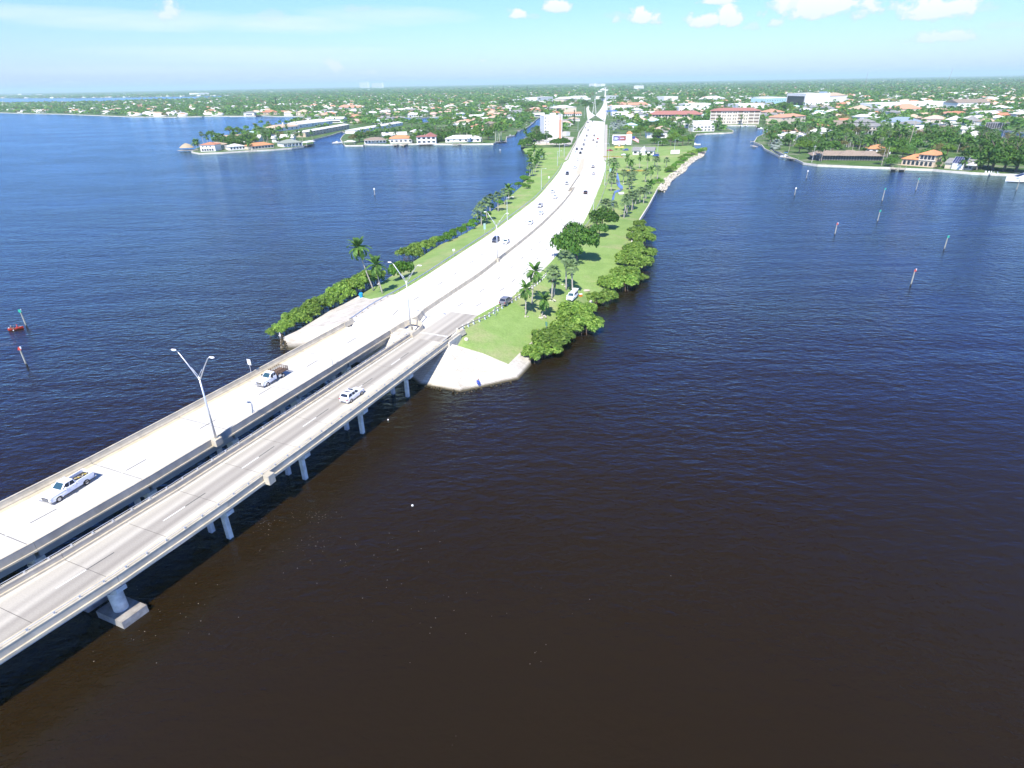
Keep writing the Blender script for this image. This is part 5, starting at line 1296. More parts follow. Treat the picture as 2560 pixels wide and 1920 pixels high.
LB = [((-12.68,248.59,0.82), 4.6), ((-11.16,244.98,1.28), 7.0), ((-9.23,252.77,1.25), 7.4), ((-8.46,276.86,0.5), 5.5), ((-4.78,274.1,1.25), 6.2), ((-1.83,290.39,1.23), 5.4), ((0.1,302.9,1.22), 5.2)]
LBW = ['short one at the near end', 'second from the near end', 'tallest with the fullest crown', 'half hidden in bushes', 'first of the farther trio', 'middle of the farther trio', 'last of the farther trio, feathery']
for i, ((p, h), w_) in enumerate(zip(LB, LBW)):
    put_palm(('sabal' if i < 6 else 'coco', i % 3), p, h, i * .9, 'cabbage palm on the left bank by the second lamp, ' + w_, 'cabbage palms on the left bank', cs=1.15)
UB = [((13.1,383.2,1.21), 5.5, 'sabal'), ((14.8,386.7,1.22), 5, 'sabal'), ((17.3,402.4,1.22), 6.5, 'coco'), ((18.7,421.8,1.21), 6.2, 'coco'), ((20.1,433.2,1.22), 6.5, 'coco'), ((21.7,447.7,1.23), 6.8, 'coco'), ((20.9,453.1,1.21), 6.0, 'coco'), ((26.3,472.2,1.25), 3.6, 'coco'), ((24.3,468.5,1.24), 6.0, 'coco'), ((20.2,472.2,1.21), 8.0, 'coco'), ((20.3,495.7,1.21), 7.5, 'coco'), ((15.3,431.7,1.2), 6.0, 'coco')]
UBW = ['dark one at the near end', 'second dark one at the near end', 'white-trunked, lowest of the row', 'white-trunked, second of the row', 'white-trunked, third of the row', 'white-trunked, fourth of the row', 'white-trunked behind the third', 'short one by the white disc', 'close to the white disc', 'tallest plume of the group', 'back one of the tall plumes', 'yellowing one on the shore side']
for i, ((p, h, k), w_) in enumerate(zip(UB, UBW)):
    put_palm((k, i % 3), p, h, i * 1.4, 'palm on the lawn below the white tower, ' + w_, 'palms below the white tower')
for i, (p, s, kk) in enumerate([((12.2,356.6,1.25), .8, 0), ((17.2,483.3,0.06), .9, 0), ((14.8,451.5,1.2), .9, 0), ((16.5,513.4,0.11), 1.0, 0), ((18.7,525.3,1.21), .9, 0), ((14.1,413.7,1.2), .9, 0), ((12.7,397,1.2), .8, 1), ((10.1,373.2,0.87), 1.0, 0), ((8.2,346,1.21), .9, 1), ((9.9,337.9,1.25), 1.1, 1)]):
    put_tree(('bush', kk), (p[0], p[1], p[2] - .2), s, i * .8, 'shore_bush', 'green shore bush below the white tower lawn, %s one counted from the lawn middle' % ORD[i], 'bush', 'bushes on the shore below the white tower')
for i, (p, s, w_) in enumerate([((43.3,573.5,1.2), 1.15, 'left half of the wide shade tree'), ((50.5,576.2,1.2), 1.2, 'right half of the wide shade tree')]):
    put_tree(('fig', 1), (p[0], p[1], 1.3), s, i * 2, 'shade_tree', 'flat dark shade tree at the tower yard corner, ' + w_, zs=1.25)
put_tree(('dark', 0), (14.4,563.8,1.2), 1.0, .5, 'shade_tree', 'round dark tree on the water corner left of the tower yard')
put_tree(('dark', 1), (18.2,583.5,1.2), .85, 1.9, 'shade_tree', 'lower dark tree beside the one on the water corner')
# bushes over the rock bank on the right
for i, (p, s, k) in enumerate([((99,392,1.31), .9, 0), ((101.9,394.2,1.31), 1.0, 0), ((109,412,1.31), 1.1, 0), ((115.8,428.5,1.3), 1.0, 0), ((123.6,452.7,1.31), .9, 0), ((124.1,446.1,1.3), 1.0, 0), ((132.5,468.7,1.3), 1.1, 0), ((140.5,486,1.31), 1.1, 0), ((145.4,493.3,1.28), 1.2, 0), ((150.6,499.1,0.62), 1.25, 0), ((153.1,500.9,1.2), 1.1, 0), ((83,346.6,1.3), 1.0, 0), ((80.5,344.9,1.31), .8, 1)]):
    put_tree(('mangrove', i % 5) if i % 3 == 1 else ('bush', 0), (p[0], p[1], 1.0), s, i * 1.9, 'shore_bush', 'bush above the rock bank right of the shop, %s from its far end' % ORD[12 - i], 'bush', 'bushes above the rock bank')
FG = [((132.2,580,1.2), 'dark', 1, .75, 'dark tree over the lawn'), ((134.6,558.7,1.2), 'dark', 0, .85, 'big dark tree in front'), ((142.6,562.2,1.2), 'light', 0, 1.1, 'bright tree at the lawn edge'), ((146.7,556,1.23), 'broad', 1, .8, 'tree beside the thin lamp post'), ((152.5,560.3,1.2), 'light', 1, 1.0, 'bright tree near the bank'), ((159.7,569.3,1.2), 'broad', 2, .85, 'tree nearest the basin'), ((142.9,643.3,1.2), 'light', 2, 1.3, 'bright tree behind the dark one'), ((156.7,647,1.2), 'broad', 0, 1.0, 'tall middle tree'), ((170.6,637.3,1.2), 'broad', 3, 1.0, 'round tree behind the bright ones'), ((128.4,646.5,1.2), 'light', 1, 1.1, 'bright tree behind the big screen'), ((130,703.7,1.2), 'light', 0, 1.2, 'bright spreading tree above the big screen'), ((163.6,763.3,1.2), 'dark', 2, 1.1, 'dark tree at the back left'), ((177,769.1,1.2), 'dark', 0, 1.2, 'largest dark tree at the back'), ((190.1,775.2,1.2), 'dark', 1, 1.1, 'dark tree at the back right'), ((137.8,672,1.2), 'light', 2, 1.2, 'bright tree left of centre'), ((150.1,641.8,1.2), 'broad', 2, .9, 'middle tree by the pinkish roof')]
for i, (p, k, v, s, w_) in enumerate(FG):
    put_tree((k, v), (p[0], p[1], 1.2), s, i * 1.3, 'shade_tree', 'tree in the grove behind the roadside shop, ' + w_, 'tree', 'grove behind the roadside shop')
for i, p in enumerate([(123.6,764.5,1.2), (134.3,790.1,1.2), (135.2,761.5,1.2), (119.3,714.2,1.2)]):
    put_palm(('silver', 0), p, 4.5 + .4 * i, i, 'silvery fan palm above the big screen by the road, %s from the road' % ORD[i], 'silvery palms by the road', cs=1.5)

# ------------------------------------------------------------------ buildings
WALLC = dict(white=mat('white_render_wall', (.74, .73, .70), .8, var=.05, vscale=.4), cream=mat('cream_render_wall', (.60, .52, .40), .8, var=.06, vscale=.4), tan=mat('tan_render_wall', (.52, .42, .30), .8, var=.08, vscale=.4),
             pink=mat('salmon_render_wall', (.66, .30, .20), .8, var=.05, vscale=.4), grey=mat('grey_render_wall', (.42, .42, .41), .8, var=.08, vscale=.4), screen=mat('dark_insect_screen', (.075, .075, .078), .7, var=.15, vscale=.8),
             blue=mat('pale_blue_wall', (.38, .58, .68), .8, var=.05, vscale=.3), shade=mat('brown_shade_wall', (.16, .13, .11), .8, var=.2, vscale=.5))
ROOFC = dict(white=mat('white_tile_roof', (.66, .645, .61), .7, var=.05, vscale=1.2), tan=mat('tan_tile_roof', (.50, .38, .27), .85, var=.14, vscale=1.0, bump=.3, bscale=5), rust=mat('rust_tile_roof', (.46, .20, .115), .85, var=.16, vscale=1.0, bump=.3, bscale=5),
             orange=mat('orange_tile_roof', (.56, .25, .12), .85, var=.14, vscale=1.0, bump=.3, bscale=5), red=mat('dull_red_roof', (.34, .15, .125), .8, var=.1, vscale=.6), grey=mat('grey_shingle_roof', (.24, .24, .235), .9, var=.15, vscale=1.0),
             green=mat('grey_green_roof', (.26, .29, .25), .9, var=.1, vscale=1.0), aqua=mat('pale_aqua_metal_roof', (.50, .68, .68), .5, var=.05, vscale=.7), brown=mat('brown_shingle_roof', (.27, .215, .17), .9, var=.15, vscale=1.0),
             pink=mat('pinkish_tile_roof', (.58, .40, .32), .85, var=.1, vscale=1.0), blue=mat('blue_grey_metal_roof', (.32, .40, .52), .45, var=.06, vscale=.6, metal=.2), salmon=mat('salmon_tile_roof', (.55, .28, .18), .85, var=.1, vscale=1.0),
             thatch=mat('palm_thatch', (.38, .31, .21), .95, var=.25, vscale=3, bump=.5, bscale=10), membrane=mat('white_roof_membrane', (.78, .77, .75), .8, var=.05, vscale=.3))
def roof_mesh(kind, x0, x1, y0, y1, z, rh, over=.6):
    x0 -= over; x1 += over; y0 -= over; y1 += over; w = x1 - x0; d = y1 - y0; mb = MB()
    if kind == 'flat':
        mb.box(x0 + over, x1 - over, y0 + over, y1 - over, z, z + .12)
        for (a, b, c, e) in ((x0 + over - .1, x1 - over + .1, y0 + over - .1, y0 + over + .2), (x0 + over - .1, x1 - over + .1, y1 - over - .2, y1 - over + .1), (x0 + over - .1, x0 + over + .2, y0 + over + .2, y1 - over - .2), (x1 - over - .2, x1 - over + .1, y0 + over + .2, y1 - over - .2)):
            mb.box(a, b, c, e, z - .15, z + .55)
        return mb
    if kind == 'hip':
        m = min(w, d) / 2; 
        if w >= d: a, b = (x0 + m, (y0 + y1) / 2), (x1 - m, (y0 + y1) / 2)
        else: a, b = ((x0 + x1) / 2, y0 + m), ((x0 + x1) / 2, y1 - m)
        vs = [(x0, y0, z), (x1, y0, z), (x1, y1, z), (x0, y1, z), (a[0], a[1], z + rh), (b[0], b[1], z + rh), (x0, y0, z - .2), (x1, y0, z - .2), (x1, y1, z - .2), (x0, y1, z - .2)]
        if w >= d: fs = [(0, 1, 5, 4), (1, 2, 5), (2, 3, 4, 5), (3, 0, 4)]
        else: fs = [(0, 1, 4), (1, 2, 5, 4), (2, 3, 5), (3, 0, 4, 5)]
        fs += [(6, 7, 1, 0), (7, 8, 2, 1), (8, 9, 3, 2), (9, 6, 0, 3), (9, 8, 7, 6)]
        return mb.add(vs, fs)
    if kind == 'gable':      # ridge along x
        ym = (y0 + y1) / 2
        vs = [(x0, y0, z), (x1, y0, z), (x1, y1, z), (x0, y1, z), (x0, ym, z + rh), (x1, ym, z + rh), (x0, y0, z - .2), (x1, y0, z - .2), (x1, y1, z - .2), (x0, y1, z - .2)]
        fs = [(0, 1, 5, 4), (2, 3, 4, 5), (1, 2, 5), (3, 0, 4), (6, 7, 1, 0), (7, 8, 2, 1), (8, 9, 3, 2), (9, 6, 0, 3), (9, 8, 7, 6)]
        return mb.add(vs, fs)
    if kind == 'front':      # ridge along y, gable faces front
        xm = (x0 + x1) / 2
        vs = [(x0, y0, z), (x1, y0, z), (x1, y1, z), (x0, y1, z), (xm, y0, z + rh), (xm, y1, z + rh), (x0, y0, z - .2), (x1, y0, z - .2), (x1, y1, z - .2), (x0, y1, z - .2)]
        fs = [(0, 4, 5, 3), (1, 2, 5, 4), (0, 1, 4), (2, 3, 5), (6, 7, 1, 0), (7, 8, 2, 1), (8, 9, 3, 2), (9, 6, 0, 3), (9, 8, 7, 6)]
        return mb.add(vs, fs)
WIN_M = {}
def window(t, x, y, z, w, h, arched=False, side=0, glass=None):
    key = (round(w, 2), round(h, 2), arched, id(glass))
    if key not in WIN_M:
        fr = MB(); gl = MB(); f = .09
        if arched:
            n = 8; outer = [(-w / 2, 0), (w / 2, 0)] + [(w / 2 * math.cos(math.pi * k / n), h - w / 2 + w / 2 * math.sin(math.pi * k / n)) for k in range(n + 1)]
            gl.v = [(a * .9, -.03, b * .97 + .03) for a, b in outer] ; gl.f = [tuple(range(len(outer)))]; gl.m = [0]
            fr.v = [(a, -.09, b) for a, b in outer] + [(a * .9, -.09, b * .97 + .03) for a, b in outer]; k = len(outer)
            fr.f = [(i, (i + 1) % k, k + (i + 1) % k, k + i) for i in range(k)]; fr.m = [0] * k
        else:
            for (a, b, c, d) in ((-w / 2, w / 2, 0, f), (-w / 2, w / 2, h - f, h), (-w / 2, -w / 2 + f, f, h - f), (w / 2 - f, w / 2, f, h - f)): fr.box(a, b, -.07, .0, c, d)
            gl.box(-w / 2 + f, w / 2 - f, -.03, .0, f, h - f)
        WIN_M[key] = (fr.mesh('window', WALLC['white']), gl.mesh('pane', glass or M['glass']))
    fm, gm = WIN_M[key]
    o = link('window', fm, t, (x, y, z), side); link('pane', gm, o); return o
def building(name, label, cat, A, B, depth, h, roof, rh, wc, rc, win=None, over=.6, group=None, wz=None, ww=None, wh=None, arched=False, z0=1.2):
    a, b = Vector(A[:2]), Vector(B[:2]); c = (a + b) / 2; w = (b - a).length; rz = math.atan2(b.y - a.y, b.x - a.x)
    t = thing(name, label, cat, (c.x, c.y, z0), rz, group)
    MB().box(-w / 2, w / 2, 0, depth, -.4, h).build('wall', WALLC[wc], t)
    roof_mesh(roof, -w / 2, w / 2, 0, depth, h, rh, over).build('roof', ROOFC[rc], t)
    if win:
        rows, cols = win; fl = h / rows
        for r_ in range(rows):
            for k in range(cols):
                x = -w / 2 + w * (k + .5) / cols
                hh = wh or min(1.7, fl * .55); zz = r_ * fl + (wz if wz is not None else fl * .28)
                window(t, x, -.004, zz, ww or min(2.4, w / cols * .6), hh, arched)
    return t, w
def seg(A, B, u0, u1, back=0.0):
    a, b = Vector(A[:2]), Vector(B[:2]); d = (b - a); n = Vector((-d.y, d.x)).normalized() * back
    p, q = a + d * u0 + n, a + d * u1 + n
    return (p.x, p.y, 1.2), (q.x, q.y, 1.2)
HOUSES = [
 # the point on the left
 ('house', 'white two-storey house with dark arched openings at the tip of the left point', (-278.7,584.1,1.2), (-265.3,584.3,1.2), 14, 5.6, 'hip', 1.9, 'white', 'rust', None),
 ('house', 'tan-roofed house with pale walls just right of the arched white house on the left point', (-270.1,597,1.2), (-264.4,613.2,1.2), 16, 4.0, 'hip', 2.2, 'white', 'tan', (1, 4)),
 ('house', 'pale-roofed house with dark screened bays in the middle of the left point', (-254,588.8,1.2), (-243.5,597.6,1.2), 13, 3.3, 'hip', 1.9, 'white', 'white', (1, 5)),
 ('house', 'orange-roofed low house with a glazed porch on the left point', (-234.5,590.6,1.2), (-220.8,608.7,1.2), 13, 3.2, 'hip', 2.3, 'cream', 'orange', (1, 7)),
 ('house', 'grey-green hip-roofed house with white columns at the right end of the left point', (-213.7,613,1.2), (-199.1,624.9,1.2), 14, 3.6, 'hip', 2.6, 'white', 'green', (1, 6)),
 ('house', 'house with a pale aqua roof behind the two leafy trees of the left point', (-305.1,752.7,1.2), (-290.2,756.6,1.2), 16, 3.4, 'hip', 2.4, 'white', 'aqua', None),
 ('house', 'long pinkish-roofed house across the back of the left point', (-308,701.9,1.2), (-278.4,717,1.2), 15, 3.3, 'gable', 2.0, 'white', 'pink', None),
 ('house', 'rambling brown-roofed house with a white chimney behind the left point', (-299.2,840.3,1.2), (-281.7,883.2,1.2), 20, 4.0, 'hip', 3.2, 'white', 'tan', (1, 5)),
 ('house', 'big bright white-roofed house behind the brown-roofed one with the chimney', (-288.7,899.6,1.2), (-264.4,990.3,1.2), 22, 4.6, 'hip', 3.4, 'white', 'white', (1, 6)),
 ('apartment_block', 'long white-roofed two-storey block with shaded walkways along the narrow canal', (-228.7,735.7,1.2), (-210.7,870.6,1.2), 14, 5.2, 'gable', 1.2, 'tan', 'white', (2, 14)),
 ('apartment_block', 'second long white-roofed block running towards the small basin', (-180.6,777.5,1.2), (-148.2,926.3,1.2), 14, 3.6, 'gable', 1.4, 'white', 'white', (1, 10)),
 # the row right of the canal mouth
 ('house', 'low grey-roofed house with a white screened porch on the water, left of the row', (-140.6,634.2,1.2), (-120,638,1.2), 14, 3.2, 'hip', 2.2, 'white', 'brown', (1, 6)),
 ('house', 'house with a broad sandy-orange hip roof next to the red-roofed white house', (-115.5,633.1,1.2), (-93.9,636.7,1.2), 16, 4.2, 'hip', 3.0, 'white', 'orange', (1, 5)),
 ('house', 'long pale-blue-white roofed ranch house on the lawn by the royal palms', (-61,633.1,1.2), (-26.3,633.1,1.2), 15, 3.2, 'hip', 2.8, 'white', 'white', (1, 6)),
 ('house', 'beige-roofed house behind the gap beside the red-roofed white house', (-74.5,682,1.2), (-65.6,684.7,1.2), 13, 3.5, 'hip', 2.2, 'cream', 'tan', None),
 ('house', 'pale gabled house left of the royal palm row', (-24,732.6,1.2), (-15.4,737.3,1.2), 14, 3.2, 'front', 2.6, 'white', 'pink', None),
 ('house', 'small white-roofed house above the ranch house', (-64.2,850.4,1.2), (-52.8,858.1,1.2), 13, 3.3, 'gable', 2.0, 'white', 'white', None),
 ('house', 'pale house with two roof slopes behind the dark round trees', (-52.7,959.8,1.2), (-42.4,968,1.2), 14, 3.2, 'gable', 2.0, 'white', 'pink', None),
 ('house', 'long low white-walled house behind the ranch house trees', (-39.2,990.4,1.2), (-27.1,998.7,1.2), 14, 3.2, 'gable', 1.8, 'white', 'white', None),
 ('house', 'white hip-roofed pavilion house behind the small pond on the left', (-172.2,1157.7,1.2), (-150.1,1165.6,1.2), 16, 3.4, 'hip', 3.2, 'white', 'white', (1, 6)),
 ('house', 'flat dark-fronted house right of the pavilion house by the pond', (-124.3,1212.7,1.2), (-103.1,1218.7,1.2), 16, 4.8, 'gable', 1.6, 'grey', 'pink', (2, 6)),
 ('house', 'small pale-blue house right of the dark-fronted one', (-87.8,1143.4,1.2), (-74,1154.3,1.2), 14, 4.6, 'gable', 1.4, 'blue', 'white', (1, 4)),
 ('house', 'brown-tiled mansion on the far water across the left bay', (-510.5,1363.8,1.2), (-478.5,1371.9,1.2), 20, 5.0, 'hip', 4.2, 'tan', 'rust', (1, 5)),
 ('house', 'pale pinkish house right of the brown mansion on the far water', (-443.5,1309.8,1.2), (-427.3,1313.3,1.2), 18, 5.0, 'hip', 4.0, 'white', 'pink', None),
 ('house', 'cream two-storey house at the dock end of the far water', (-417.8,1305.1,1.2), (-393.6,1300.9,1.2), 20, 6.0, 'hip', 4.6, 'cream', 'tan', (2, 4)),
 ('house', 'white house with salmon roof standing above the palms, far left', (-399.8,1562.3,1.2), (-344,1474.1,1.2), 24, 7.0, 'hip', 5.0, 'white', 'salmon', None),
 ('house', 'salmon-roofed house behind the brown-roofed one with the chimney', (-330.4,1155.9,1.2), (-311.3,1168.7,1.2), 22, 5.5, 'hip', 3.6, 'white', 'tan', None),
 ('house', 'orange-roofed house among palms above the long white block', (-264.3,1108.2,1.2), (-243.4,1115.7,1.2), 20, 4.0, 'hip', 3.6, 'white', 'salmon', None),
 # the town left of the road
 ('hall', 'large white-roofed hall with a tall glazed front behind the white tower', (85.6,1216.3,1.2), (128.5,1223.1,1.2), 34, 9.0, 'hip', 3.5, 'cream', 'white', None),
 ('shop_row', 'low pink-roofed shop row right of the white tower', (97,1093.8,1.2), (124.9,1100.8,1.2), 12, 3.6, 'gable', 2.4, 'white', 'salmon', (1, 8)),
 ('shop', 'white gabled house beside the tower with dark openings', (73.9,835.2,1.2), (81.8,840.2,1.2), 14, 4.0, 'gable', 2.4, 'white', 'pink', (1, 2)),
 ('shop', 'small white kiosk below the tower trees at the roadside', (62,685.5,1.2), (66.6,689.3,1.2), 8, 3.2, 'flat', 0, 'white', 'white', None),
 ('office', 'flat white office block across the canal head, far left of the hall', (39.5,1927.4,1.2), (95.5,2046.6,1.2), 30, 7.0, 'flat', 0, 'white', 'white', (2, 8)),
 ('office', 'biggest flat white block above the canal head', (85,1864.1,1.2), (135.1,1941.2,1.2), 40, 13.0, 'flat', 0, 'white', 'white', None),
 ('office', 'cream gabled block with a dark door left of the far crossing', (149.7,1728.8,1.2), (186.2,1769.9,1.2), 34, 11.0, 'gable', 5.0, 'cream', 'white', None),
 ('office', 'white block right of the cream gabled one at the far crossing', (200.4,1937.1,1.2), (238.1,1951.2,1.2), 34, 10.0, 'gable', 4.0, 'white', 'white', None),
 ('office', 'white low block right of the far road, upper', (285.6,1919.4,1.2), (330.6,1969.4,1.2), 34, 12.0, 'flat', 0, 'white', 'white', None),
 ('office', 'white block with a dark shaded front right of the crossing', (197.3,1241.5,1.2), (235.5,1241.4,1.2), 26, 9.0, 'flat', 0, 'white', 'white', (1, 7)),
 ('shop_row', 'very long white low shop row right of the crossing with a shaded walk', (171.3,1069.3,1.2), (245.2,1067.2,1.2), 24, 5.0, 'flat', 0, 'white', 'membrane', (1, 18)),
 ('house', 'white-gabled house left of the red-roofed flats', (168.3,934.8,1.2), (189.1,937.7,1.2), 18, 3.6, 'front', 4.0, 'white', 'white', None),
 ('office', 'long salmon-roofed building above the white shop row', (234.5,1310.6,1.2), (283.7,1326.4,1.2), 28, 8.0, 'gable', 4.0, 'cream', 'salmon', (1, 10)),
 ('shop', 'pale warehouse with white roof behind the salmon-roofed building', (339.5,1860.8,1.2), (388.4,1867.5,1.2), 40, 9.0, 'flat', 0, 'white', 'membrane', None),
 ('office', 'white two-step office in the middle distance right of the road', (392.5,1652.9,1.2), (429,1662.5,1.2), 40, 14.0, 'flat', 0, 'white', 'white', None),
 ('warehouse', 'wide white warehouse behind the right end of the tall flats', (413.8,1178.8,1.2), (463,1186.1,1.2), 40, 10.0, 'flat', 0, 'white', 'membrane', None),
 ('house', 'white house with a hip roof in the trees, upper middle right', (511.4,1677,1.2), (565.6,1711.4,1.2), 34, 7.0, 'hip', 6.0, 'white', 'white', None),
 ('shop_row', 'row of white shops behind the red-roofed long flats', (301.5,1155.6,1.2), (354.7,1156.4,1.2), 30, 8.0, 'flat', 0, 'white', 'membrane', (1, 8)),
 ('office', 'long white roof with a red sign band behind the flats', (346.1,1283.2,1.2), (399.2,1291.9,1.2), 30, 9.0, 'flat', 0, 'white', 'white', None),
 ('office', 'pale-blue office block with white roof slabs, left wing', (562.9,1514.8,1.2), (572.4,1442.2,1.2), 40, 13.0, 'flat', 0, 'blue', 'membrane', (2, 8)),
 ('office', 'pale-blue office block with white roof slabs, right wing', (533.8,1360.9,1.2), (600,1395.7,1.2), 40, 14.0, 'flat', 0, 'blue', 'membrane', (2, 10)),
 ('house', 'salmon-roofed villa right of the tall flats', (382.7,951.4,1.2), (406.8,961.7,1.2), 24, 7.0, 'hip', 4.0, 'cream', 'salmon', (2, 3)),
 ('apartment_block', 'cream stucco block with stepped tan roofs right of the basin', (336.4,799.7,1.2), (378.6,828.9,1.2), 22, 8.0, 'hip', 3.0, 'cream', 'salmon', (2, 6)),
 # white houses in front of the tall flats
 ('house', 'long flat white roof with dark porches across the back of the basin', (197.6,771.6,1.2), (245.8,772,1.2), 22, 6.0, 'flat', 0, 'white', 'membrane', (1, 8)),
 ('house', 'white waterfront house with dark openings beside the basin', (203.4,711.9,1.2), (227.9,714.4,1.2), 14, 5.6, 'flat', 0, 'white', 'white', (2, 6)),
 ('house', 'pinkish hip roof buried in the grove behind the shop', (161.2,678.9,1.2), (171.3,681.7,1.2), 16, 5.0, 'hip', 3.0, 'white', 'pink', None),
 # right side
 ('office', 'huge white windowless block with a flat grey roof edge on the upper right', (557.7,1237.3,1.2), (606.9,1245.7,1.2), 60, 24.0, 'flat', 0, 'white', 'white', (1, 5)),
 ('office', 'lower tan-roofed wing joined to the huge white block', (657.3,1348.4,1.2), (707,1377.4,1.2), 50, 17.0, 'gable', 5.0, 'white', 'tan', None),
 ('house', 'salmon hip-roofed house in the middle of the right suburb', (598.1,1003.7,1.2), (636.5,1005.6,1.2), 26, 6.0, 'hip', 6.5, 'cream', 'salmon', (1, 4)),
 ('house', 'large building with a sweeping blue-grey metal roof above the inland canal', (421,732.9,1.2), (441.1,705.6,1.2), 22, 6.0, 'hip', 4.5, 'white', 'blue', (1, 8)),
 ('house', 'grey-roofed mansion ringed by a columned gallery on the right bank', (336.4,654.5,1.2), (360,633.1,1.2), 24, 7.6, 'hip', 5.0, 'cream', 'grey', (2, 10)),
 ('house', 'tan-roofed house left of the salmon one in the right suburb', (555.6,1038.2,1.2), (582.1,1045.7,1.2), 24, 5.0, 'hip', 5.5, 'cream', 'tan', None),
 ('shop_row', 'very long flat white mall across the right suburb', (633.2,1123.7,1.2), (789.5,1165.8,1.2), 40, 9.0, 'flat', 0, 'white', 'membrane', None),
 ('shop_row', 'white stepped roofline with a brown lower roof right of the mall', (759.9,1109.6,1.2), (812.3,1107.4,1.2), 40, 9.0, 'gable', 5.0, 'white', 'brown', None),
 ('house', 'small tan-roofed canal house with dark porch, leftmost of the inland canal row', (503,828.2,1.2), (517.3,816.9,1.2), 18, 4.0, 'hip', 4.0, 'shade', 'tan', None),
 ('house', 'tan-roofed canal house with a pale dock, second of the inland canal row', (507.1,798.3,1.2), (520.1,779.8,1.2), 18, 4.0, 'hip', 4.0, 'cream', 'pink', None),
 ('house', 'white-roofed canal house, third of the inland canal row', (520.8,773.6,1.2), (528.4,763.4,1.2), 18, 4.0, 'hip', 4.0, 'white', 'white', None),
 ('house', 'dark grey-roofed canal house, fourth of the inland canal row', (521.6,746.2,1.2), (529.9,736.4,1.2), 18, 4.0, 'hip', 5.0, 'white', 'grey', (1, 4)),
 ('house', 'tan-gabled canal house, fifth of the inland canal row', (529.7,732.8,1.2), (534,724.4,1.2), 16, 4.0, 'front', 3.0, 'white', 'tan', None),
 ('house', 'dark screened pool house, last of the inland canal row', (510.3,692,1.2), (518,678.9,1.2), 16, 5.0, 'flat', 0, 'screen', 'grey', None),
 ('house', 'broad white-roofed house on the near side of the inland canal', (398.5,566.4,1.2), (413.2,555,1.2), 20, 3.6, 'hip', 3.4, 'white', 'white', None),
 ('house', 'brown-roofed house with a white gable below the inland canal', (389.1,616.3,1.2), (396.9,604.8,1.2), 18, 4.0, 'hip', 3.4, 'white', 'brown', (1, 3)),
 ('house', 'salmon-roofed house half hidden by a palm below the inland canal', (412.4,613.4,1.2), (418.8,607.1,1.2), 16, 3.4, 'hip', 2.4, 'cream', 'salmon', None),
 ('house', 'white house with a curved roofline behind the palms at the right bank point', (247.5,596.2,1.2), (264,578.9,1.2), 18, 4.2, 'hip', 3.2, 'white', 'white', (1, 5)),
 ('house', 'second white-roofed house behind the first at the right bank point', (294,631.3,1.2), (306.7,620.5,1.2), 18, 4.4, 'hip', 3.6, 'white', 'white', (1, 4)),
 ('house', 'house with a tall dark screened pool cage behind the point lawn', (277.3,524.1,1.2), (292.5,515.8,1.2), 14, 4.6, 'flat', 0, 'screen', 'grey', None),
 ('house', 'orange-roofed house glimpsed behind the long screened house', (266.9,477.5,1.2), (281.1,468.1,1.2), 14, 3.2, 'hip', 2.6, 'white', 'orange', (1, 4)),
 ('house', 'long brown-roofed waterfront house with a dark screened front', (211.8,440.6,1.2), (253.1,429.2,1.2), 15, 3.3, 'hip', 2.3, 'screen', 'brown', None),
 ('house', 'dull red roof alone in the dark trees at the far right', (357.5,472.8,1.2), (362.4,469.6,1.2), 14, 3.4, 'hip', 3.0, 'white', 'red', None),
]
BFOOT = []
HB = {}
for (nm, lab, A, B, dep, h, rf, rh, wc, rc, win) in HOUSES:
    t, w = building(nm, lab, {'apartment_block': 'flats', 'shop_row': 'shops'}.get(nm, nm), A, B, dep, h, rf, rh, wc, rc, win)
    HB[lab] = (t, w, dep, h)
    m = ((A[0] + B[0]) / 2, (A[1] + B[1]) / 2 + dep / 2); BFOOT.append((m[0], m[1], max(w, dep) * .62))
def hb(start):
    return next(v for k, v in HB.items() if k.startswith(start))
# extra features
t, w, d, h = hb('white two-storey house with dark arched'); 
for k in range(5): window(t, -w / 2 + w * (k + .9) / 6, -.004, .5, 1.9, 2.0, True)
for k in range(3): window(t, -w / 2 + w * (k + .8) / 4, -.004, 3.4, 1.3, 1.4)
t, w, d, h = hb('rambling brown-roofed'); MB().box(.2, 1.8, 6, 7.4, h, h + 5.2).build('chimney', WALLC['white'], t)
t, w, d, h = hb('large white-roofed hall'); window(t, -w * .26, -.004, 1.2, 9.5, 6.6)
t, w, d, h = hb('cream gabled block'); window(t, -w * .05, -.004, 3.0, 3.0, 6)
t, w, d, h = hb('grey-roofed mansion')
roof_mesh('hip', -w * .28, w * .3, 6, d - 5, h + 3.2, 3.0, .8).build('upper_roof', ROOFC['grey'], t); MB().box(-w * .26, w * .28, 6.5, d - 5.5, h, h + 3.2).build('upper_storey', WALLC['white'], t)
roof_mesh('hip', -w / 2 - 2, w / 2 + 2, -2.6, 2, 4.0, .6, .1).build('gallery_roof', ROOFC['grey'], t)
for k in range(11):
    x = -w / 2 - 1.5 + (w + 3) * k / 10; MB().box(x - .25, x + .25, -2.5, -2.0, 0, 3.8).build('column', WALLC['white'], t)
t, w, d, h = hb('grey-green hip-roofed')
for k in range(6):
    x = -w / 2 + .4 + (w - .8) * k / 5; MB().box(x - .2, x + .2, -2.0, -1.6, 0, 3.1).build('column', WALLC['white'], t)
MB().box(-w / 2, w / 2, -2.2, 0, 3.1, 3.35).build('porch_roof', ROOFC['green'], t)
t, w, d, h = hb('low grey-roofed house with a white screened')
for k in range(8):
    x = -w / 2 + .2 + (w - .4) * k / 7; MB().box(x - .1, x + .1, -2.6, -2.4, 0, 2.9).build('screen_post', WALLC['white'], t)
MB().box(-w / 2, w / 2, -2.7, -2.3, 2.9, 3.05).build('screen_beam', WALLC['white'], t); MB().box(-w / 2 + .1, w / 2 - .1, -2.5, 0, 2.95, 3.02).build('screen_roof', WALLC['screen'], t)
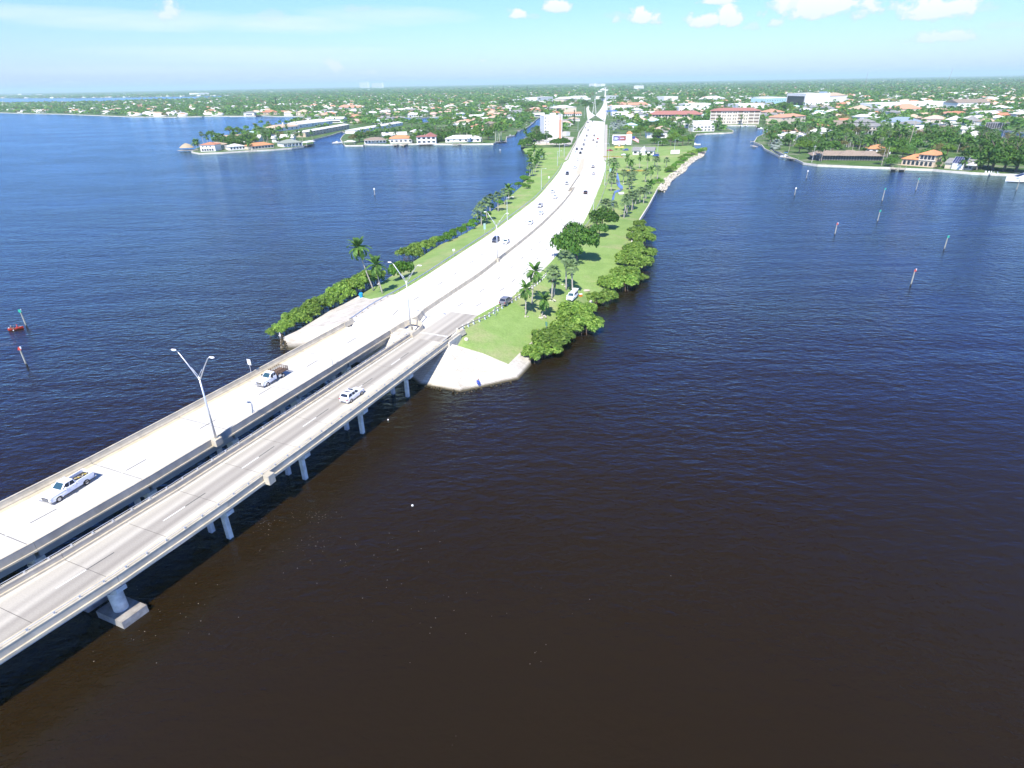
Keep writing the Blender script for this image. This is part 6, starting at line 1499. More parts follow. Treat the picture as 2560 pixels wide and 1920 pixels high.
t, w, d, h = hb('long brown-roofed waterfront')
for k in range(26):
    x = -w / 2 + .2 + (w - .4) * k / 25; MB().box(x - .05, x + .05, -.06, -.004, 0, 3.2).build('screen_post', WALLC['grey'], t)
for u, rc in ((-.33, 1.1), (.05, 1.5), (.34, .9)):
    roof_mesh('hip', w * u - 9, w * u + 9, -1.5, d - 3, h + .02, 2.1 + rc * .5, .5).build('roof_wing', ROOFC['brown'], t)
for lab in ('house with a tall dark screened pool', 'dark screened pool house'):
    t, w, d, h = hb(lab)
    for k in range(8):
        x = -w / 2 + w * k / 7; MB().box(x - .08, x + .08, -.12, -.004, 0, h + .4).build('screen_post', WALLC['white'], t)
t, w, d, h = hb('huge white windowless'); MB().box(-w / 2 - .3, -w / 2 - .004, 3, d - 3, 3, h - 4).build('glazed_side', M['glass'], t)
MB().box(w * .28, w * .42, 4, 18, h + .6, h + 3).build('roof_cap', ROOFC['blue'], t)
# ---- white house with the red roof and eight dark windows
A, B = (-87.3,620.8,1.2), (-68.9,621.9,1.2)
t, w = building('house', 'white two-storey house with a red roof and two rows of dark windows on the water', 'house', A, B, 13, 6.4, 'front', .9, 'white', 'red', (2, 4), ww=3.0, wh=1.9)
roof_mesh('front', -w * .12, w * .5, 2, 14, 6.6, 2.9, .5).build('upper_roof', ROOFC['red'], t)
BFOOT.append(((A[0] + B[0]) / 2, A[1] + 6, 12))
# ---- house with arcades and an orange roof
A, B = (253.7,407.9,1.2), (265.2,392.6,1.2)
t = thing('house', 'tan two-storey house with arched arcades on both floors and an orange tile roof', 'house', ((A[0] + B[0]) / 2, (A[1] + B[1]) / 2, 1.3), math.atan2(B[1] - A[1], B[0] - A[0]))
w = math.hypot(B[0] - A[0], B[1] - A[1])
MB().box(-w / 2, w / 2, 0, 13, -.5, 3.7).build('wall', WALLC['tan'], t)  # tan for both storeys carries the cloud shade on this bank in its colour
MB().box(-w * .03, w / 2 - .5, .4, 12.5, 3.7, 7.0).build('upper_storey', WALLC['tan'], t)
roof_mesh('hip', -w / 2, -w * .03, 0, 13, 3.7, 2.6, .7).build('roof', ROOFC['orange'], t)
roof_mesh('hip', -w * .03, w / 2 - .5, .4, 12.5, 7.0, 2.4, .8).build('roof', ROOFC['orange'], t)
MB().box(-w * .03 - .3, w / 2, -.5, .4, 3.55, 3.72).build('balcony', WALLC['white'], t)
for k in range(4): window(t, w * .05 + k * (w * .44 / 4) + w * .02, .395, 4.0, w * .095, 2.5, True)
for k in range(7): window(t, -w / 2 + w * .09 + k * (w * .92 / 7), -.004, .25, w * .098, 2.7, True)
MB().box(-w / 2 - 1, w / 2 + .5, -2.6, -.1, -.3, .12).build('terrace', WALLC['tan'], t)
BFOOT.append((t.location.x + 4, t.location.y + 8, 19))
# ---- house with the solar roof
A, B = (267.9,386.8,1.2), (277.2,376.3,1.2)
t = thing('house', 'pale house with a tilted rack of blue solar panels on its roof', 'house', ((A[0] + B[0]) / 2, (A[1] + B[1]) / 2, 1.3), math.atan2(B[1] - A[1], B[0] - A[0]))
w = math.hypot(B[0] - A[0], B[1] - A[1])
MB().box(-w / 2, w / 2, 0, 12, -.5, 3.2).build('wall', WALLC['cream'], t)
MB().box(-w * .22, w * .22, -1.2, -.004, -.5, 3.2).build('garage_front', WALLC['white'], t)
roof_mesh('gable', -w / 2, w / 2, 0, 12, 3.2, 2.4, .6).build('roof', ROOFC['grey'], t)
Mx = Matrix.Translation((0, .2, 4.1)) @ Matrix.Rotation(R(30), 4, 'X')
MB().box(-w * .27, w * .27, -1.2, 5.2, -.12, 0, M=Mx).build('panel_rack', M['alu'], t)
solar = mat('solar_cell_blue', (.02, .03, .11), .18, var=.1, vscale=2, spec=.6)
for i in range(6):
    for j in range(4):
        x0 = -w * .26 + i * w * .52 / 6; y0 = -1.1 + j * 1.56
        MB().box(x0 + .08, x0 + w * .52 / 6 - .08, y0 + .07, y0 + 1.49, .005, .05, M=Mx).build('solar_panel', solar, t)
for k in range(2): window(t, w * (.3 + .13 * k), -.004, .7, 2.0, 1.6)
roof_mesh('front', w * .3, w * .62, -2, 6, 3.0, 1.4, .5).build('roof', ROOFC['white'], t)
BFOOT.append((t.location.x, t.location.y + 6, 14))
# ---- the red-roofed long flats and the tall condominium
A, B = (203.6,942.7,1.2), (272.5,920.4,1.2)
t, w = building('apartment_block', 'long flats with a red standing-seam roof above the grove', 'flats', A, B, 18, 7.4, 'hip', 4.6, 'cream', 'red', None, over=1.5)
for k in range(16): window(t, -w / 2 + w * (k + .5) / 16, -.004, 4.4, w / 16 * .72, 2.1)
BFOOT.append(((A[0] + B[0]) / 2, A[1] + 9, 44))
A, B = (257.7,830.1,1.2), (313.9,813.8,1.2)
t, w = building('apartment_block', 'four-storey cream flats with open balconies and a red roof at the head of the basin', 'flats', A, B, 18, 15.5, 'hip', 3.2, 'cream', 'red', None, over=1.4)
bays = 9
for f in range(4):
    z = .9 + f * 3.7
    for k in range(bays):
        x0 = -w / 2 + w * k / bays; 
        if k in (2, 3, 4, 6):
            for q in (.3, .7): window(t, x0 + w / bays * q, -.004, z + .8, 1.5, 1.6)
        else:
            MB().box(x0 + .4, x0 + w / bays - .4, -.05, -.004, z + .3, z + 3.0).build('balcony_opening', WALLC['shade'], t)  # flat dark panel, the shade inside the open balcony put into its colour
            MB().box(x0 + .4, x0 + w / bays - .4, -.16, -.055, z + .3, z + 1.2).build('balcony_rail', WALLC['cream'], t)
    MB().box(-w / 2 - .05, w / 2 + .05, -.22, -.17, z - .1, z + .14).build('floor_band', WALLC['white'], t)
for k in range(bays + 1):
    x = -w / 2 + w * k / bays; MB().box(x - .22, x + .22, -.34, -.23, 0, 15.2).build('pilaster', WALLC['white'], t)
BFOOT.append(((A[0] + B[0]) / 2, A[1] + 9, 40))
# ---- the white tower by the canal
A = (36.1,639.7,1.3); B = (A[0] + 14.8, A[1] + 2.8)
a, b = Vector(A[:2]), Vector(B[:2]); w = (b - a).length
t = thing('apartment_tower', 'tall plain white tower with a salmon stripe at its right edge beside the canal', 'tower block', ((a.x + b.x) / 2, (a.y + b.y) / 2, 1.3), math.atan2(b.y - a.y, b.x - a.x))
TH = 21.5
MB().box(-w / 2, w / 2, 0, 17, -.5, TH).build('wall', WALLC['white'], t)
MB().box(w / 2 + .004, w / 2 + 2.9, 1.2, 16, -.5, TH - 3.6).build('salmon_wing', WALLC['pink'], t)
MB().box(w / 2 + 2.91, w / 2 + 3.7, 1.6, 15, -.5, TH + 1.4).build('stair_core', WALLC['white'], t)
MB().box(w / 2 + 3.71, w / 2 + 4.3, 2.4, 15, -.5, TH - 2).build('brown_edge', WALLC['shade'], t)
roof_mesh('flat', -w / 2, w / 2, 0, 17, TH, 0, .0).build('roof', ROOFC['membrane'], t)
MB().box(w * .12, w * .42, 9, 15, TH + .12, TH + 2.2).build('lift_house', WALLC['white'], t)
for k in range(7):
    window(t, -w * .425, -.004, 1.4 + k * 2.95, 1.1, 1.6); window(t, -w * .22, -.004, 1.6 + k * 2.95, .7, .9); window(t, -w * .17, -.004, 1.6 + k * 2.95, .7, .9)
    MB().box(-w / 2, w / 2, -.06, -.004, .8 + k * 2.95, .92 + k * 2.95).build('floor_band', WALLC['white'], t)
for k in range(5):
    MB().box(-w * .05 + k * 1.1, -w * .05 + k * 1.1 + .7, 8 - k * .8, 9 - k * .8, TH + .12, TH + 1.2).build('roof_unit', M['galv'], t)
BFOOT.append(((a.x + b.x) / 2, a.y + 15, 24))
# low deck with parasols left of the tower, walls of its yard
A, B = (23.3,588.4,1.3), (39.1,592.5,1.3)
yw, _w = building('yard_wall', 'low white wall and hedge along the front of the tower yard', 'wall', A, B, .4, 1.4, 'flat', 0, 'cream', 'white', None)
# ---- roadside sign with the screen
A, B = (93.9,578.3,1.3), (110.8,576.6,1.3)
a, b = Vector(A[:2]), Vector(B[:2]); w = (b - a).length
t = thing('sign', 'big white roadside sign wall with a violet-orange video screen and a small tiled turret', 'sign', ((a.x + b.x) / 2, (a.y + b.y) / 2, 1.3), math.atan2(b.y - a.y, b.x - a.x))
MB().box(-w / 2, w * .24, 0, 1.2, .6, 8.2).build('wall', WALLC['white'], t); MB().box(-w / 2 + 1.5, w * .18, .1, 1.1, -.5, .6).build('base', WALLC['white'], t)
MB().box(w * .24 + .004, w / 2, -.3, 2.8, -.5, 9.2).build('turret', WALLC['white'], t); roof_mesh('hip', w * .25, w / 2, -.2, 2.7, 9.2, 1.8, .5).build('turret_roof', ROOFC['orange'], t)
sm = bpy.data.materials.new('video_screen'); sm.use_nodes = True
N, L = sm.node_tree.nodes, sm.node_tree.links; tcx = N.new('ShaderNodeTexCoord'); sx = N.new('ShaderNodeSeparateXYZ'); L.new(tcx.outputs['Generated'], sx.inputs[0]); rr = N.new('ShaderNodeValToRGB')
nz_ = N.new('ShaderNodeTexNoise'); nz_.inputs['Scale'].default_value = 4; L.new(tcx.outputs['Generated'], nz_.inputs[0]); ad = N.new('ShaderNodeMath'); ad.operation = 'MULTIPLY_ADD'; L.new(nz_.outputs[0], ad.inputs[0]); ad.inputs[1].default_value = .22; L.new(sx.outputs[0], ad.inputs[2]); L.new(ad.outputs[0], rr.inputs[0])
e = rr.color_ramp.elements; e[0].color = (.02, .035, .28, 1); e[0].position = .1; e[1].color = (.45, .10, .06, 1); e[1].position = .95
for pos, c in ((.42, (.06, .08, .45, 1)), (.58, (.38, .22, .55, 1)), (.74, (.55, .18, .14, 1))): x_ = e.new(pos); x_.color = c
L.new(rr.outputs[0], N['Principled BSDF'].inputs['Emission Color']); N['Principled BSDF'].inputs['Emission Strength'].default_value = .55; N['Principled BSDF'].inputs['Base Color'].default_value = (.02, .02, .03, 1)
sc_ = MB().box(-w / 2 + .8, w * .2, -.14, -.004, 3.4, 7.2).build('screen', sm, t)
for k, (u, v, ww_) in enumerate(((.08, .62, .28), (.08, .40, .34), (.08, .2, .26), (.55, .45, .34))):
    MB().box(-w / 2 + .8 + w * .64 * u, -w / 2 + .8 + w * .64 * (u + ww_), -.16, -.143, 3.4 + 3.8 * v, 3.4 + 3.8 * v + .42).build('screen_text_bar', mat('screen_glow', (.5, .55, .9), .5, emit=.5, var=.2, vscale=3), sc_)
A, B = (91.3,548.1,1.3), (99.1,547.6,1.3)
yp = mat('yellow_stucco', (.62, .47, .16), .8, var=.08, vscale=.6)
a, b = Vector(A[:2]), Vector(B[:2]); w = (b - a).length
t = thing('plinth', 'yellow plinth with a small dark number panel below the big screen', 'plinth', ((a.x + b.x) / 2, (a.y + b.y) / 2, 1.3), math.atan2(b.y - a.y, b.x - a.x))
MB().box(-w / 2, w / 2, 0, 1.0, -.4, 1.3).build('base', yp, t); MB().box(-w * .22, w * .22, .1, .9, 1.3, 2.7).build('panel', yp, t)
pnl = MB().box(-w * .19, w * .19, -.02, .096, 1.2, 2.5).build('dark_panel', M['blackplastic'], t)
for x in (-.45, .45): MB().box(x - .3, x + .3, -.045, -.023, 1.45, 2.25).build('digit', M['white_paint'], pnl)
hd = MB(); 
put_tree(('bush', 1), (90.3,533.4,1.3), .6, 0, 'hedge', 'clipped dark hedge in front of the yellow plinth, left part', 'hedge', zs=.45); put_tree(('bush', 1), (94.1,532.7,1.3), .6, 1, 'hedge', 'clipped dark hedge in front of the yellow plinth, right part', 'hedge', zs=.45)
# ---- roadside shop with its flag
A, B = (96.4,493.5,1.3), (111.8,489,1.3)
t, w = building('shop', 'low white shop with a grey shingle roof at the end of the drive', 'shop', A, B, 12, 3.2, 'gable', 2.2, 'white', 'grey', (1, 4))
roof_mesh('front', -w * .12, w * .1, -2.5, 8, 3.4, 2.6, .3).build('porch_roof', ROOFC['white'], t); MB().box(-w * .12, w * .1, -2.4, -.004, 0, 3.4).build('porch', WALLC['white'], t)
BFOOT.append(((A[0] + B[0]) / 2, A[1] + 6, 20))
fp = thing('flag', 'large striped flag on a leaning pole above the roadside shop', 'flag', (98.5,509.3,1.3))
MB().tube([(0, 0, 0), (0, 0, 12.5)], [.09, .05], 6).build('pole', M['galv'], fp)
fred = mat('flag_red', (.45, .04, .05), .8, var=.1, vscale=2); fblue = mat('flag_blue', (.03, .05, .22), .8, var=.1, vscale=2); fwh = M['white_paint']
for k in range(7):
    mb = MB(); n = 8
    for i in range(n + 1):
        u = i / n; dz = -1.6 * u - .9 * u * u; yy = .25 * math.sin(u * 6)
        mb.v += [(u * 5.2, yy, 12 - k * .38 + dz), (u * 5.2, yy, 12 - (k + 1) * .38 + dz)]
    mb.f = [(2 * i, 2 * i + 1, 2 * i + 3, 2 * i + 2) for i in range(n)]; mb.m = [0] * n
    mb.build('stripe', fred if k % 2 == 0 else fwh, fp)
MB().box(.03, 2.0, -.06, .3, 10.3, 12.0).build('canton', fblue, fp)
dv = MB().prism([(77.2,488.9,1.3)[:2], (93.7,488.1,1.3)[:2], (108.2,472.7,1.3)[:2], (111.7,472.1,1.3)[:2], (119.7,505.6,1.3)[:2], (99.3,509.2,1.3)[:2], (96.7,513.8,1.3)[:2], (80.8,512.4,1.3)[:2]], 1.0, 1.34).build('driveway', M['asphalt']); dv['kind'] = 'structure'
yd = MB().prism([(25.5,673.4,1.3)[:2], (29.5,587.2,1.3)[:2], (39.9,588.8,1.3)[:2], (58.1,588.8,1.3)[:2], (68.7,668.4,1.3)[:2], (59.2,680,1.3)[:2], (40.4,724.8,1.3)[:2]], 1.0, 1.33).build('car_park', M['sidewalk']); yd['kind'] = 'structure'
# ---- open steel tower at the crossing
p = (152.7,1150.8,1.4)
t = thing('lattice_tower', 'tall white A-shaped lattice tower in the fork of the far road', 'tower', p)
HT = 24.0
for s in (-1, 1):
    for q in (-1, 1): MB().tube([(s * 3.0, q * 1.5, 0), (s * .35, q * .3, HT)], .18, 5).build('leg', M['white_paint'], t)
for k in range(1, 7):
    z = HT * k / 7.5; x = 3.0 - 2.65 * z / HT
    MB().tube([(-x, -1.5 + 1.2 * z / HT, z), (x, -1.5 + 1.2 * z / HT, z)], .1, 5).build('cross_bar', M['white_paint'], t)
MB().tube([(0, 0, HT), (0, 0, HT + 5)], .1, 5).build('mast', M['white_paint'], t)
# ---- distant tower blocks
for (nm, A, B, h, lab) in [('apartment_tower', (-2911.5,13272.3,1.2), (-2627.4,12653.6,1.2), 105, 'broad white tower block alone on the left horizon'), ('apartment_tower', (-2682.9,13332.8,1.2), (-2332.3,12535.9,1.2), 90, 'paired pinkish tower blocks right of the broad white one on the horizon'),
      ('apartment_tower', (-3149.2,30771.8,1.2), (-2586.4,28039.1,1.2), 100, 'cream tower block on the horizon left of centre'), ('apartment_tower', (818.6,6649.6,1.2), (854.4,6548.9,1.2), 32, 'pinkish tower block left of the far end of the road'), ('apartment_tower', (819.6,6128.3,1.2), (853.6,6040.2,1.2), 30, 'second pinkish tower block nearest the far end of the road'), ('apartment_tower', (741.3,3894.2,1.2), (762.2,3860.8,1.2), 25, 'cream block right of the far end of the road')]:
    t, w = building(nm, lab, 'tower block', A, B, 40, 20, 'flat', 0, 'white', 'white', None); t.scale = (1, 1, h / 20)
for (A, B, h, lab) in [((-7664.7,10245.8,1.2), (-7358.2,10140.5,1.2), 11, 'pale low block on the far shore at the left edge'), ((-6882.7,9506.2,1.2), (-6835.5,9636.9,1.2), 24, 'tallest pale block on the far shore at the left edge'), ((-5941.1,8461.5,1.2), (-5895.7,8495.3,1.2), 17, 'narrow tan block on the far shore near the left edge'), ((-2495.9,5260.7,1.2), (-2368.9,5142.8,1.2), 20, 'white slab-like block by itself across the far bay')]:
    t, w = building('hotel_block', lab, 'hotel', A, B, 80, 20, 'flat', 0, 'white', 'white', None); t.scale = (1, 1, h / 20)
# ---- thatched hut on its dock
A = (-298.9,600.6,0.4)
t = thing('thatched_hut', 'round thatched hut on a dock off the tip of the left point', 'hut', (A[0], A[1], 0))
for x in (-4.5, 0, 4.5):
    for y in (-3.5, 3.5): MB().tube([(x, y, -2), (x, y, 1.1)], .2, 6).build('pile', M['pile_wood'], t)
MB().box(-7, 9, -5, 5, 1.1, 1.35).build('dock_deck', M['wood'], t)
for x in (-3.6, 3.6):
    for y in (-3, 3): MB().tube([(x, y, 1.35), (x, y, 3.8)], .14, 6).build('post', M['wood'], t)
mb = MB(); n = 18; ring = [(6.0, 3.4), (5.7, 3.9), (3.6, 5.6), (1.2, 6.9)]
for r_, z in ring:
    for k in range(n): mb.v.append((r_ * math.cos(6.2832 * k / n) * 1.1, r_ * math.sin(6.2832 * k / n) * .9, z + .12 * (k % 2)))
mb.v.append((0, 0, 7.3))
for i in range(3):
    for k in range(n): mb.f.append((i * n + k, i * n + (k + 1) % n, (i + 1) * n + (k + 1) % n, (i + 1) * n + k))
for k in range(n): mb.f.append((3 * n + k, 3 * n + (k + 1) % n, 4 * n))
mb.f.append(tuple(range(n - 1, -1, -1))); mb.m = [0] * len(mb.f); mb.build('thatch_roof', ROOFC['thatch'], t)

# ------------------------------------------------------------------ lamps, signs, markers, boats, docks, people
def lamp_bridge(p, label, H=13.6, arm=3.4, k=1.0):
    t = thing('street_lamp', label, 'street lamp', p, BROT, 'twin-armed lamps on the bridge median')
    MB().box(-.55 * k, .55 * k, -.6 * k, .6 * k, -1.1, -.02).build('pedestal', M['barrier'], t)
    MB().tube([(0, 0, -.02), (0, 0, H * .74)], [.17, .10], 10).build('pole', M['alu'], t, smooth=True)
    for s in (-1, 1):
        pts = [(0, 0, H * .70), (s * arm * .45, 0, H * .86), (s * arm * .8, 0, H * .975), (s * arm * .93, 0, H)]
        a_ = MB().tube(pts, [.09, .075, .06, .055], 8); a_.tube([(0, 0, H * .745), (s * arm * .3, 0, H * .835)], .035, 6)
        a_.build('arm', M['alu'], t, smooth=True)
        hd = MB(); n = 10
        for k, (r_, z) in enumerate(((.05, .09), (.2, .07), (.24, 0), (.2, -.06))):
            for i in range(n): hd.v.append((s * (arm * .93 + .42) + 2.1 * r_ * math.cos(6.2832 * i / n), r_ * math.sin(6.2832 * i / n), H + z))
        for k in range(3):
            for i in range(n): hd.f.append((k * n + i, k * n + (i + 1) % n, (k + 1) * n + (i + 1) % n, (k + 1) * n + i))
        hd.f += [tuple(range(n)), tuple(range(4 * n - 1, 3 * n - 1, -1))]; hd.m = [0] * len(hd.f)
        hd.build('lamp_head', M['white_paint'], t, smooth=True)
    return t
q = BR(.6, 2.6, 6.4); lamp_bridge(q, 'twin-armed lamp post on the open bridge beside the gap')
q = BR(50.4, .2, 6.3); lamp_bridge(q, 'twin-armed lamp post where the bridges meet the causeway', k=.6)
pm2 = (-3.73,179.73,3.99); lamp_bridge((pm2[0], pm2[1], pm2[2] + 1.0), 'twin-armed lamp post on the median of the causeway curve')
bk = thing('lamp_pedestal', 'empty concrete lamp bracket on the outer parapet of the grey bridge', 'bracket', BR(-3.65, -11.2, BZ), BROT)
MB().box(-.2, .75, -.55, .55, -.45, .95).build('block', M['barrier'], bk)
def lamp_single(p, H, rz, label, arm=2.2):
    t = thing('street_lamp', label, 'street lamp', p, rz, 'single-armed roadside lamps')
    MB().tube([(0, 0, 0), (0, 0, H)], [.17, .10], 8).build('pole', M['alu'], t)
    MB().tube([(0, 0, H - .2), (arm * .6, 0, H), (arm, 0, H + .05)], [.06, .05, .05], 6).build('arm', M['alu'], t)
    MB().box(arm - .1, arm + .6, -.16, .16, H - .05, H + .1).build('lamp_head', M['white_paint'], t)
for (p, h, rz, lab) in [((-0.73,251.98,1.53), 9.5, 0, 'pale lamp post on the grass just past the twin-armed one on the curve'), ((17.5,332.9,1.37), 10.5, .3, 'tall pale lamp post alone on the left lawn strip'), ((17.5,333.3,1.37), 0, 0, None), ((33.7,432.4,1.37), 9.5, 0, 'lamp post below the tower lawn with a short cross arm'), ((39.3,488.2,1.35), 9.5, 0, 'slim lamp post on the tower lawn, left of two'), ((42.9,487.3,1.37), 9.5, 0, 'slim lamp post on the tower lawn, right of two'),
                        ((52.8,342.7,1.38), 12, math.pi, 'tall white lamp post at the right road edge above the ditch'), ((67.4,427.2,1.4), 14, math.pi, 'tall white lamp post at the right road edge beside the pavement'), ((36.67,266.13,1.39), 8.5, math.pi, 'white lamp post behind the spreading dark tree'), ((92.1,586.7,1.3), 12, math.pi, 'tall lamp post left of the big screen'), ((136.4,524.2,1.3), 8.0, 0, 'thin lamp post on the lawn right of the grove'), ((119.4,509.9,1.3), 8.0, 0, 'lamp post with a cross arm at the end of the shop'),
                        ((82.4,760,1.4), 14, 0, 'lamp post left of the road beyond the tower'), ((119.6,1017.9,1.4), 16, 0, 'lamp post at the far crossing, left side'), ((154.9,1005.8,1.4), 16, math.pi, 'lamp post at the far crossing, right side')]:
    if lab: lamp_single(p, h, rz, lab)
def post_sign(p, h, w, hh, m, label, rz=0.0, cat='sign', zlo=0.0, name='road_sign'):
    t = thing(name, label, cat, p, rz)
    MB().tube([(0, 0, zlo), (0, 0, h)], .05, 6).build('post', M['galv'], t); MB().box(-w / 2, w / 2, -.06, -.03, h - hh, h + .05).build('panel', m, t)
    return t
gsign = mat('green_sign_sheet', (.35, .52, .45), .5, var=.06, vscale=2); wsign = M['white_paint']
b_ = BR(20.0, 15.0, BZ + .9); post_sign(b_, 2.5, .8, 1.05, wsign, 'small white sign on a post on the outer barrier of the white bridge', BROT + math.pi)
b_ = BR(28.0, 3.1, BZ + .9); post_sign(b_, 2.2, .6, .8, wsign, 'faint pale sign on the inner barrier of the white bridge', BROT)
post_sign((-9.11,224.39,2.12), 4.2, .9, 2.2, gsign, 'tall pale-green sign panel on the left verge', .5); post_sign((-17.7,188.85,3.5), 2.3, .8, .6, wsign, 'small white sign on the left verge opposite the lamp curve', .5)
post_sign((23,355.9,1.39), 3.4, .8, 1.0, wsign, 'pale double sign on the left verge near the upper lamp', .3); post_sign((8.16,129.98,1.13), 1.9, .7, .9, mat('dark_green_sign', (.03, .22, .15), .5, var=.1, vscale=3), 'dark green sign at the near mangroves facing away', 2.2)
post_sign((-3.55,130.44,4.59), 2.2, .55, 1.0, M['galv'], 'grey sign seen edge-on by the white-post guardrail', 1.0); post_sign((58.4,360.8,1.39), 6.5, 1.2, 2.0, gsign, 'two pale-green sign panels on tall posts left of the ditch', .3)
wpole = post_sign((59.3,322.5,1.32), 4.0, .2, .3, wsign, 'thin white pole beside the white box on the lawn', 0, 'pole', name='pole')
bx = thing('bench_box', 'white flat-topped box standing beside the ditch on the lawn', 'box', (56.56,311.97,1.32)); MB().box(-1.3, 1.3, -.6, .6, .5, 1.2).build('top', M['white_paint'], bx); MB().box(-1.0, 1.0, -.4, .4, 0, .5).build('base', WALLC['grey'], bx)
bd = thing('billboard', 'large blank white board standing on the lawn near the rock bank', 'board', (127.3,486.4,1.3), R(4)); MB().box(-3.4, 3.4, -.15, .15, .8, 3.6).build('board', M['white_paint'], bd)
for x in (-2.4, 0, 2.4): MB().box(x - .1, x + .1, .16, .4, -.3, 3.4).build('post', M['wood'], bd)
ds = thing('satellite_dish', 'white round disc on a post under the lawn palms below the tower', 'disc', (24.6,471.2,1.24)); mb = MB(); n = 14; mb.v = [(0, -.1, 2.4)] + [(1.1 * math.cos(6.2832 * k / n), -.25, 2.4 + 1.1 * math.sin(6.2832 * k / n)) for k in range(n)]; mb.f = [(0, 1 + k, 1 + (k + 1) % n) for k in range(n)]; mb.m = [0] * n; mb.build('dish', M['white_paint'], ds); MB().tube([(0, 0, 0), (0, 0, 2.3)], .07, 6).build('post', M['galv'], ds)
cn = thing('cooler', 'bright orange cooler box on the grass behind the white suv', 'cooler', (18.47,151.56,1.92), .4); om = mat('orange_plastic', (.62, .20, .03), .5, var=.06, vscale=4); MB().box(-.4, .4, -.3, .3, 0, .55).build('box', om, cn); MB().box(-.42, .42, -.32, .32, .56, .68).build('lid', M['white_paint'], cn)
mt = thing('ground_mat', 'flat pale round mat lying on the grass beyond the white suv', 'mat', (20.35,156.82,1.8)); MB().prism([(1.3 * math.cos(k * .5236), .8 * math.sin(k * .5236)) for k in range(12)], .0, .08).build('sheet', mat('sun_bleached_mat', (.52, .45, .36), .9, var=.1, vscale=2), mt)
bn = thing('bin', 'bright blue bin at the end of the paved strip by the left mangroves', 'bin', (-39.89,154.26,1.82)); bm = mat('blue_plastic', (.02, .30, .62), .45, var=.05, vscale=4); MB().tube([(0, 0, 0), (0, 0, 1.15)], [.42, .5], 12).build('barrel', bm, bn); MB().tube([(0, 0, 1.16), (0, 0, 1.28)], [.53, .4], 12).build('lid', bm, bn); MB().box(-.6, -.4, -.3, .3, .7, .9).build('handle', bm, bn)
for i, (p, s, lab) in enumerate([((7.3,135.77,2.26), 1.0, 'ring of pale stones at the foot of the short curved palm'), ((3.62,134.4,3.11), .7, 'low pale stones at the foot of the slim straight palm'), ((10.74,145.89,2.96), .9, 'pale stones round the thick cabbage palm'), ((14.71,157.99,3), .9, 'pale stones near the tall thin cabbage palm'), ((-9.44,116.45,4.68), .9, 'single big pale boulder on the grass by the flared parapet')]):
    t = thing('boulder', lab, 'stones', p); rs = random.Random(i)
    for k in range(7 if i < 4 else 1):
        r_ = (.35 if i < 4 else .75) * s * rs.uniform(.7, 1.2); a = rs.uniform(0, 6.28); d = rs.uniform(.3, 1.3) * s if i < 4 else 0
        mb = MB(); n = 7
        for lv, (rr_, z) in enumerate(((1, 0), (.95, .45), (.55, .85))):
            for q in range(n): f = rs.uniform(.8, 1.15); mb.v.append((d * math.cos(a) + r_ * rr_ * f * math.cos(6.2832 * q / n), d * math.sin(a) + r_ * rr_ * f * math.sin(6.2832 * q / n), -.1 + r_ * z))
        for lv in range(2):
            for q in range(n): mb.f.append((lv * n + q, lv * n + (q + 1) % n, (lv + 1) * n + (q + 1) % n, (lv + 1) * n + q))
        mb.f.append(tuple(range(2 * n, 3 * n))); mb.m = [0] * len(mb.f); mb.build('stone', M['rock'], t)
# rock bank
M['wetrock'] = mat('wet_algae_rock', (.07, .055, .03), .5, var=.4, vscale=1.5, vec='World')
def rocks(line, width, n, seed, name, size=.7, m=None):
    rs = np.random.RandomState(seed); base = np.array([(0, 0, 1), (1, 0, .1), (.3, .95, .0), (-.8, .6, .1), (-.8, -.6, 0), (.3, -.95, .1), (0, 0, -.6)], float)
    fs = [(0, 1, 2), (0, 2, 3), (0, 3, 4), (0, 4, 5), (0, 5, 1), (6, 2, 1), (6, 3, 2), (6, 4, 3), (6, 5, 4), (6, 1, 5)]
    pts = densify([(p[0], p[1], 0) for p in line], .5); V = []; F = []
    for k in range(n):
        i = rs.randint(0, len(pts) - 1); a, b = pts[i], pts[min(i + 1, len(pts) - 1)]; d = Vector((b[0] - a[0], b[1] - a[1]))
        d = d.normalized() if d.length > 0 else Vector((1, 0)); u = rs.uniform(0, 1); off = u * width; s = size * rs.uniform(.5, 1.3)
        c = np.array([a[0] + d.y * off, a[1] - d.x * off, 1.25 - 1.35 * u]); vv = base * (s * rs.uniform(.7, 1.2, (7, 3))); an = rs.uniform(0, 6.28); ca, sa = math.cos(an), math.sin(an)
        vv = vv @ np.array([[ca, -sa, 0], [sa, ca, 0], [0, 0, 1]]); F += [tuple(j + len(V) for j in f) for f in fs]; V += [tuple(x) for x in vv + c]
    o = link(name, np_mesh(name, np.array(V), np.array(F), m or M['rock'])); o['kind'] = 'stuff'; o['label'] = 'loose pale riprap rocks piled along the right bank'; return o
rocks(BANK_R[14:23], 4.2, 900, 5, 'riprap')
rk = rocks([(-53.73,129.98,0.2), (-51.18,122.61,0.2)], -1.6, 70, 6, 'riprap', .35, M['wetrock']); rk['label'] = 'dark wet rocks at the foot of the left paved slope'
rk = rocks([TOE[3], TOE[2], TOE[1]], 1.7, 130, 7, 'riprap', .26, M['wetrock']); rk['label'] = 'sunken rocks showing along the toe of the right paved slope'
for o in (rk,): o.location.z = -.95
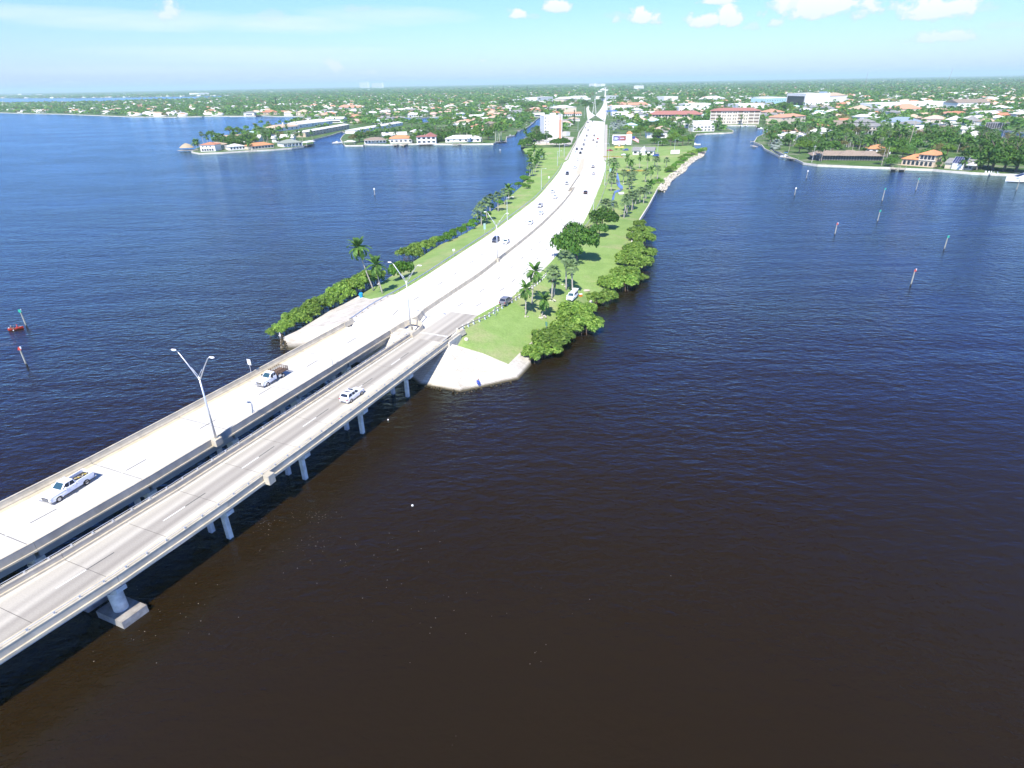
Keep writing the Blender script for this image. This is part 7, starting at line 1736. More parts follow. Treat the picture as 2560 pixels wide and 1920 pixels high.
# flower bed
fbd = thing('flower_bed', 'oval bed of yellow flowers and red mulch round the palms on the right lawn', 'flower bed', (80.3,400.6,1.36)); mb = MB().prism([(7.5 * math.cos(k * .3927), 4.0 * math.sin(k * .3927)) for k in range(16)], -.3, .12); mb.build('mulch', mat('red_mulch', (.22, .075, .04), .95, var=.3, vscale=2), fbd)
fl = leafmat('yellow_flowers', (.55, .50, .06), (.70, .62, .16), .3)
V, F = leaf_cloud(700, .22, lumpy([(7 * math.cos(a), 3.4 * math.sin(a), .3, 1.1, .8, .5, 1) for a in np.linspace(-3.0, .2, 10)]), 5); link('flowers', np_mesh('flowers', V, F, fl), fbd)
fb2 = thing('flower_bed', 'low bed with yellow and pale plants beside the drive at the pavement end', 'flower bed', (79.5,477.3,1.3)); MB().prism([(9 * math.cos(k * .3927), 2.2 * math.sin(k * .3927)) for k in range(16)], -.2, .15).build('mulch', M['rock'], fb2)
V, F = leaf_cloud(500, .25, lumpy([(x, 0, .4, 1.6, 1.0, .7, 1) for x in (-7, -4.5, -1, 2, 5)]), 8); link('flowers', np_mesh('flowers', V, F, fl), fb2)
# ---- channel markers
red_m = mat('marker_red', (.52, .06, .04), .5, var=.05, vscale=3); grn_m = mat('marker_green', (.03, .36, .24), .5, var=.05, vscale=3)
def marker(p, h, kind, label, lean=0.0):
    t = thing('channel_marker', label, 'channel marker', (p[0], p[1], 0), 0.0, 'channel markers in the bay')
    MB().tube([(0, 0, -2), (0, 0, .5)], .19, 8).build('pile_foot', M['blackplastic'], t)
    MB().tube([(0, 0, .5), (0, 0, h)], [.17, .15], 8).build('pile', M['pile_wood'], t)
    m = dict(red=red_m, green=grn_m, white=M['white_paint'])[kind]
    if kind == 'red': MB().add([(-.4, -.2, h - .5), (.4, -.2, h - .5), (0, -.2, h + .3), (-.4, -.16, h - .5), (.4, -.16, h - .5), (0, -.16, h + .3)], [(0, 1, 2), (5, 4, 3), (0, 3, 4, 1), (1, 4, 5, 2), (2, 5, 3, 0)]).build('day_board', m, t)
    else: MB().box(-.32, .32, -.22, -.17, h - .5, h + .25).build('day_board', m, t)
    MB().box(.16, .36, -.1, .1, h - .35, h + .25).build('light', M['white_paint'], t)
for (p, h, k, lab) in [((-120.8,141.14,0), 4.4, 'green', 'green channel marker beside the red canoe at the left edge'), ((-103.9,117.53,0), 4.2, 'red', 'red-topped channel marker below the canoe at the left edge'), ((-70.9,329.6,0), 3.8, 'white', 'pale twin-board channel marker out in the left bay'), ((-6.4,530.6,0), 3.2, 'white', 'white post in the water off the royal palms on the left'),
                       ((207.3,315.51,0), 6.0, 'green', 'green-topped marker straight below the arched house'), ((254.43,310.25,0), 6.0, 'white', 'grey leaning post at the right edge below the motor yacht'), ((172.3,361.9,0), 4.6, 'white', 'pale post off the curved seawall below the screened house'), ((141.59,306.33,0), 4.0, 'white', 'thin pale post in mid-channel left of the others'), ((174.4,287.47,0), 6.0, 'green', 'green and white marker in mid-channel below the long screened house'), ((148.16,243.86,0), 4.6, 'green', 'green marker nearer than the green and white one'),
                       ((120.83,223.02,0), 4.4, 'red', 'red marker to the left of the green channel marker'), ((145.84,199.11,0), 4.6, 'green', 'green marker farthest right in the near channel row'), ((111.99,161.48,0), 4.6, 'red', 'nearest red and white marker on the right water')]:
    marker(p, h, k, lab)
# ---- boats
hullm = mat('white_gelcoat', (.78, .78, .77), .25, var=.03, vscale=2, spec=.5)
def hull_mesh(L_, B, D, m, n=9, sheer=.25):
    mb = MB(); sec = 5
    for i in range(n):
        u = i / (n - 1); w = B / 2 * (1 if u < .45 else math.cos((u - .45) / .55 * math.pi / 2) ** .75); w = max(w, .02); zt = D + sheer * D * u * u
        for (a, zz) in ((-1, zt), (-.86, .15 * D), (0, -.35 * D + .4 * D * u ** 4), (.86, .15 * D), (1, zt)): mb.v.append((-L_ / 2 + L_ * u, a * w, zz))
    for i in range(n - 1):
        for k in range(4): mb.f.append((i * 5 + k, i * 5 + k + 1, i * 5 + 6 + k, i * 5 + 5 + k)); mb.m.append(0)
        mb.f.append((i * 5 + 4, i * 5, i * 5 + 5, i * 5 + 9)); mb.m.append(0)
    mb.f.append((4, 3, 2, 1, 0)); mb.m.append(0)
    return mb.mesh('hull', m)
def boat(p, rz, L_, label, kind='runabout', cover=None, group='boats moored along the canals'):
    t = thing('boat', label, 'boat', (p[0], p[1], .05), rz, group)
    link('hull', hull_mesh(L_, L_ * .32, L_ * .11, hullm), t); D = L_ * .11
    if kind == 'runabout':
        MB().box(-L_ * .12, L_ * .02, -L_ * .07, L_ * .07, D * .9, D * 2.0).build('console', hullm, t); MB().box(-L_ * .02, L_ * .03, -L_ * .06, L_ * .06, D * 2.0, D * 2.6).build('windscreen', M['glass'], t)
        MB().box(-L_ * .5 - .25, -L_ * .5 + .25, -.25, .25, D * .5, D * 1.7).build('outboard', M['blackplastic'], t)
        if cover:
            MB().box(-L_ * .22, L_ * .1, -L_ * .12, L_ * .12, D * 3.4, D * 3.6).build('canopy', cover, t)
            for x in (-.2, .08):
                for y in (-.1, .1): MB().tube([(L_ * x, L_ * y, D), (L_ * x, L_ * y, D * 3.4)], .04, 4).build('canopy_post', M['alu'], t)
    else:
        D = L_ * .11
        s1 = shell([(-L_ * .38, D * .95), (-L_ * .36, D * 1.75), (L_ * .10, D * 1.85), (L_ * .32, D * 1.05)], L_ * .24, .15); s1.build('cabin', hullm, t)
        quadpane([(L_ * .30, -L_ * .08, D * 1.2), (L_ * .30, L_ * .08, D * 1.2), (L_ * .13, L_ * .08, D * 1.8), (L_ * .13, -L_ * .08, D * 1.8)], .05).build('windscreen', M['glass'], t)
        for s in (-1, 1): MB().box(-L_ * .30, L_ * .08, s * L_ * .121 - .02, s * L_ * .121 + .02, D * 1.25, D * 1.6).build('side_window', M['glass'], t)
        shell([(-L_ * .3, D * 1.8), (-L_ * .28, D * 2.35), (-L_ * .02, D * 2.35), (L_ * .05, D * 1.85)], L_ * .2, .1).build('flybridge', hullm, t)
        MB().box(-L_ * .28, -L_ * .05, -L_ * .09, L_ * .09, D * 3.1, D * 3.2).build('hardtop', hullm, t)
        for x in (-.27, -.07):
            for y in (-.08, .08): MB().tube([(L_ * x, L_ * y, D * 2.3), (L_ * x, L_ * y, D * 3.1)], .05, 4).build('hardtop_post', M['alu'], t)
        MB().tube([(L_ * .2, -L_ * .09, D * 1.9), (L_ * .42, -L_ * .03, D * 1.75), (L_ * .47, 0, D * 1.75), (L_ * .42, L_ * .03, D * 1.75), (L_ * .2, L_ * .09, D * 1.9)], .03, 4).build('bow_rail', M['alu'], t)
    return t
bluec = mat('blue_canvas', (.03, .12, .42), .8, var=.08, vscale=2)
boat((281,336.8,0), R(168), 22, 'white motor yacht with tinted windows coming in at the right edge', 'yacht', None, None)
boat((206.4,472.3,0), R(-25), 8, 'boat under a bright blue canopy at the dock of the point lawn', 'runabout', bluec)
for (p, rz, L_, lab) in [((-174.8,663.3,0), R(10), 9, 'white cruiser tied up at the canal mouth left of the row'), ((-175.1,659.3,0), R(20), 8, 'small boat at the canal mouth beside the palms'), ((3.4,706.9,0), R(35), 9, 'white boat beside the trees at the upper canal bend'), ((33.8,920.4,0), R(60), 11, 'white boat in the canal left of the tower, farther'), ((26.2,884.2,0), R(50), 8, 'white boat in the canal left of the tower, nearer'), ((35.3,773.9,0), R(60), 8, 'boat moored below the tower, first'), ((41.5,822.7,0), R(60), 9, 'boat moored below the tower, second'), ((27.6,718.3,0), R(80), 7, 'boat moored at the corner of the tower yard'),
                         ((167.8,573.8,0), R(-4), 9, 'white open boat beside the bank in the basin'), ((293.2,749.3,0), R(10), 9, 'boat moored on the right of the basin, left one'), ((292.7,734,0), R(15), 8, 'boat moored on the right of the basin, right one'), ((288.5,801,0), R(85), 8, 'boat docked in front of the tall flats, left'), ((293.8,799.5,0), R(95), 7, 'boat docked in front of the tall flats, right'), ((513.1,789.4,0), R(0), 12, 'boat on the inland canal, first from the left'), ((514.7,769.2,0), R(-5), 11, 'boat on the inland canal, second from the left'), ((513.3,750.7,0), R(-6), 12, 'boat on the inland canal, third from the left'), ((506.4,712.4,0), R(0), 14, 'long sleek boat on the inland canal, fourth from the left')]:
    boat(p, rz, L_, lab)
for (p, L_, lab) in [((-2975.6,3937.6,0), 26, 'speedboat with a white wake in the far bay, leftmost'), ((-2755.3,3797.7,0), 26, 'speedboat with a white wake in the far bay, middle one'), ((-2472.6,3709.3,0), 26, 'speedboat with a white wake in the far bay, rightmost')]:
    b = boat(p, R(2), 14, lab, 'runabout', None, 'speedboats in the far bay')
    wk = MB().add([(-6, -.6, .02), (-6, .6, .02), (-150, 5, .02), (-150, -5, .02)], [(0, 1, 2, 3)]).build('wake', M['white_paint'], b)
# ---- docks
def dock(A, B, w_, label, roof=None):
    a, b = Vector(A[:2]), Vector(B[:2]); L_ = (b - a).length; rz = math.atan2(b.y - a.y, b.x - a.x)
    t = thing('dock', label, 'dock', (a.x, a.y, 0), rz, 'timber docks on the waterfront')
    n = max(4, int(L_ / 1.6))
    for k in range(n): MB().box(L_ * k / n + .03, L_ * (k + 1) / n - .03, -w_ / 2, w_ / 2, 1.0, 1.15).build('deck_plank', M['wood'], t)
    for x in (0.3, L_ / 2, L_ - .3):
        for s in (-1, 1): MB().tube([(x, s * w_ * .45, -2), (x, s * w_ * .45, 1.9)], .17, 6).build('pile', M['pile_wood'], t)
    if roof:
        for x in (.4, L_ - .4):
            for s in (-1, 1): MB().tube([(x, s * w_ * .4, 1.1), (x, s * w_ * .4, 3.8)], .1, 5).build('post', M['white_paint'], t)
        r_ = roof_mesh('hip', 0, L_, -w_ / 2, w_ / 2, 3.8, 1.2, .4); r_.build('roof', roof, t)
    return t
dock((-107.5,613.4,0), (-108.2,628.4,0), 4, 'short dark dock left of the angled one on the row'); dock((-100.3,608.4,0), (-98.8,630.4,0), 4, 'angled dark dock in front of the orange-roofed house'); dock((-84.9,618.2,0), (-79.3,619,0), 3, 'dock below the red-roofed white house, left'); dock((-78.6,617,0), (-74,621.7,0), 3, 'dock below the red-roofed white house, right')
dock((-52.3,610.1,0), (-45.3,610.6,0), 5, 'roofed boat dock on the lawn before the ranch house', ROOFC['white']); dock((-12.2,632.7,0), (-1.5,636.6,0), 6, 'square dock on piles under the royal palms'); dock((-159,630.6,0), (-148.8,630.5,0), 7, 'white-roofed boat lift at the left end of the row', ROOFC['white'])
dock((237.7,388.4,0), (244.4,397.5,0), 3.5, 'small finger dock below the arched house, left of two'); dock((241,385.5,0), (247.5,394.8,0), 3.5, 'small finger dock below the arched house, right of two'); dock((199.5,464.8,0), (204.4,449.7,0), 4, 'pale dock round the blue-canopied boat'); dock((223.7,588.4,0), (228.5,577.5,0), 5, 'long dock with moored boats at the point')
dock((209.8,550.3,0), (208.9,539,0), 3, 'low floating dock off the point'); dock((234.5,705.2,0), (242.7,697.7,0), 5, 'dock along the basin before the tall flats'); dock((-251.8,580.4,0), (-247.4,584,0), 4, 'pale dock in the middle of the left point'); dock((-233.5,580.4,0), (-228.3,583.9,0), 4, 'dock with clutter before the orange-roofed house on the left point'); dock((-198.4,628.7,0), (-194,643.1,0), 6, 'white boathouse at the right corner of the left point', ROOFC['white'])
# royal palms by the square dock, other tall palms in view
for i, (p, w_) in enumerate([((-11.8,631.1,1.2), 'leftmost'), ((-10.2,635.9,1.2), 'second'), ((-8.1,625.3,1.2), 'third'), ((-6.4,635.1,1.2), 'rightmost')]):
    put_palm(('royal', 0), p, 12.5 + (i % 2) * 1.5, i, 'royal palm in the row above the square dock, ' + w_, 'royal palms above the square dock', cs=1.2)
PP = [((-39.1,623.7,1.2), 11, 'coco', 'tall palm before the ranch house, left'), ((-32.1,615.6,1.2), 9, 'coco', 'tall palm before the ranch house, middle'), ((-24.5,618.9,1.2), 8, 'coco', 'tall palm before the ranch house, right'), ((-59.9,696.4,1.2), 9, 'coco', 'palm behind the ranch house, left of three'), ((-55.9,695.5,1.2), 9, 'coco', 'palm behind the ranch house, middle of three'), ((-51.4,700.6,1.2), 9, 'coco', 'palm behind the ranch house, right of three'), ((-40.9,844.2,1.2), 12, 'coco', 'palm high above the ranch house, thin stem'),
      ((-288,593.5,1.2), 7, 'coco', 'dark palm at the tip of the left point, left'), ((-284.5,589.6,1.2), 8, 'coco', 'dark palm at the tip of the left point, middle'), ((-283.6,592.8,1.2), 7, 'coco', 'dark palm at the tip of the left point, right'), ((-252.1,607.4,1.2), 9, 'coco', 'tall palm standing before the screened house of the left point'), ((-248.8,603.3,1.2), 8, 'coco', 'second tall palm before the screened house of the left point'), ((-237.4,591.1,1.2), 6, 'coco', 'yellow-green palm between two left point houses'), ((-271.9,708.1,1.2), 14, 'coco', 'very tall palm above the aqua roof'), ((-313.2,812.6,1.2), 8, 'coco', 'palm crown behind the aqua roof'), ((-274.1,809.3,1.2), 8, 'coco', 'palm before the brown-roofed house with the chimney'), ((-220.2,623,1.2), 8, 'coco', 'palm at the left of the grey-green roof'), ((-216.5,669.9,1.2), 9, 'coco', 'palm above the grey-green roof, left'), ((-209,659.9,1.2), 9, 'coco', 'palm above the grey-green roof, right'), ((-212.4,704.7,1.2), 7, 'coco', 'palm over the dock corner of the left point'),
      ((220.1,540.7,1.2), 8, 'coco', 'palm at the right bank point, nearest the water'), ((216,491,1.2), 10, 'coco', 'palm with a pale trunk left of the bright lawn tree'), ((244.1,579.7,1.2), 9, 'coco', 'thin-stemmed palm before the first white roof of the point'), ((241.8,608.2,1.2), 7, 'coco', 'small palm at the far end of the point'), ((249,492.5,1.2), 11, 'coco', 'tall palm beside the drive on the point lawn'), ((260.3,503.1,1.2), 10, 'coco', 'full-crowned palm right of the drive on the point lawn'), ((213,433.5,1.2), 9, 'coco', 'left of the twin palms before the long screened house'), ((212.3,429.8,1.2), 10, 'coco', 'right of the twin palms before the long screened house'), ((276.3,502.8,1.2), 8, 'coco', 'light green palm before the pool cage'), ((245.6,440.1,1.2), 5, 'coco', 'short palm against the middle of the long screened house'), ((239.1,404.4,1.2), 14, 'coco', 'tall palm left of the pair by the screened house end'), ((242.1,405.7,1.2), 14.5, 'coco', 'tall palm right of the pair by the screened house end'), ((278.2,487.4,1.2), 11, 'coco', 'tall dark palm behind the screened house, left'), ((278.8,484.9,1.2), 11, 'coco', 'tall dark palm behind the screened house, right'), ((278.5,607.7,1.2), 8, 'coco', 'palm between the two white roofs of the point'), ((286,645.4,1.2), 8, 'coco', 'palm behind the first white roof of the point'),
      ((269.6,392.9,1.2), 6, 'coco', 'broad palm between the arched and the solar house'), ((273.5,378.3,1.2), 5.5, 'coco', 'palm before the solar house, left'), ((280.1,375.9,1.2), 5.5, 'coco', 'palm before the solar house, right'), ((235.6,727.1,1.2), 13, 'coco', 'tall palm before the tall flats, left'), ((235.3,719.8,1.2), 11, 'coco', 'tall palm before the tall flats, second'), ((291.3,812.8,1.2), 9, 'coco', 'palm against the middle of the tall flats'), ((284.6,946,1.2), 9, 'coco', 'palm in the gap between the two blocks of flats')]
for i, (p, h, k, lab) in enumerate(PP): put_palm((k, i % 3), p, h, i * .77, lab, cs=1.15)
TT = [((169.2,1321.8,1.2), 'broad', 1, 1.2, 'tree left of the lattice tower in the road fork, nearer'), ((188.8,1496,1.2), 'dark', 0, 1.3, 'tree left of the lattice tower in the road fork, farther'), ((191.2,1407.7,1.2), 'broad', 2, 1.2, 'tree right of the lattice tower in the road fork, nearer'), ((222.2,1602.6,1.2), 'dark', 1, 1.6, 'tree right of the lattice tower in the road fork, farther'), ((217.4,1632.5,1.2), 'mound', 0, 1.4, 'dark tree mass right behind the lattice tower'), ((159.5,1344.4,1.2), 'broad', 3, 1.4, 'tree at the outer kerb of the left road branch, nearer'), ((182.4,1546.9,1.2), 'dark', 2, 1.6, 'tree at the outer kerb of the left road branch, farther'), ((249.5,1614.6,1.2), 'broad', 0, 1.5, 'tree at the outer kerb of the far right road'), ((277,1925.2,1.2), 'mound', 0, 1.6, 'tree mass left of the far right road'),
      ((-327.7,719.9,1.2), 'broad', 0, 1.1, 'leafy tree behind the arched white house on the left point'), ((-315.3,707.9,1.2), 'broad', 1, .9, 'second leafy tree behind the arched white house'), ((-333.4,782.7,1.2), 'broad', 2, 1.2, 'big leafy tree at the back of the left point, left'), ((-322.8,780.2,1.2), 'broad', 3, 1.1, 'big leafy tree at the back of the left point, right'), ((-275.5,737.9,1.2), 'dark', 0, 1.1, 'large leafy tree right of the aqua roof, front'), ((-262.8,725.2,1.2), 'broad', 1, 1.2, 'large leafy tree right of the aqua roof, back'), ((-297.9,785.7,1.2), 'broad', 2, 1.0, 'leafy tree touching the aqua roof'), ((-244.7,684.3,1.2), 'dark', 2, .8, 'tree filling the gap left of the grey-green roof'),
      ((-153.2,644.6,1.2), 'olive', 0, 1.15, 'olive-brown round tree at the left end of the row'), ((-144.1,727.7,1.2), 'broad', 1, 1.0, 'round bright tree above the screened porch house'), ((-129,737.1,1.2), 'broad', 3, .95, 'round tree between the first two houses of the row'), ((-93.3,632.6,1.2), 'broad', 2, .75, 'tree against the corner of the red-roofed white house'), ((-67.3,652.9,1.2), 'dark', 1, .8, 'dark tree right of the red-roofed white house'), ((-99.3,793.8,1.2), 'dark', 0, 1.25, 'darkest round tree above the red roof'), ((-90.8,823.4,1.2), 'broad', 1, 1.3, 'wide tree right of the darkest one above the red roof'), ((-85.7,933.5,1.2), 'light', 1, 1.4, 'bright yellow-green tree by the pond'), ((-69.9,928.9,1.2), 'dark', 2, 1.38, 'dark tree right of the yellow-green one'), ((-126.8,867.2,1.2), 'broad', 0, 1.1, 'round tree left of the darkest one'), ((-119.5,637.9,1.2), 'light', 0, .45, 'small bright shrub between the first two houses'),
      ((220.5,483.1,1.2), 'light', 2, 1.15, 'bright green lawn tree on the right bank point, left half'), ((228.4,484.1,1.2), 'light', 0, 1.15, 'bright green lawn tree on the right bank point, right half'), ((242.1,400.6,1.2), 'dark', 1, .7, 'dark shrubby tree at the end of the white seawall'), ((214.6,514,1.2), 'silver', 0, 1, None), ((285.2,471.3,1.2), 'dark', 0, 1.38, 'dark tree left of the arched house'), ((298.4,483.2,1.2), 'dark', 2, 1.25, 'dark tree behind the leaning pole'), ((246.4,406.2,1.2), 'broad', 2, .75, 'dark bushy tree on the bank left of the arched house'), ((316.3,533,1.2), 'light', 1, 1.62, 'mid-green bank of trees above the arched house, left'), ((319.1,521,1.2), 'dark', 1, 1.50, 'mid-green bank of trees above the arched house, right'), ((336.5,506.8,1.2), 'dark', 0, 1.62, 'big dark tree behind the arched house roof'), ((339.6,495.7,1.2), 'dark', 1, 1.62, 'big dark tree right of the arched house roof'), ((336.8,476.4,1.2), 'broad', 3, 1.38, 'green tree behind the solar house, left'), ((348.3,484.1,1.2), 'light', 2, 1.38, 'green tree behind the solar house, right'),
      ((288.8,383.8,1.2), 'dark', 0, 1.35, 'massive dark tree on the right bank, first right of the solar house'), ((290.5,377.5,1.2), 'dark', 1, 1.82, 'massive dark tree on the right bank, second'), ((292.9,371.2,1.2), 'dark', 2, 1.82, 'massive dark tree on the right bank, third'), ((297.2,367.7,1.2), 'dark', 0, 1.82, 'massive dark tree on the right bank, fourth'), ((296.8,359.3,1.2), 'dark', 1, 1.82, 'massive dark tree cut by the right edge'), ((341.1,461.8,1.2), 'dark', 2, 1.75, 'dark tree above the dull red roof, left'), ((340.4,432.3,1.2), 'dark', 0, 1.75, 'dark tree right of the dull red roof'), ((321,423.8,1.2), 'dark', 1, 1.75, 'dark tree before the dull red roof'), ((347.2,431.2,1.2), 'dark', 2, 1.62, 'dark tree at the right edge, upper'), ((314.3,428.6,1.2), 'broad', 0, 1.1, 'tree right behind the solar rack'), ((264,387.3,1.2), 'broad', 1, .45, 'low shrub at the corner of the arched house lawn'),
      ((212.4,764.4,1.2), 'broad', 2, 1.1, 'bushy tree before the white waterfront house by the basin'), ((413.7,1229.7,1.2), 'mound', 0, 1.9, 'wide tree mass above the tall flats'), ((471.7,1122.7,1.2), 'dark', 0, 1.9, 'dark round tree right of the tall flats, left'), ((457,1057.6,1.2), 'light', 2, 1.7, 'lighter tree right of the tall flats, right'), ((302,1327.7,1.2), 'broad', 1, 1.6, 'round tree above the red roof flats, left'), ((341,1386.8,1.2), 'broad', 2, 1.6, 'round tree above the red roof flats, right'), ((293.2,1712.3,1.2), 'mound', 0, 2.0, 'long tree mass right of the far road, left'), ((321.9,1736.3,1.2), 'mound', 0, 1.8, 'long tree mass right of the far road, right'), ((510.4,1747.9,1.2), 'mound', 0, 2.6, 'big tree mass in the upper middle'), ((37.7,1399.4,1.2), 'dark', 0, 1.75, 'dark tree left of the hall, front'), ((50.1,1320.9,1.2), 'broad', 1, 1.88, 'dark tree left of the hall, back'), ((35.9,1186.8,1.2), 'olive', 0, 1.3, 'brownish tree at the canal head'), ((164.1,1690.9,1.2), 'mound', 0, 1.6, 'bright hedge-like tree mass behind the hall'), ((-13.2,1649.1,1.2), 'dark', 2, 1.7, 'large dark tree left of the canal, upper'), ((10.1,1636.9,1.2), 'broad', 3, 1.7, 'large tree left of the canal, upper right')]
for i, (p, k, v, s, lab) in enumerate(TT):
    if lab is None: put_palm(('silver', 0), p, 3.0, 1, 'broad orange-stemmed fan palm on the water edge of the point', cs=1.6); continue
    put_tree((k, v), (p[0], p[1], 1.2), s, i * 1.27, 'broadleaf_tree', lab)
put_tree(('pine', 0), (87.3,853.3,1.2), 1.15, 0, 'conifer_tree', 'dark narrow conifer between the white tower and the road')
for i, (p, s, lab) in enumerate([((-91.4,4565,1.2), 2.2, 'dark conifer spike left of the upper road, first'), ((-24.1,4667.6,1.2), 2.2, 'dark conifer spike left of the upper road, second'), ((116.1,3795,1.2), 2.2, 'dark conifer spike left of the upper road, third'), ((-671.3,1931.2,1.2), 1.6, 'dark conifer above the brown mansion across the bay')]):
    put_tree(('pine', i % 2), p, s, 0, 'conifer_tree', lab)
# leaning utility poles on the right bank
for (p, h, lx, lab) in [((292.5,467.8,1.2), 22, 1.6, 'tall utility pole with crossarms behind the arched house, left'), ((338.2,540.6,1.2), 22, 1.6, 'tall utility pole behind the arched house, farther'), ((797.6,1213.3,1.2), 62, 6, 'tall slanting mast above the right suburb'), ((791.1,1477.7,1.2), 60, 3, 'thin mast left of the slanting one in the right suburb'), ((493.9,4289.6,1.2), 75, 0, 'thin radio mast left of the far road')]:
    t = thing('utility_pole', lab, 'pole', p); MB().tube([(0, 0, -.5), (lx, 0, h)], [.28, .16], 6).build('pole', M['wood'], t); MB().box(lx * .9 - 1.4, lx * .9 + 1.4, -.1, .1, h * .9, h * .9 + .2).build('crossarm', M['wood'], t)
t = thing('flagpole', 'white flagpole before the long screened house', 'pole', (204.8,427.2,1.2)); MB().tube([(0, 0, 0), (.4, 0, 11)], [.1, .06], 6).build('pole', M['white_paint'], t); MB().box(-.5, 1.3, -.05, .05, 10, 10.12).build('yard', M['white_paint'], t)
t = thing('canopy', 'bright blue petrol canopy roof beside the far crossing', 'canopy', (176.5,1115,1.4)); MB().box(-9, 9, -7, 7, 5.2, 6.4).build('roof', bluec, t)
for x in (-7, 7):
    for y in (-5, 5): MB().box(x - .3, x + .3, y - .3, y + .3, 0, 5.2).build('post', M['white_paint'], t)
for i, p in enumerate([(275.8,362.1,1.2), (277.2,361.3,1.2), (278.9,361.6,1.2), (279.3,360.2,1.2), (280.3,358.7,1.2)]):
    t = thing('garden_chair', 'white chair on the right bank dock edge, %s from the solar house' % ORD[i], 'chair', p, i * .3, 'white chairs on the right bank')
    MB().box(-.45, .45, -.45, .45, .5, .62).build('seat', M['white_paint'], t); MB().box(-.45, .45, .35, .47, .62, 1.5).build('backrest', M['white_paint'], t)
    for x in (-.38, .38):
        for y in (-.38, .38): MB().box(x - .05, x + .05, y - .05, y + .05, 0, .5).build('leg', M['white_paint'], t)
# debris floating near the grey bridge and a gull
for i, (p, s, lab) in enumerate([((-14.2,67.33,0), .16, 'white float bobbing alone on the dark water'), ((-21.84,91.4,0), .13, 'small pale float near the third pier'), ((-124.73,140.45,0), .18, 'small white buoy left of the canoe')]):
    t = thing('float', lab, 'float', (p[0], p[1], 0)); mb = MB(); mb.tube([(0, 0, -.1), (0, 0, 0), (0, 0, .12), (0, 0, .18)], [s * .6, s, s * .9, s * .3], 10); mb.build('ball', M['white_paint'], t)
foamm = mat('grey_foam', (.3, .3, .28), .9, var=.1, vscale=4)
def flecks(centers, n, seed, label):
    rs = np.random.RandomState(seed); V = []; F = []
    for k in range(n):
        c = centers[rs.randint(len(centers))]; x = c[0] + rs.normal(0, c[2]); y = c[1] + rs.normal(0, c[2] * .6); s = rs.uniform(.02, .055); a = rs.uniform(0, 6.28); b = len(V)
        for q in range(5): V.append((x + s * math.cos(a + q * 1.2566) * rs.uniform(.6, 1.3), y + s * math.sin(a + q * 1.2566) * rs.uniform(.6, 1.3), .035))
        F.append((b, b + 1, b + 2)); F.append((b, b + 2, b + 3)); F.append((b, b + 3, b + 4))
    o = link('foam_flecks', np_mesh('foam_flecks', np.array(V), np.array(F), foamm)); o['kind'] = 'stuff'; o['label'] = label
c1_ = (-32.92,64.25,0); c2_ = (-27.59,65.58,0); c3_ = (-27.28,60.15,0); c4_ = (-40.57,48.43,0); c5_ = (-6.01,49.77,0); c6_ = (-18.08,57.54,0)
flecks([(c1_[0], c1_[1], 1.6), (c2_[0], c2_[1], 1.8), (c3_[0], c3_[1], 2.5), (c4_[0], c4_[1], 5), (c5_[0], c5_[1], 9), (c6_[0], c6_[1], 5)], 200, 3, 'scattered flecks of foam and leaves on the dark water')
wkp = (-117.02,129.84,0); flecks([(wkp[0], wkp[1], 1.1), (wkp[0] - 2.5, wkp[1] - .8, 1.0)], 260, 4, 'patch of grey foam on the water at the left edge')
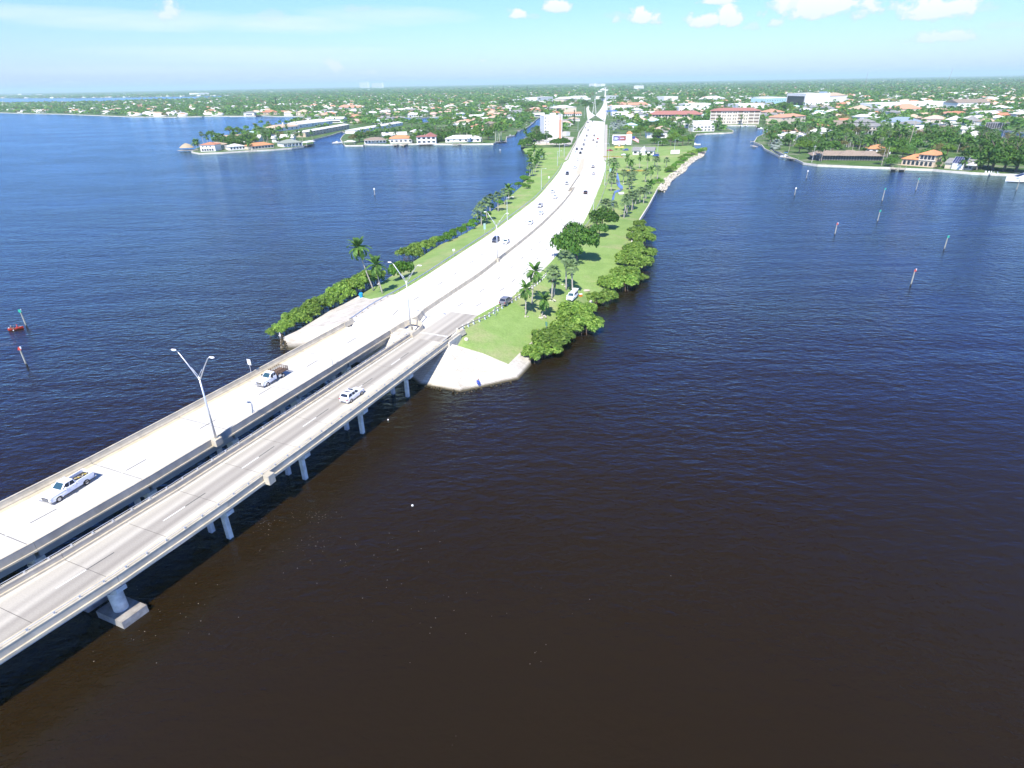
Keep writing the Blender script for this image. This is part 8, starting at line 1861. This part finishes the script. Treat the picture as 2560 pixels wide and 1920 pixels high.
# ---- people
skin = mat('skin', (.42, .26, .18), .6, var=.05, vscale=5)
def cloth(n, c): return mat(n, c, .85, var=.08, vscale=5)
def person(p, rz, pose, top, legs, hair, label, hat=None):
    t = thing('person', label, 'person', p, rz)
    J = {'stand': dict(pel=(0, 0, .95), ch=(0, 0, 1.35), nk=(0, .0, 1.5), hd=(.02, 0, 1.66), e=[(.10, .26, 1.15), (.10, -.26, 1.15)], h=[(.36, .16, 1.12), (.36, -.14, 1.14)], k=[(.04, .11, .50), (.02, -.11, .50)], f=[(0, .12, .06), (-.02, -.12, .06)], to=[(.18, .13, .03), (.16, -.13, .03)]),
         'sit': dict(pel=(0, 0, .42), ch=(-.06, 0, .84), nk=(-.06, 0, 1.0), hd=(-.03, 0, 1.16), e=[(.10, .28, .66), (.10, -.28, .66)], h=[(.36, .16, .62), (.36, -.16, .62)], k=[(.42, .14, .46), (.42, -.14, .46)], f=[(.46, .14, .06), (.46, -.14, .06)], to=[(.62, .15, .03), (.62, -.15, .03)]),
         'canoe': dict(pel=(0, 0, .12), ch=(-.05, 0, .54), nk=(-.05, 0, .70), hd=(-.02, 0, .86), e=[(.14, .30, .40), (.12, -.30, .42)], h=[(.42, .22, .42), (.36, -.32, .36)], k=[(.36, .13, .34), (.36, -.13, .34)], f=[(.72, .12, .08), (.72, -.12, .08)], to=[(.84, .12, .16), (.84, -.12, .16)])}[pose]
    V = [J['pel'], J['ch'], J['nk'], J['hd'], (J['hd'][0], 0, J['hd'][2] + .12)]; E = [(0, 1), (1, 2), (2, 3), (3, 4)]; Rr = [.15, .16, .06, .10, .07]
    for s in (0, 1):
        sg = 1 if s == 0 else -1; b = len(V)
        V += [(J['ch'][0], sg * .19, J['ch'][2] + .06), J['e'][s], J['h'][s]]; E += [(1, b), (b, b + 1), (b + 1, b + 2)]; Rr += [.07, .048, .035]
        hx, hy, hz = J['h'][s]
        for f in range(5):                                      # four fingers and a thumb
            V.append((hx + (.09 if f < 4 else .04) + .01 * (f == 1), hy + (.03 - .02 * f if f < 4 else sg * -.05), hz - .02)); E.append((b + 2, len(V) - 1)); Rr.append(.011)
        b = len(V)
        V += [(J['pel'][0], sg * .10, J['pel'][2] - .05), J['k'][s], J['f'][s], J['to'][s]]; E += [(0, b), (b, b + 1), (b + 1, b + 2), (b + 2, b + 3)]; Rr += [.105, .072, .052, .04]
    me = bpy.data.meshes.new('body'); me.from_pydata(V, E, []); me.update()
    o = bpy.data.objects.new('body', me); COL.objects.link(o)
    sk = o.modifiers.new('skin', 'SKIN')
    if len(me.skin_vertices):
        for i, r_ in enumerate(Rr): me.skin_vertices[0].data[i].radius = (r_, r_)
        me.skin_vertices[0].data[0].use_root = True
    o.modifiers.new('sub', 'SUBSURF').levels = 1
    dg = bpy.context.evaluated_depsgraph_get(); m2 = bpy.data.meshes.new_from_object(o.evaluated_get(dg)); bpy.data.objects.remove(o)
    for m_ in (skin, top, legs): m2.materials.append(m_)
    zc, zp = J['nk'][2] - .03, J['pel'][2] + .03
    for f in m2.polygons:
        c = f.center; r_arm = abs(c.y) > .23 and c.z < J['ch'][2] - .08
        if c.z > zc: f.material_index = 0
        elif pose == 'stand': f.material_index = 2 if c.z < zp else (0 if r_arm and c.x > .12 else 1)
        else: f.material_index = 2 if (c.x > .16 and abs(c.y) < .24 and c.z < zp + .1) or c.z < zp else (0 if r_arm else 1)
        f.use_smooth = True
    link('body', m2, t)
    hx, _, hz = J['hd']
    hb_ = MB(); n = 10
    for (r_, z) in ((.118, .02), (.122, .08), (.10, .15), (.04, .20)):
        for k in range(n): hb_.v.append((hx - .015 + r_ * math.cos(6.2832 * k / n), r_ * .92 * math.sin(6.2832 * k / n), hz + z))
    for i in range(3):
        for k in range(n): hb_.f.append((i * n + k, i * n + (k + 1) % n, (i + 1) * n + (k + 1) % n, (i + 1) * n + k))
    hb_.f.append(tuple(range(3 * n, 4 * n))); hb_.m = [0] * len(hb_.f)
    if hat: hb_.box(hx + .05, hx + .23, -.08, .08, hz + .07, hz + .09)
    hb_.build('cap' if hat else 'hair', hat or hair, t, smooth=True)
    for s in (-1, 1): MB().box(hx + .095, hx + .108, s * .038 - .014, s * .038 + .014, hz + .02, hz + .035).build('eye', M['blackplastic'], t)
    MB().box(hx + .10, hx + .13, -.014, .014, hz - .025, hz + .015).build('nose', skin, t)
    return t
hairm = mat('dark_hair', (.05, .035, .025), .7, var=.1, vscale=6)
wht, blu, redc, brn, gry, khk = cloth('white_cotton', (.72, .72, .70)), cloth('blue_cotton', (.04, .09, .42)), cloth('red_nylon', (.50, .03, .03)), cloth('brown_cloth', (.22, .13, .08)), cloth('grey_cloth', (.25, .26, .28)), cloth('khaki_cloth', (.36, .30, .22))
q = (-52.61,127.56,0.74); person((q[0], q[1], q[2]), R(150), 'stand', wht, gry, hairm, 'person in a white shirt fishing at the corner of the left paved slope', M['white_paint'])
ro = thing('fishing_rod', 'fishing rod held out over the water at the left slope corner', 'fishing rod', (q[0], q[1], q[2]), R(150)); MB().tube([(.30, 0, 1.0), (2.9, .1, 2.2)], [.02, .006], 5).build('rod', M['blackplastic'], ro); MB().tube([(.5, 0, 1.02), (.62, 0, 1.08)], [.06, .06], 6).build('reel', M['alu'], ro)
q = (-36.57,161.76,1.96); person((q[0], q[1], q[2]), R(200), 'stand', wht, khk, hairm, 'person in white standing on the grass by the shorter left palm')
q = (-6.48,103.83,0.31); q = (q[0], q[1], q[2])
person((q[0], q[1], q[2] + .02), R(-60), 'sit', blu, blu, hairm, 'person in blue sitting low on the right paved slope near the water', brn)
fc = thing('folding_chair', 'low folding chair under the person in blue on the paved slope', 'folding chair', (q[0], q[1], q[2]), R(-60)); MB().box(-.25, .25, -.25, .25, .26, .30).build('seat', blu, fc)
MB().box(-.33, -.28, -.25, .25, .32, .95).build('backrest', blu, fc)
for s in (-1, 1):
    for x in (-.25, .25): MB().tube([(x, s * .24, -.05), (-x * .7, s * .24, .27)], .015, 5).build('leg', M['alu'], fc)
q = (-122.33,139.59,0)
kc = thing('canoe', 'red canoe carrying two paddlers beside the green marker', 'canoe', (q[0], q[1], .05), R(30))
rh_ = mat('red_hull_plastic', (.45, .04, .02), .35, var=.05, vscale=3); mb = MB(); n = 13
for i in range(n):
    u = i / (n - 1); w_ = .46 * math.sin(math.pi * min(max(u, .02), .98)) ** .6; z = .34 + .22 * abs(2 * u - 1) ** 3
    for (a, zz) in ((-1, z), (-.7, 0.02), (0, -.1), (.7, .02), (1, z), (.9, z), (.6, .08), (-.6, .08), (-.9, z)): mb.v.append((-1.55 + 3.1 * u, a * w_, zz))
for i in range(n - 1):
    for k in range(9): mb.f.append((i * 9 + k, i * 9 + (k + 1) % 9, i * 9 + 9 + (k + 1) % 9, i * 9 + 9 + k)); mb.m.append(0)
mb.build('hull', rh_, kc)
for x in (-.7, .5): MB().box(x - .15, x + .15, -.38, .38, .14, .18).build('seat', M['blackplastic'], kc)
def on_canoe(x): return (q[0] + x * math.cos(R(30)), q[1] + x * math.sin(R(30)), .15)
person(on_canoe(-.75), R(30), 'canoe', brn, brn, hairm, 'paddler in brown at the stern of the red canoe', khk); person(on_canoe(.45), R(30), 'canoe', redc, redc, hairm, 'paddler in red at the bow of the red canoe', redc)
for x, s, lab in ((-.35, 1, 'paddle of the stern paddler'), (.8, -1, 'paddle of the bow paddler')):
    pd = thing('paddle', lab + ' of the red canoe' if 'canoe' not in lab else lab, 'paddle', on_canoe(x), R(30)); MB().tube([(0, -.9 * s, .1), (0, .9 * s, .75)], .018, 5).build('shaft', M['wood'], pd); MB().box(-.09, .09, min(-1.25 * s, -.88 * s), max(-1.25 * s, -.88 * s), -.06, .1).build('blade', M['white_paint'], pd)

# ------------------------------------------------------------------ the town and its trees out to the horizon
LANDP = [tuple(p) for p in LAND]
CAM_F = 1500 / 1280.0
def in_view(x, y, m=1.12):
    return np.abs(x) < y * math.tan(R(40.6)) * m + 60
SHOREPTS = [q_ for L_ in (FRONT_L[22:53], FRONT_R[19:34]) for q_ in densify([(a_[0], a_[1], 0) for a_ in L_], 14)]
def free(P, margin=0.0, shore=4.0):
    ok = pip(P, LANDP)
    for dx, dy in ((shore, 0), (-shore, 0), (0, shore), (0, -shore * 1.4)):
        ok &= pip(P + np.array([dx, dy]), LANDP)
        for c in CANALS: ok &= ~pip(P + np.array([dx, dy]), c)
    for c in CANALS: ok &= ~pip(P, c)
    ok &= ~pip(P, [p[:2] for p in ROADZ])
    for (x, y, r_) in BFOOT: ok &= ((P[:, 0] - x) ** 2 + (P[:, 1] - y) ** 2) > (r_ + margin) ** 2
    ok &= ~pip(P, CAUSE)
    for q_ in SHOREPTS: ok &= ((P[:, 0] - q_[0]) ** 2 + (P[:, 1] - q_[1]) ** 2) > 17 ** 2
    return ok
CAUSE = [p[:2] for p in CAUSEWAY_EDGE] 
ROADZ = [(ML[0][0] - 26, ML[0][1]), (MR[0][0] + 70, MR[0][1]), (MR[-1][0] + 16, MR[-1][1])] + [(FAR_R[0] + 8, FAR_R[1]), (FAR_L[0] - 8, FAR_L[1])] + [(A0[0] - 40, A0[1] + 20), (A0[0] - 16, A0[1])]
def strat(y0, y1, cell, seed, xlim=None, jit=.9):
    """jittered grid over the visible wedge"""
    rs = np.random.RandomState(seed); out = []
    y = y0
    while y < y1:
        hw = y * math.tan(R(40.6)) * 1.1 + 80
        xs = np.arange(-hw, hw, cell); out.append(np.stack([xs + rs.uniform(-.5, .5, len(xs)) * cell * jit, np.full(len(xs), y) + rs.uniform(-.5, .5, len(xs)) * cell * jit], 1)); y += cell
    return np.concatenate(out)
LMK = ('house', 'apartment_block', 'hall', 'office', 'shop', 'shop_row', 'warehouse', 'apartment_tower')
SHORTN = []
for o_ in list(COL.objects):
    if o_.type == 'EMPTY' and o_.name.split('.')[0] in LMK and len(o_['label'].split()) <= 12 and o_.location.y > 400: SHORTN.append((o_.location.x, o_.location.y, o_['label']))
LSH = np.array([(a_, b_) for a_, b_, _ in SHORTN])
PEND = []
def pend(t, x, y, look, plural):
    """remember a scattered thing; its label is given once all its neighbours are known"""
    d_ = np.hypot((LSH[:, 0] - x), (LSH[:, 1] - y) * .8); k_ = int(np.argmin(d_)); dx, dy = x - LSH[k_, 0], y - LSH[k_, 1]
    side = ('right of' if dx > 0 else 'left of') if abs(dx) > abs(dy) * .8 else ('behind' if dy > 0 else 'in front of')
    PEND.append((t, look, plural, side, SHORTN[k_][2], float(d_[k_])))
def settle():
    from collections import defaultdict
    G_ = defaultdict(list)
    for q_ in PEND: G_[(q_[1], q_[3], q_[4])].append(q_)
    o_ = ['nearest', 'second', 'third', 'fourth', 'fifth', 'sixth', 'seventh', 'eighth', 'ninth', 'tenth', 'eleventh', 'twelfth', 'thirteenth', 'fourteenth', 'fifteenth', 'sixteenth']
    for (look, side, lm), L_ in G_.items():
        L_.sort(key=lambda q: q[5])
        w_ = lm.split(); k = 0
        lm_ = ' '.join(w_[:8])
        for w2 in ('with', 'and', 'of', 'a', 'the', 'on', 'at', 'in', 'by', 'to', 'right', 'left', 'behind', 'above', 'its', 'beside', 'between', 'before', 'among', 'from', 'two', 'white', 'tall', 'dark', 'long', 'red', 'head'):
            while lm_.endswith(' ' + w2) and len(w_) > 8: lm_ = lm_[:-len(w2) - 1]
        for i, q in enumerate(L_):
            t = q[0]
            pre = (o_[min(i, 15)] + ' ') if len(L_) > 1 else ''
            t['label'] = '%s%s %s the %s' % (pre, look, side, lm_)
            t['group'] = q[2] + ' in the town'
# ---- houses first
hp = strat(640, 1500, 44, 71); hp = hp[free(hp, 12, 15)]
hp2 = strat(1500, 3600, 62, 72); hp2 = hp2[free(hp2, 10, 18)]
rs = np.random.RandomState(73)
hp = hp[rs.uniform(0, 1, len(hp)) < .62]; hp2 = hp2[rs.uniform(0, 1, len(hp2)) < .55]
order = np.argsort(np.hypot(np.r_[hp[:, 0], hp2[:, 0]], np.r_[hp[:, 1], hp2[:, 1]])); allh = np.r_[hp, hp2][order]
N_IND = 300 - len(HOUSES) - 8
HM = []
kinds = [('hip', 'white', 'white'), ('hip', 'white', 'tan'), ('hip', 'cream', 'rust'), ('gable', 'white', 'white'), ('hip', 'white', 'grey'), ('hip', 'cream', 'pink'), ('gable', 'cream', 'brown'), ('hip', 'white', 'salmon'), ('gable', 'white', 'white'), ('hip', 'white', 'aqua')]
RW_ = dict(white='white-roofed', tan='tan-roofed', rust='rust-roofed', grey='grey-roofed', pink='pinkish-roofed', brown='brown-roofed', salmon='salmon-roofed', aqua='aqua-roofed')
for i, (rf, wc, rc) in enumerate(kinds):
    w_, d_, h_ = 17 + (i % 3) * 3, 12 + (i % 2) * 2, 3.2 + (i % 4 == 0) * 1.6
    HM.append((MB().box(-w_ / 2, w_ / 2, -d_ / 2, d_ / 2, -.3, h_).mesh('wall', WALLC[wc]), roof_mesh(rf, -w_ / 2, w_ / 2, -d_ / 2, d_ / 2, h_, 2.4, .7).mesh('roof', ROOFC[rc]), rc, MB().box(-w_ * .3, w_ * .3, -d_ / 2 - .08, -d_ / 2 - .004, .8, 2.4).mesh('window', M['glass'])))
HF = []
for i, (x, y) in enumerate(allh[:max(0, N_IND)]):
    k = rs.randint(len(HM)); wm, rm, rc, gm_ = HM[k]; rz = rs.choice([0, 0, math.pi / 2]) + rs.normal(0, .15)
    s = rs.uniform(.9, 1.25)
    t = thing('house', 'house', 'house', (x, y, LZ), rz); t.scale = (s, s, s); pend(t, x, y, RW_[rc] + ' house', RW_[rc] + ' houses')
    link('wall', wm, t); link('roof', rm, t); link('window', gm_, t)
    BFOOT.append((x, y, 9.0)); HF.append((x, y))
# the remaining roofs, too small to tell apart
def far_houses():
    pts = allh[max(0, N_IND):]
    more = strat(3600, 9000, 120, 75); more = more[pip(more, LANDP)]; more = more[rs.uniform(0, 1, len(more)) < .42]
    pts = np.r_[pts, more]; V = []; F = []; mi = []
    mats = [WALLC['white'], ROOFC['white'], ROOFC['tan'], ROOFC['salmon'], ROOFC['grey']]
    for (x, y) in pts:
        f = 1.0 if y < 3600 else 1.5; w_, d_, h_ = rs.uniform(7, 13) * f, rs.uniform(6, 9) * f, rs.uniform(3.2, 5.2); b = len(V); k = 1 + rs.choice(4, p=[.38, .27, .2, .15])
        V += [(x + sx * w_, y + sy * d_, z) for z in (LZ, LZ + h_) for sx, sy in ((-1, -1), (1, -1), (1, 1), (-1, 1))] + [(x - w_ * .4, y, LZ + h_ + 2.6), (x + w_ * .4, y, LZ + h_ + 2.6)]
        F += [(b, b + 1, b + 5), (b, b + 5, b + 4), (b + 1, b + 2, b + 6), (b + 1, b + 6, b + 5), (b + 3, b, b + 4), (b + 3, b + 4, b + 7), (b + 4, b + 5, b + 9), (b + 4, b + 9, b + 8), (b + 5, b + 6, b + 9), (b + 6, b + 7, b + 8), (b + 6, b + 8, b + 9), (b + 7, b + 4, b + 8)]
        mi += [0] * 6 + [k] * 6
    o = link('distant_houses', np_mesh('distant_houses', np.array(V), np.array(F), mats, mi)); o['kind'] = 'stuff'; o['label'] = 'pale roofs scattered through the trees towards the horizon'
far_houses()
# ---- trees
tp = strat(390, 1250, 12.5, 81); tp = tp[free(tp, -2)]
rs2 = np.random.RandomState(82); tp = tp[rs2.uniform(0, 1, len(tp)) < .80]
hx = np.array(HF) if HF else np.zeros((0, 2))
tp = tp[np.argsort(np.hypot(tp[:, 0], tp[:, 1]))]
tp = tp[in_view(tp[:, 0], tp[:, 1], 1.03)]
n_tree = n_palm = 0; rest = []
used_tree, used_palm = len(TT) + 24, len(PP) + 70
KW = dict(broad='green round-crowned tree', light='bright yellow-green tree', dark='dark dense tree', olive='olive-brown tree')
for (x, y) in tp:
    r_ = rs2.uniform()
    if r_ < .42 and n_palm + used_palm < 296:
        n_palm += 1; k = 'coco' if r_ < .28 else 'sabal'
        t = put_palm((k, rs2.randint(3)), (x, y, LZ), rs2.uniform(6, 12), rs2.uniform(0, 6.28), 'palm', cs=1.2); pend(t, x, y, 'feathery palm' if k == 'coco' else 'fan-leaved palm', 'feathery palms' if k == 'coco' else 'fan-leaved palms')
    elif r_ >= .42 and n_tree + used_tree < 296:
        n_tree += 1; k = ('broad', 'broad', 'light', 'dark', 'dark', 'olive')[rs2.randint(6)]; v = {'broad': 4, 'light': 3, 'dark': 3, 'olive': 1}[k]
        t = put_tree((k, rs2.randint(v)), (x, y, LZ), rs2.uniform(.7, 1.3), rs2.uniform(0, 6.28), 'broadleaf_tree', 'tree'); pend(t, x, y, KW[k], KW[k] + 's')
    else: rest.append((x, y))
def canopy_pts():
    out = [np.c_[np.array(rest).reshape(-1, 2), np.full(len(rest), 5.0)]]
    for (y0, y1, cell, keep, size, sd_) in ((1250, 2000, 17, .80, 5.6, 1), (2000, 3400, 26, .85, 7.5, 2), (3400, 6000, 46, .9, 11.0, 3), (6000, 11000, 92, .95, 17.0, 4), (11000, 24000, 240, 1.0, 34.0, 5)):
        p = strat(y0, y1, cell, 90 + sd_); p = p[in_view(p[:, 0], p[:, 1], 1.05)]
        ok = pip(p, LANDP)
        for c in CANALS: ok &= ~pip(p, c)
        ok &= ~pip(p, [q_[:2] for q_ in ROADZ]); p = p[ok]; p = p[rs2.uniform(0, 1, len(p)) < keep]
        if y0 < 3600:
            far = np.ones(len(p), bool)
            for (hx_, hy_) in allh:
                if hy_ > y0 - 60 and hy_ < y1 + 60: far &= ~((np.abs(p[:, 0] - hx_) < 11) & (p[:, 1] - hy_ > -17) & (p[:, 1] - hy_ < 9))
            for (bx_, by_, br_) in BFOOT[:90]: far &= ((p[:, 0] - bx_) ** 2 + (p[:, 1] - by_) ** 2) > br_ ** 2
            p = p[far]
        out.append(np.c_[p, np.full(len(p), size)])
    return np.concatenate(out)
CP = canopy_pts()
def woods():
    rs3 = np.random.RandomState(99); V = []; F = []; b = 0; mi = []
    # template crowns: scattered leaf clumps on a dome
    temps = []
    for k in range(8):
        n = 34; d = rs3.normal(0, 1, (n, 3)); d /= np.linalg.norm(d, axis=1)[:, None]; d[:, 2] = np.abs(d[:, 2]) * 1.0 - .1
        c = d * (1 - rs3.uniform(0, .35, (n, 1))); nn = d + rs3.normal(0, .5, (n, 3)); nn /= np.linalg.norm(nn, axis=1)[:, None]
        a = np.cross(nn, rs3.normal(0, 1, (n, 3))); a /= np.linalg.norm(a, axis=1)[:, None]; bb = np.cross(nn, a); s = .34 * rs3.uniform(.6, 1.3, (n, 1))
        temps.append(np.stack([c - a * s, c - bb * s, c + a * s, c + bb * s], 1).reshape(-1, 3))
    for (x, y, size) in CP:
        t_ = temps[rs3.randint(8)]; sx = size * rs3.uniform(.7, 1.3); h = min(size, 9) * rs3.uniform(.8, 1.5)
        palm = size < 6 and rs3.uniform() < .35
        if palm: sx *= .5; 
        q = t_ * np.array([sx, sx, h * (.6 if not palm else .35)]) + np.array([x, y, LZ + h * (.45 if not palm else 1.2)])
        V.append(q); m = len(t_) // 4; F.append(np.arange(m * 4).reshape(m, 4) + b); b += m * 4
        mi += [rs3.choice(5, p=[.4, .12, .3, .08, .10])] * m
    o = link('woodland', np_mesh('woodland', np.concatenate(V), np.concatenate(F), [LEAF['broad'], LEAF['light'], LEAF['banyan'], LEAF['olive'], LEAF['sabal']], mi)); o['kind'] = 'stuff'; o['label'] = 'continuous tree canopy of the suburbs running to the horizon'
woods()
settle()
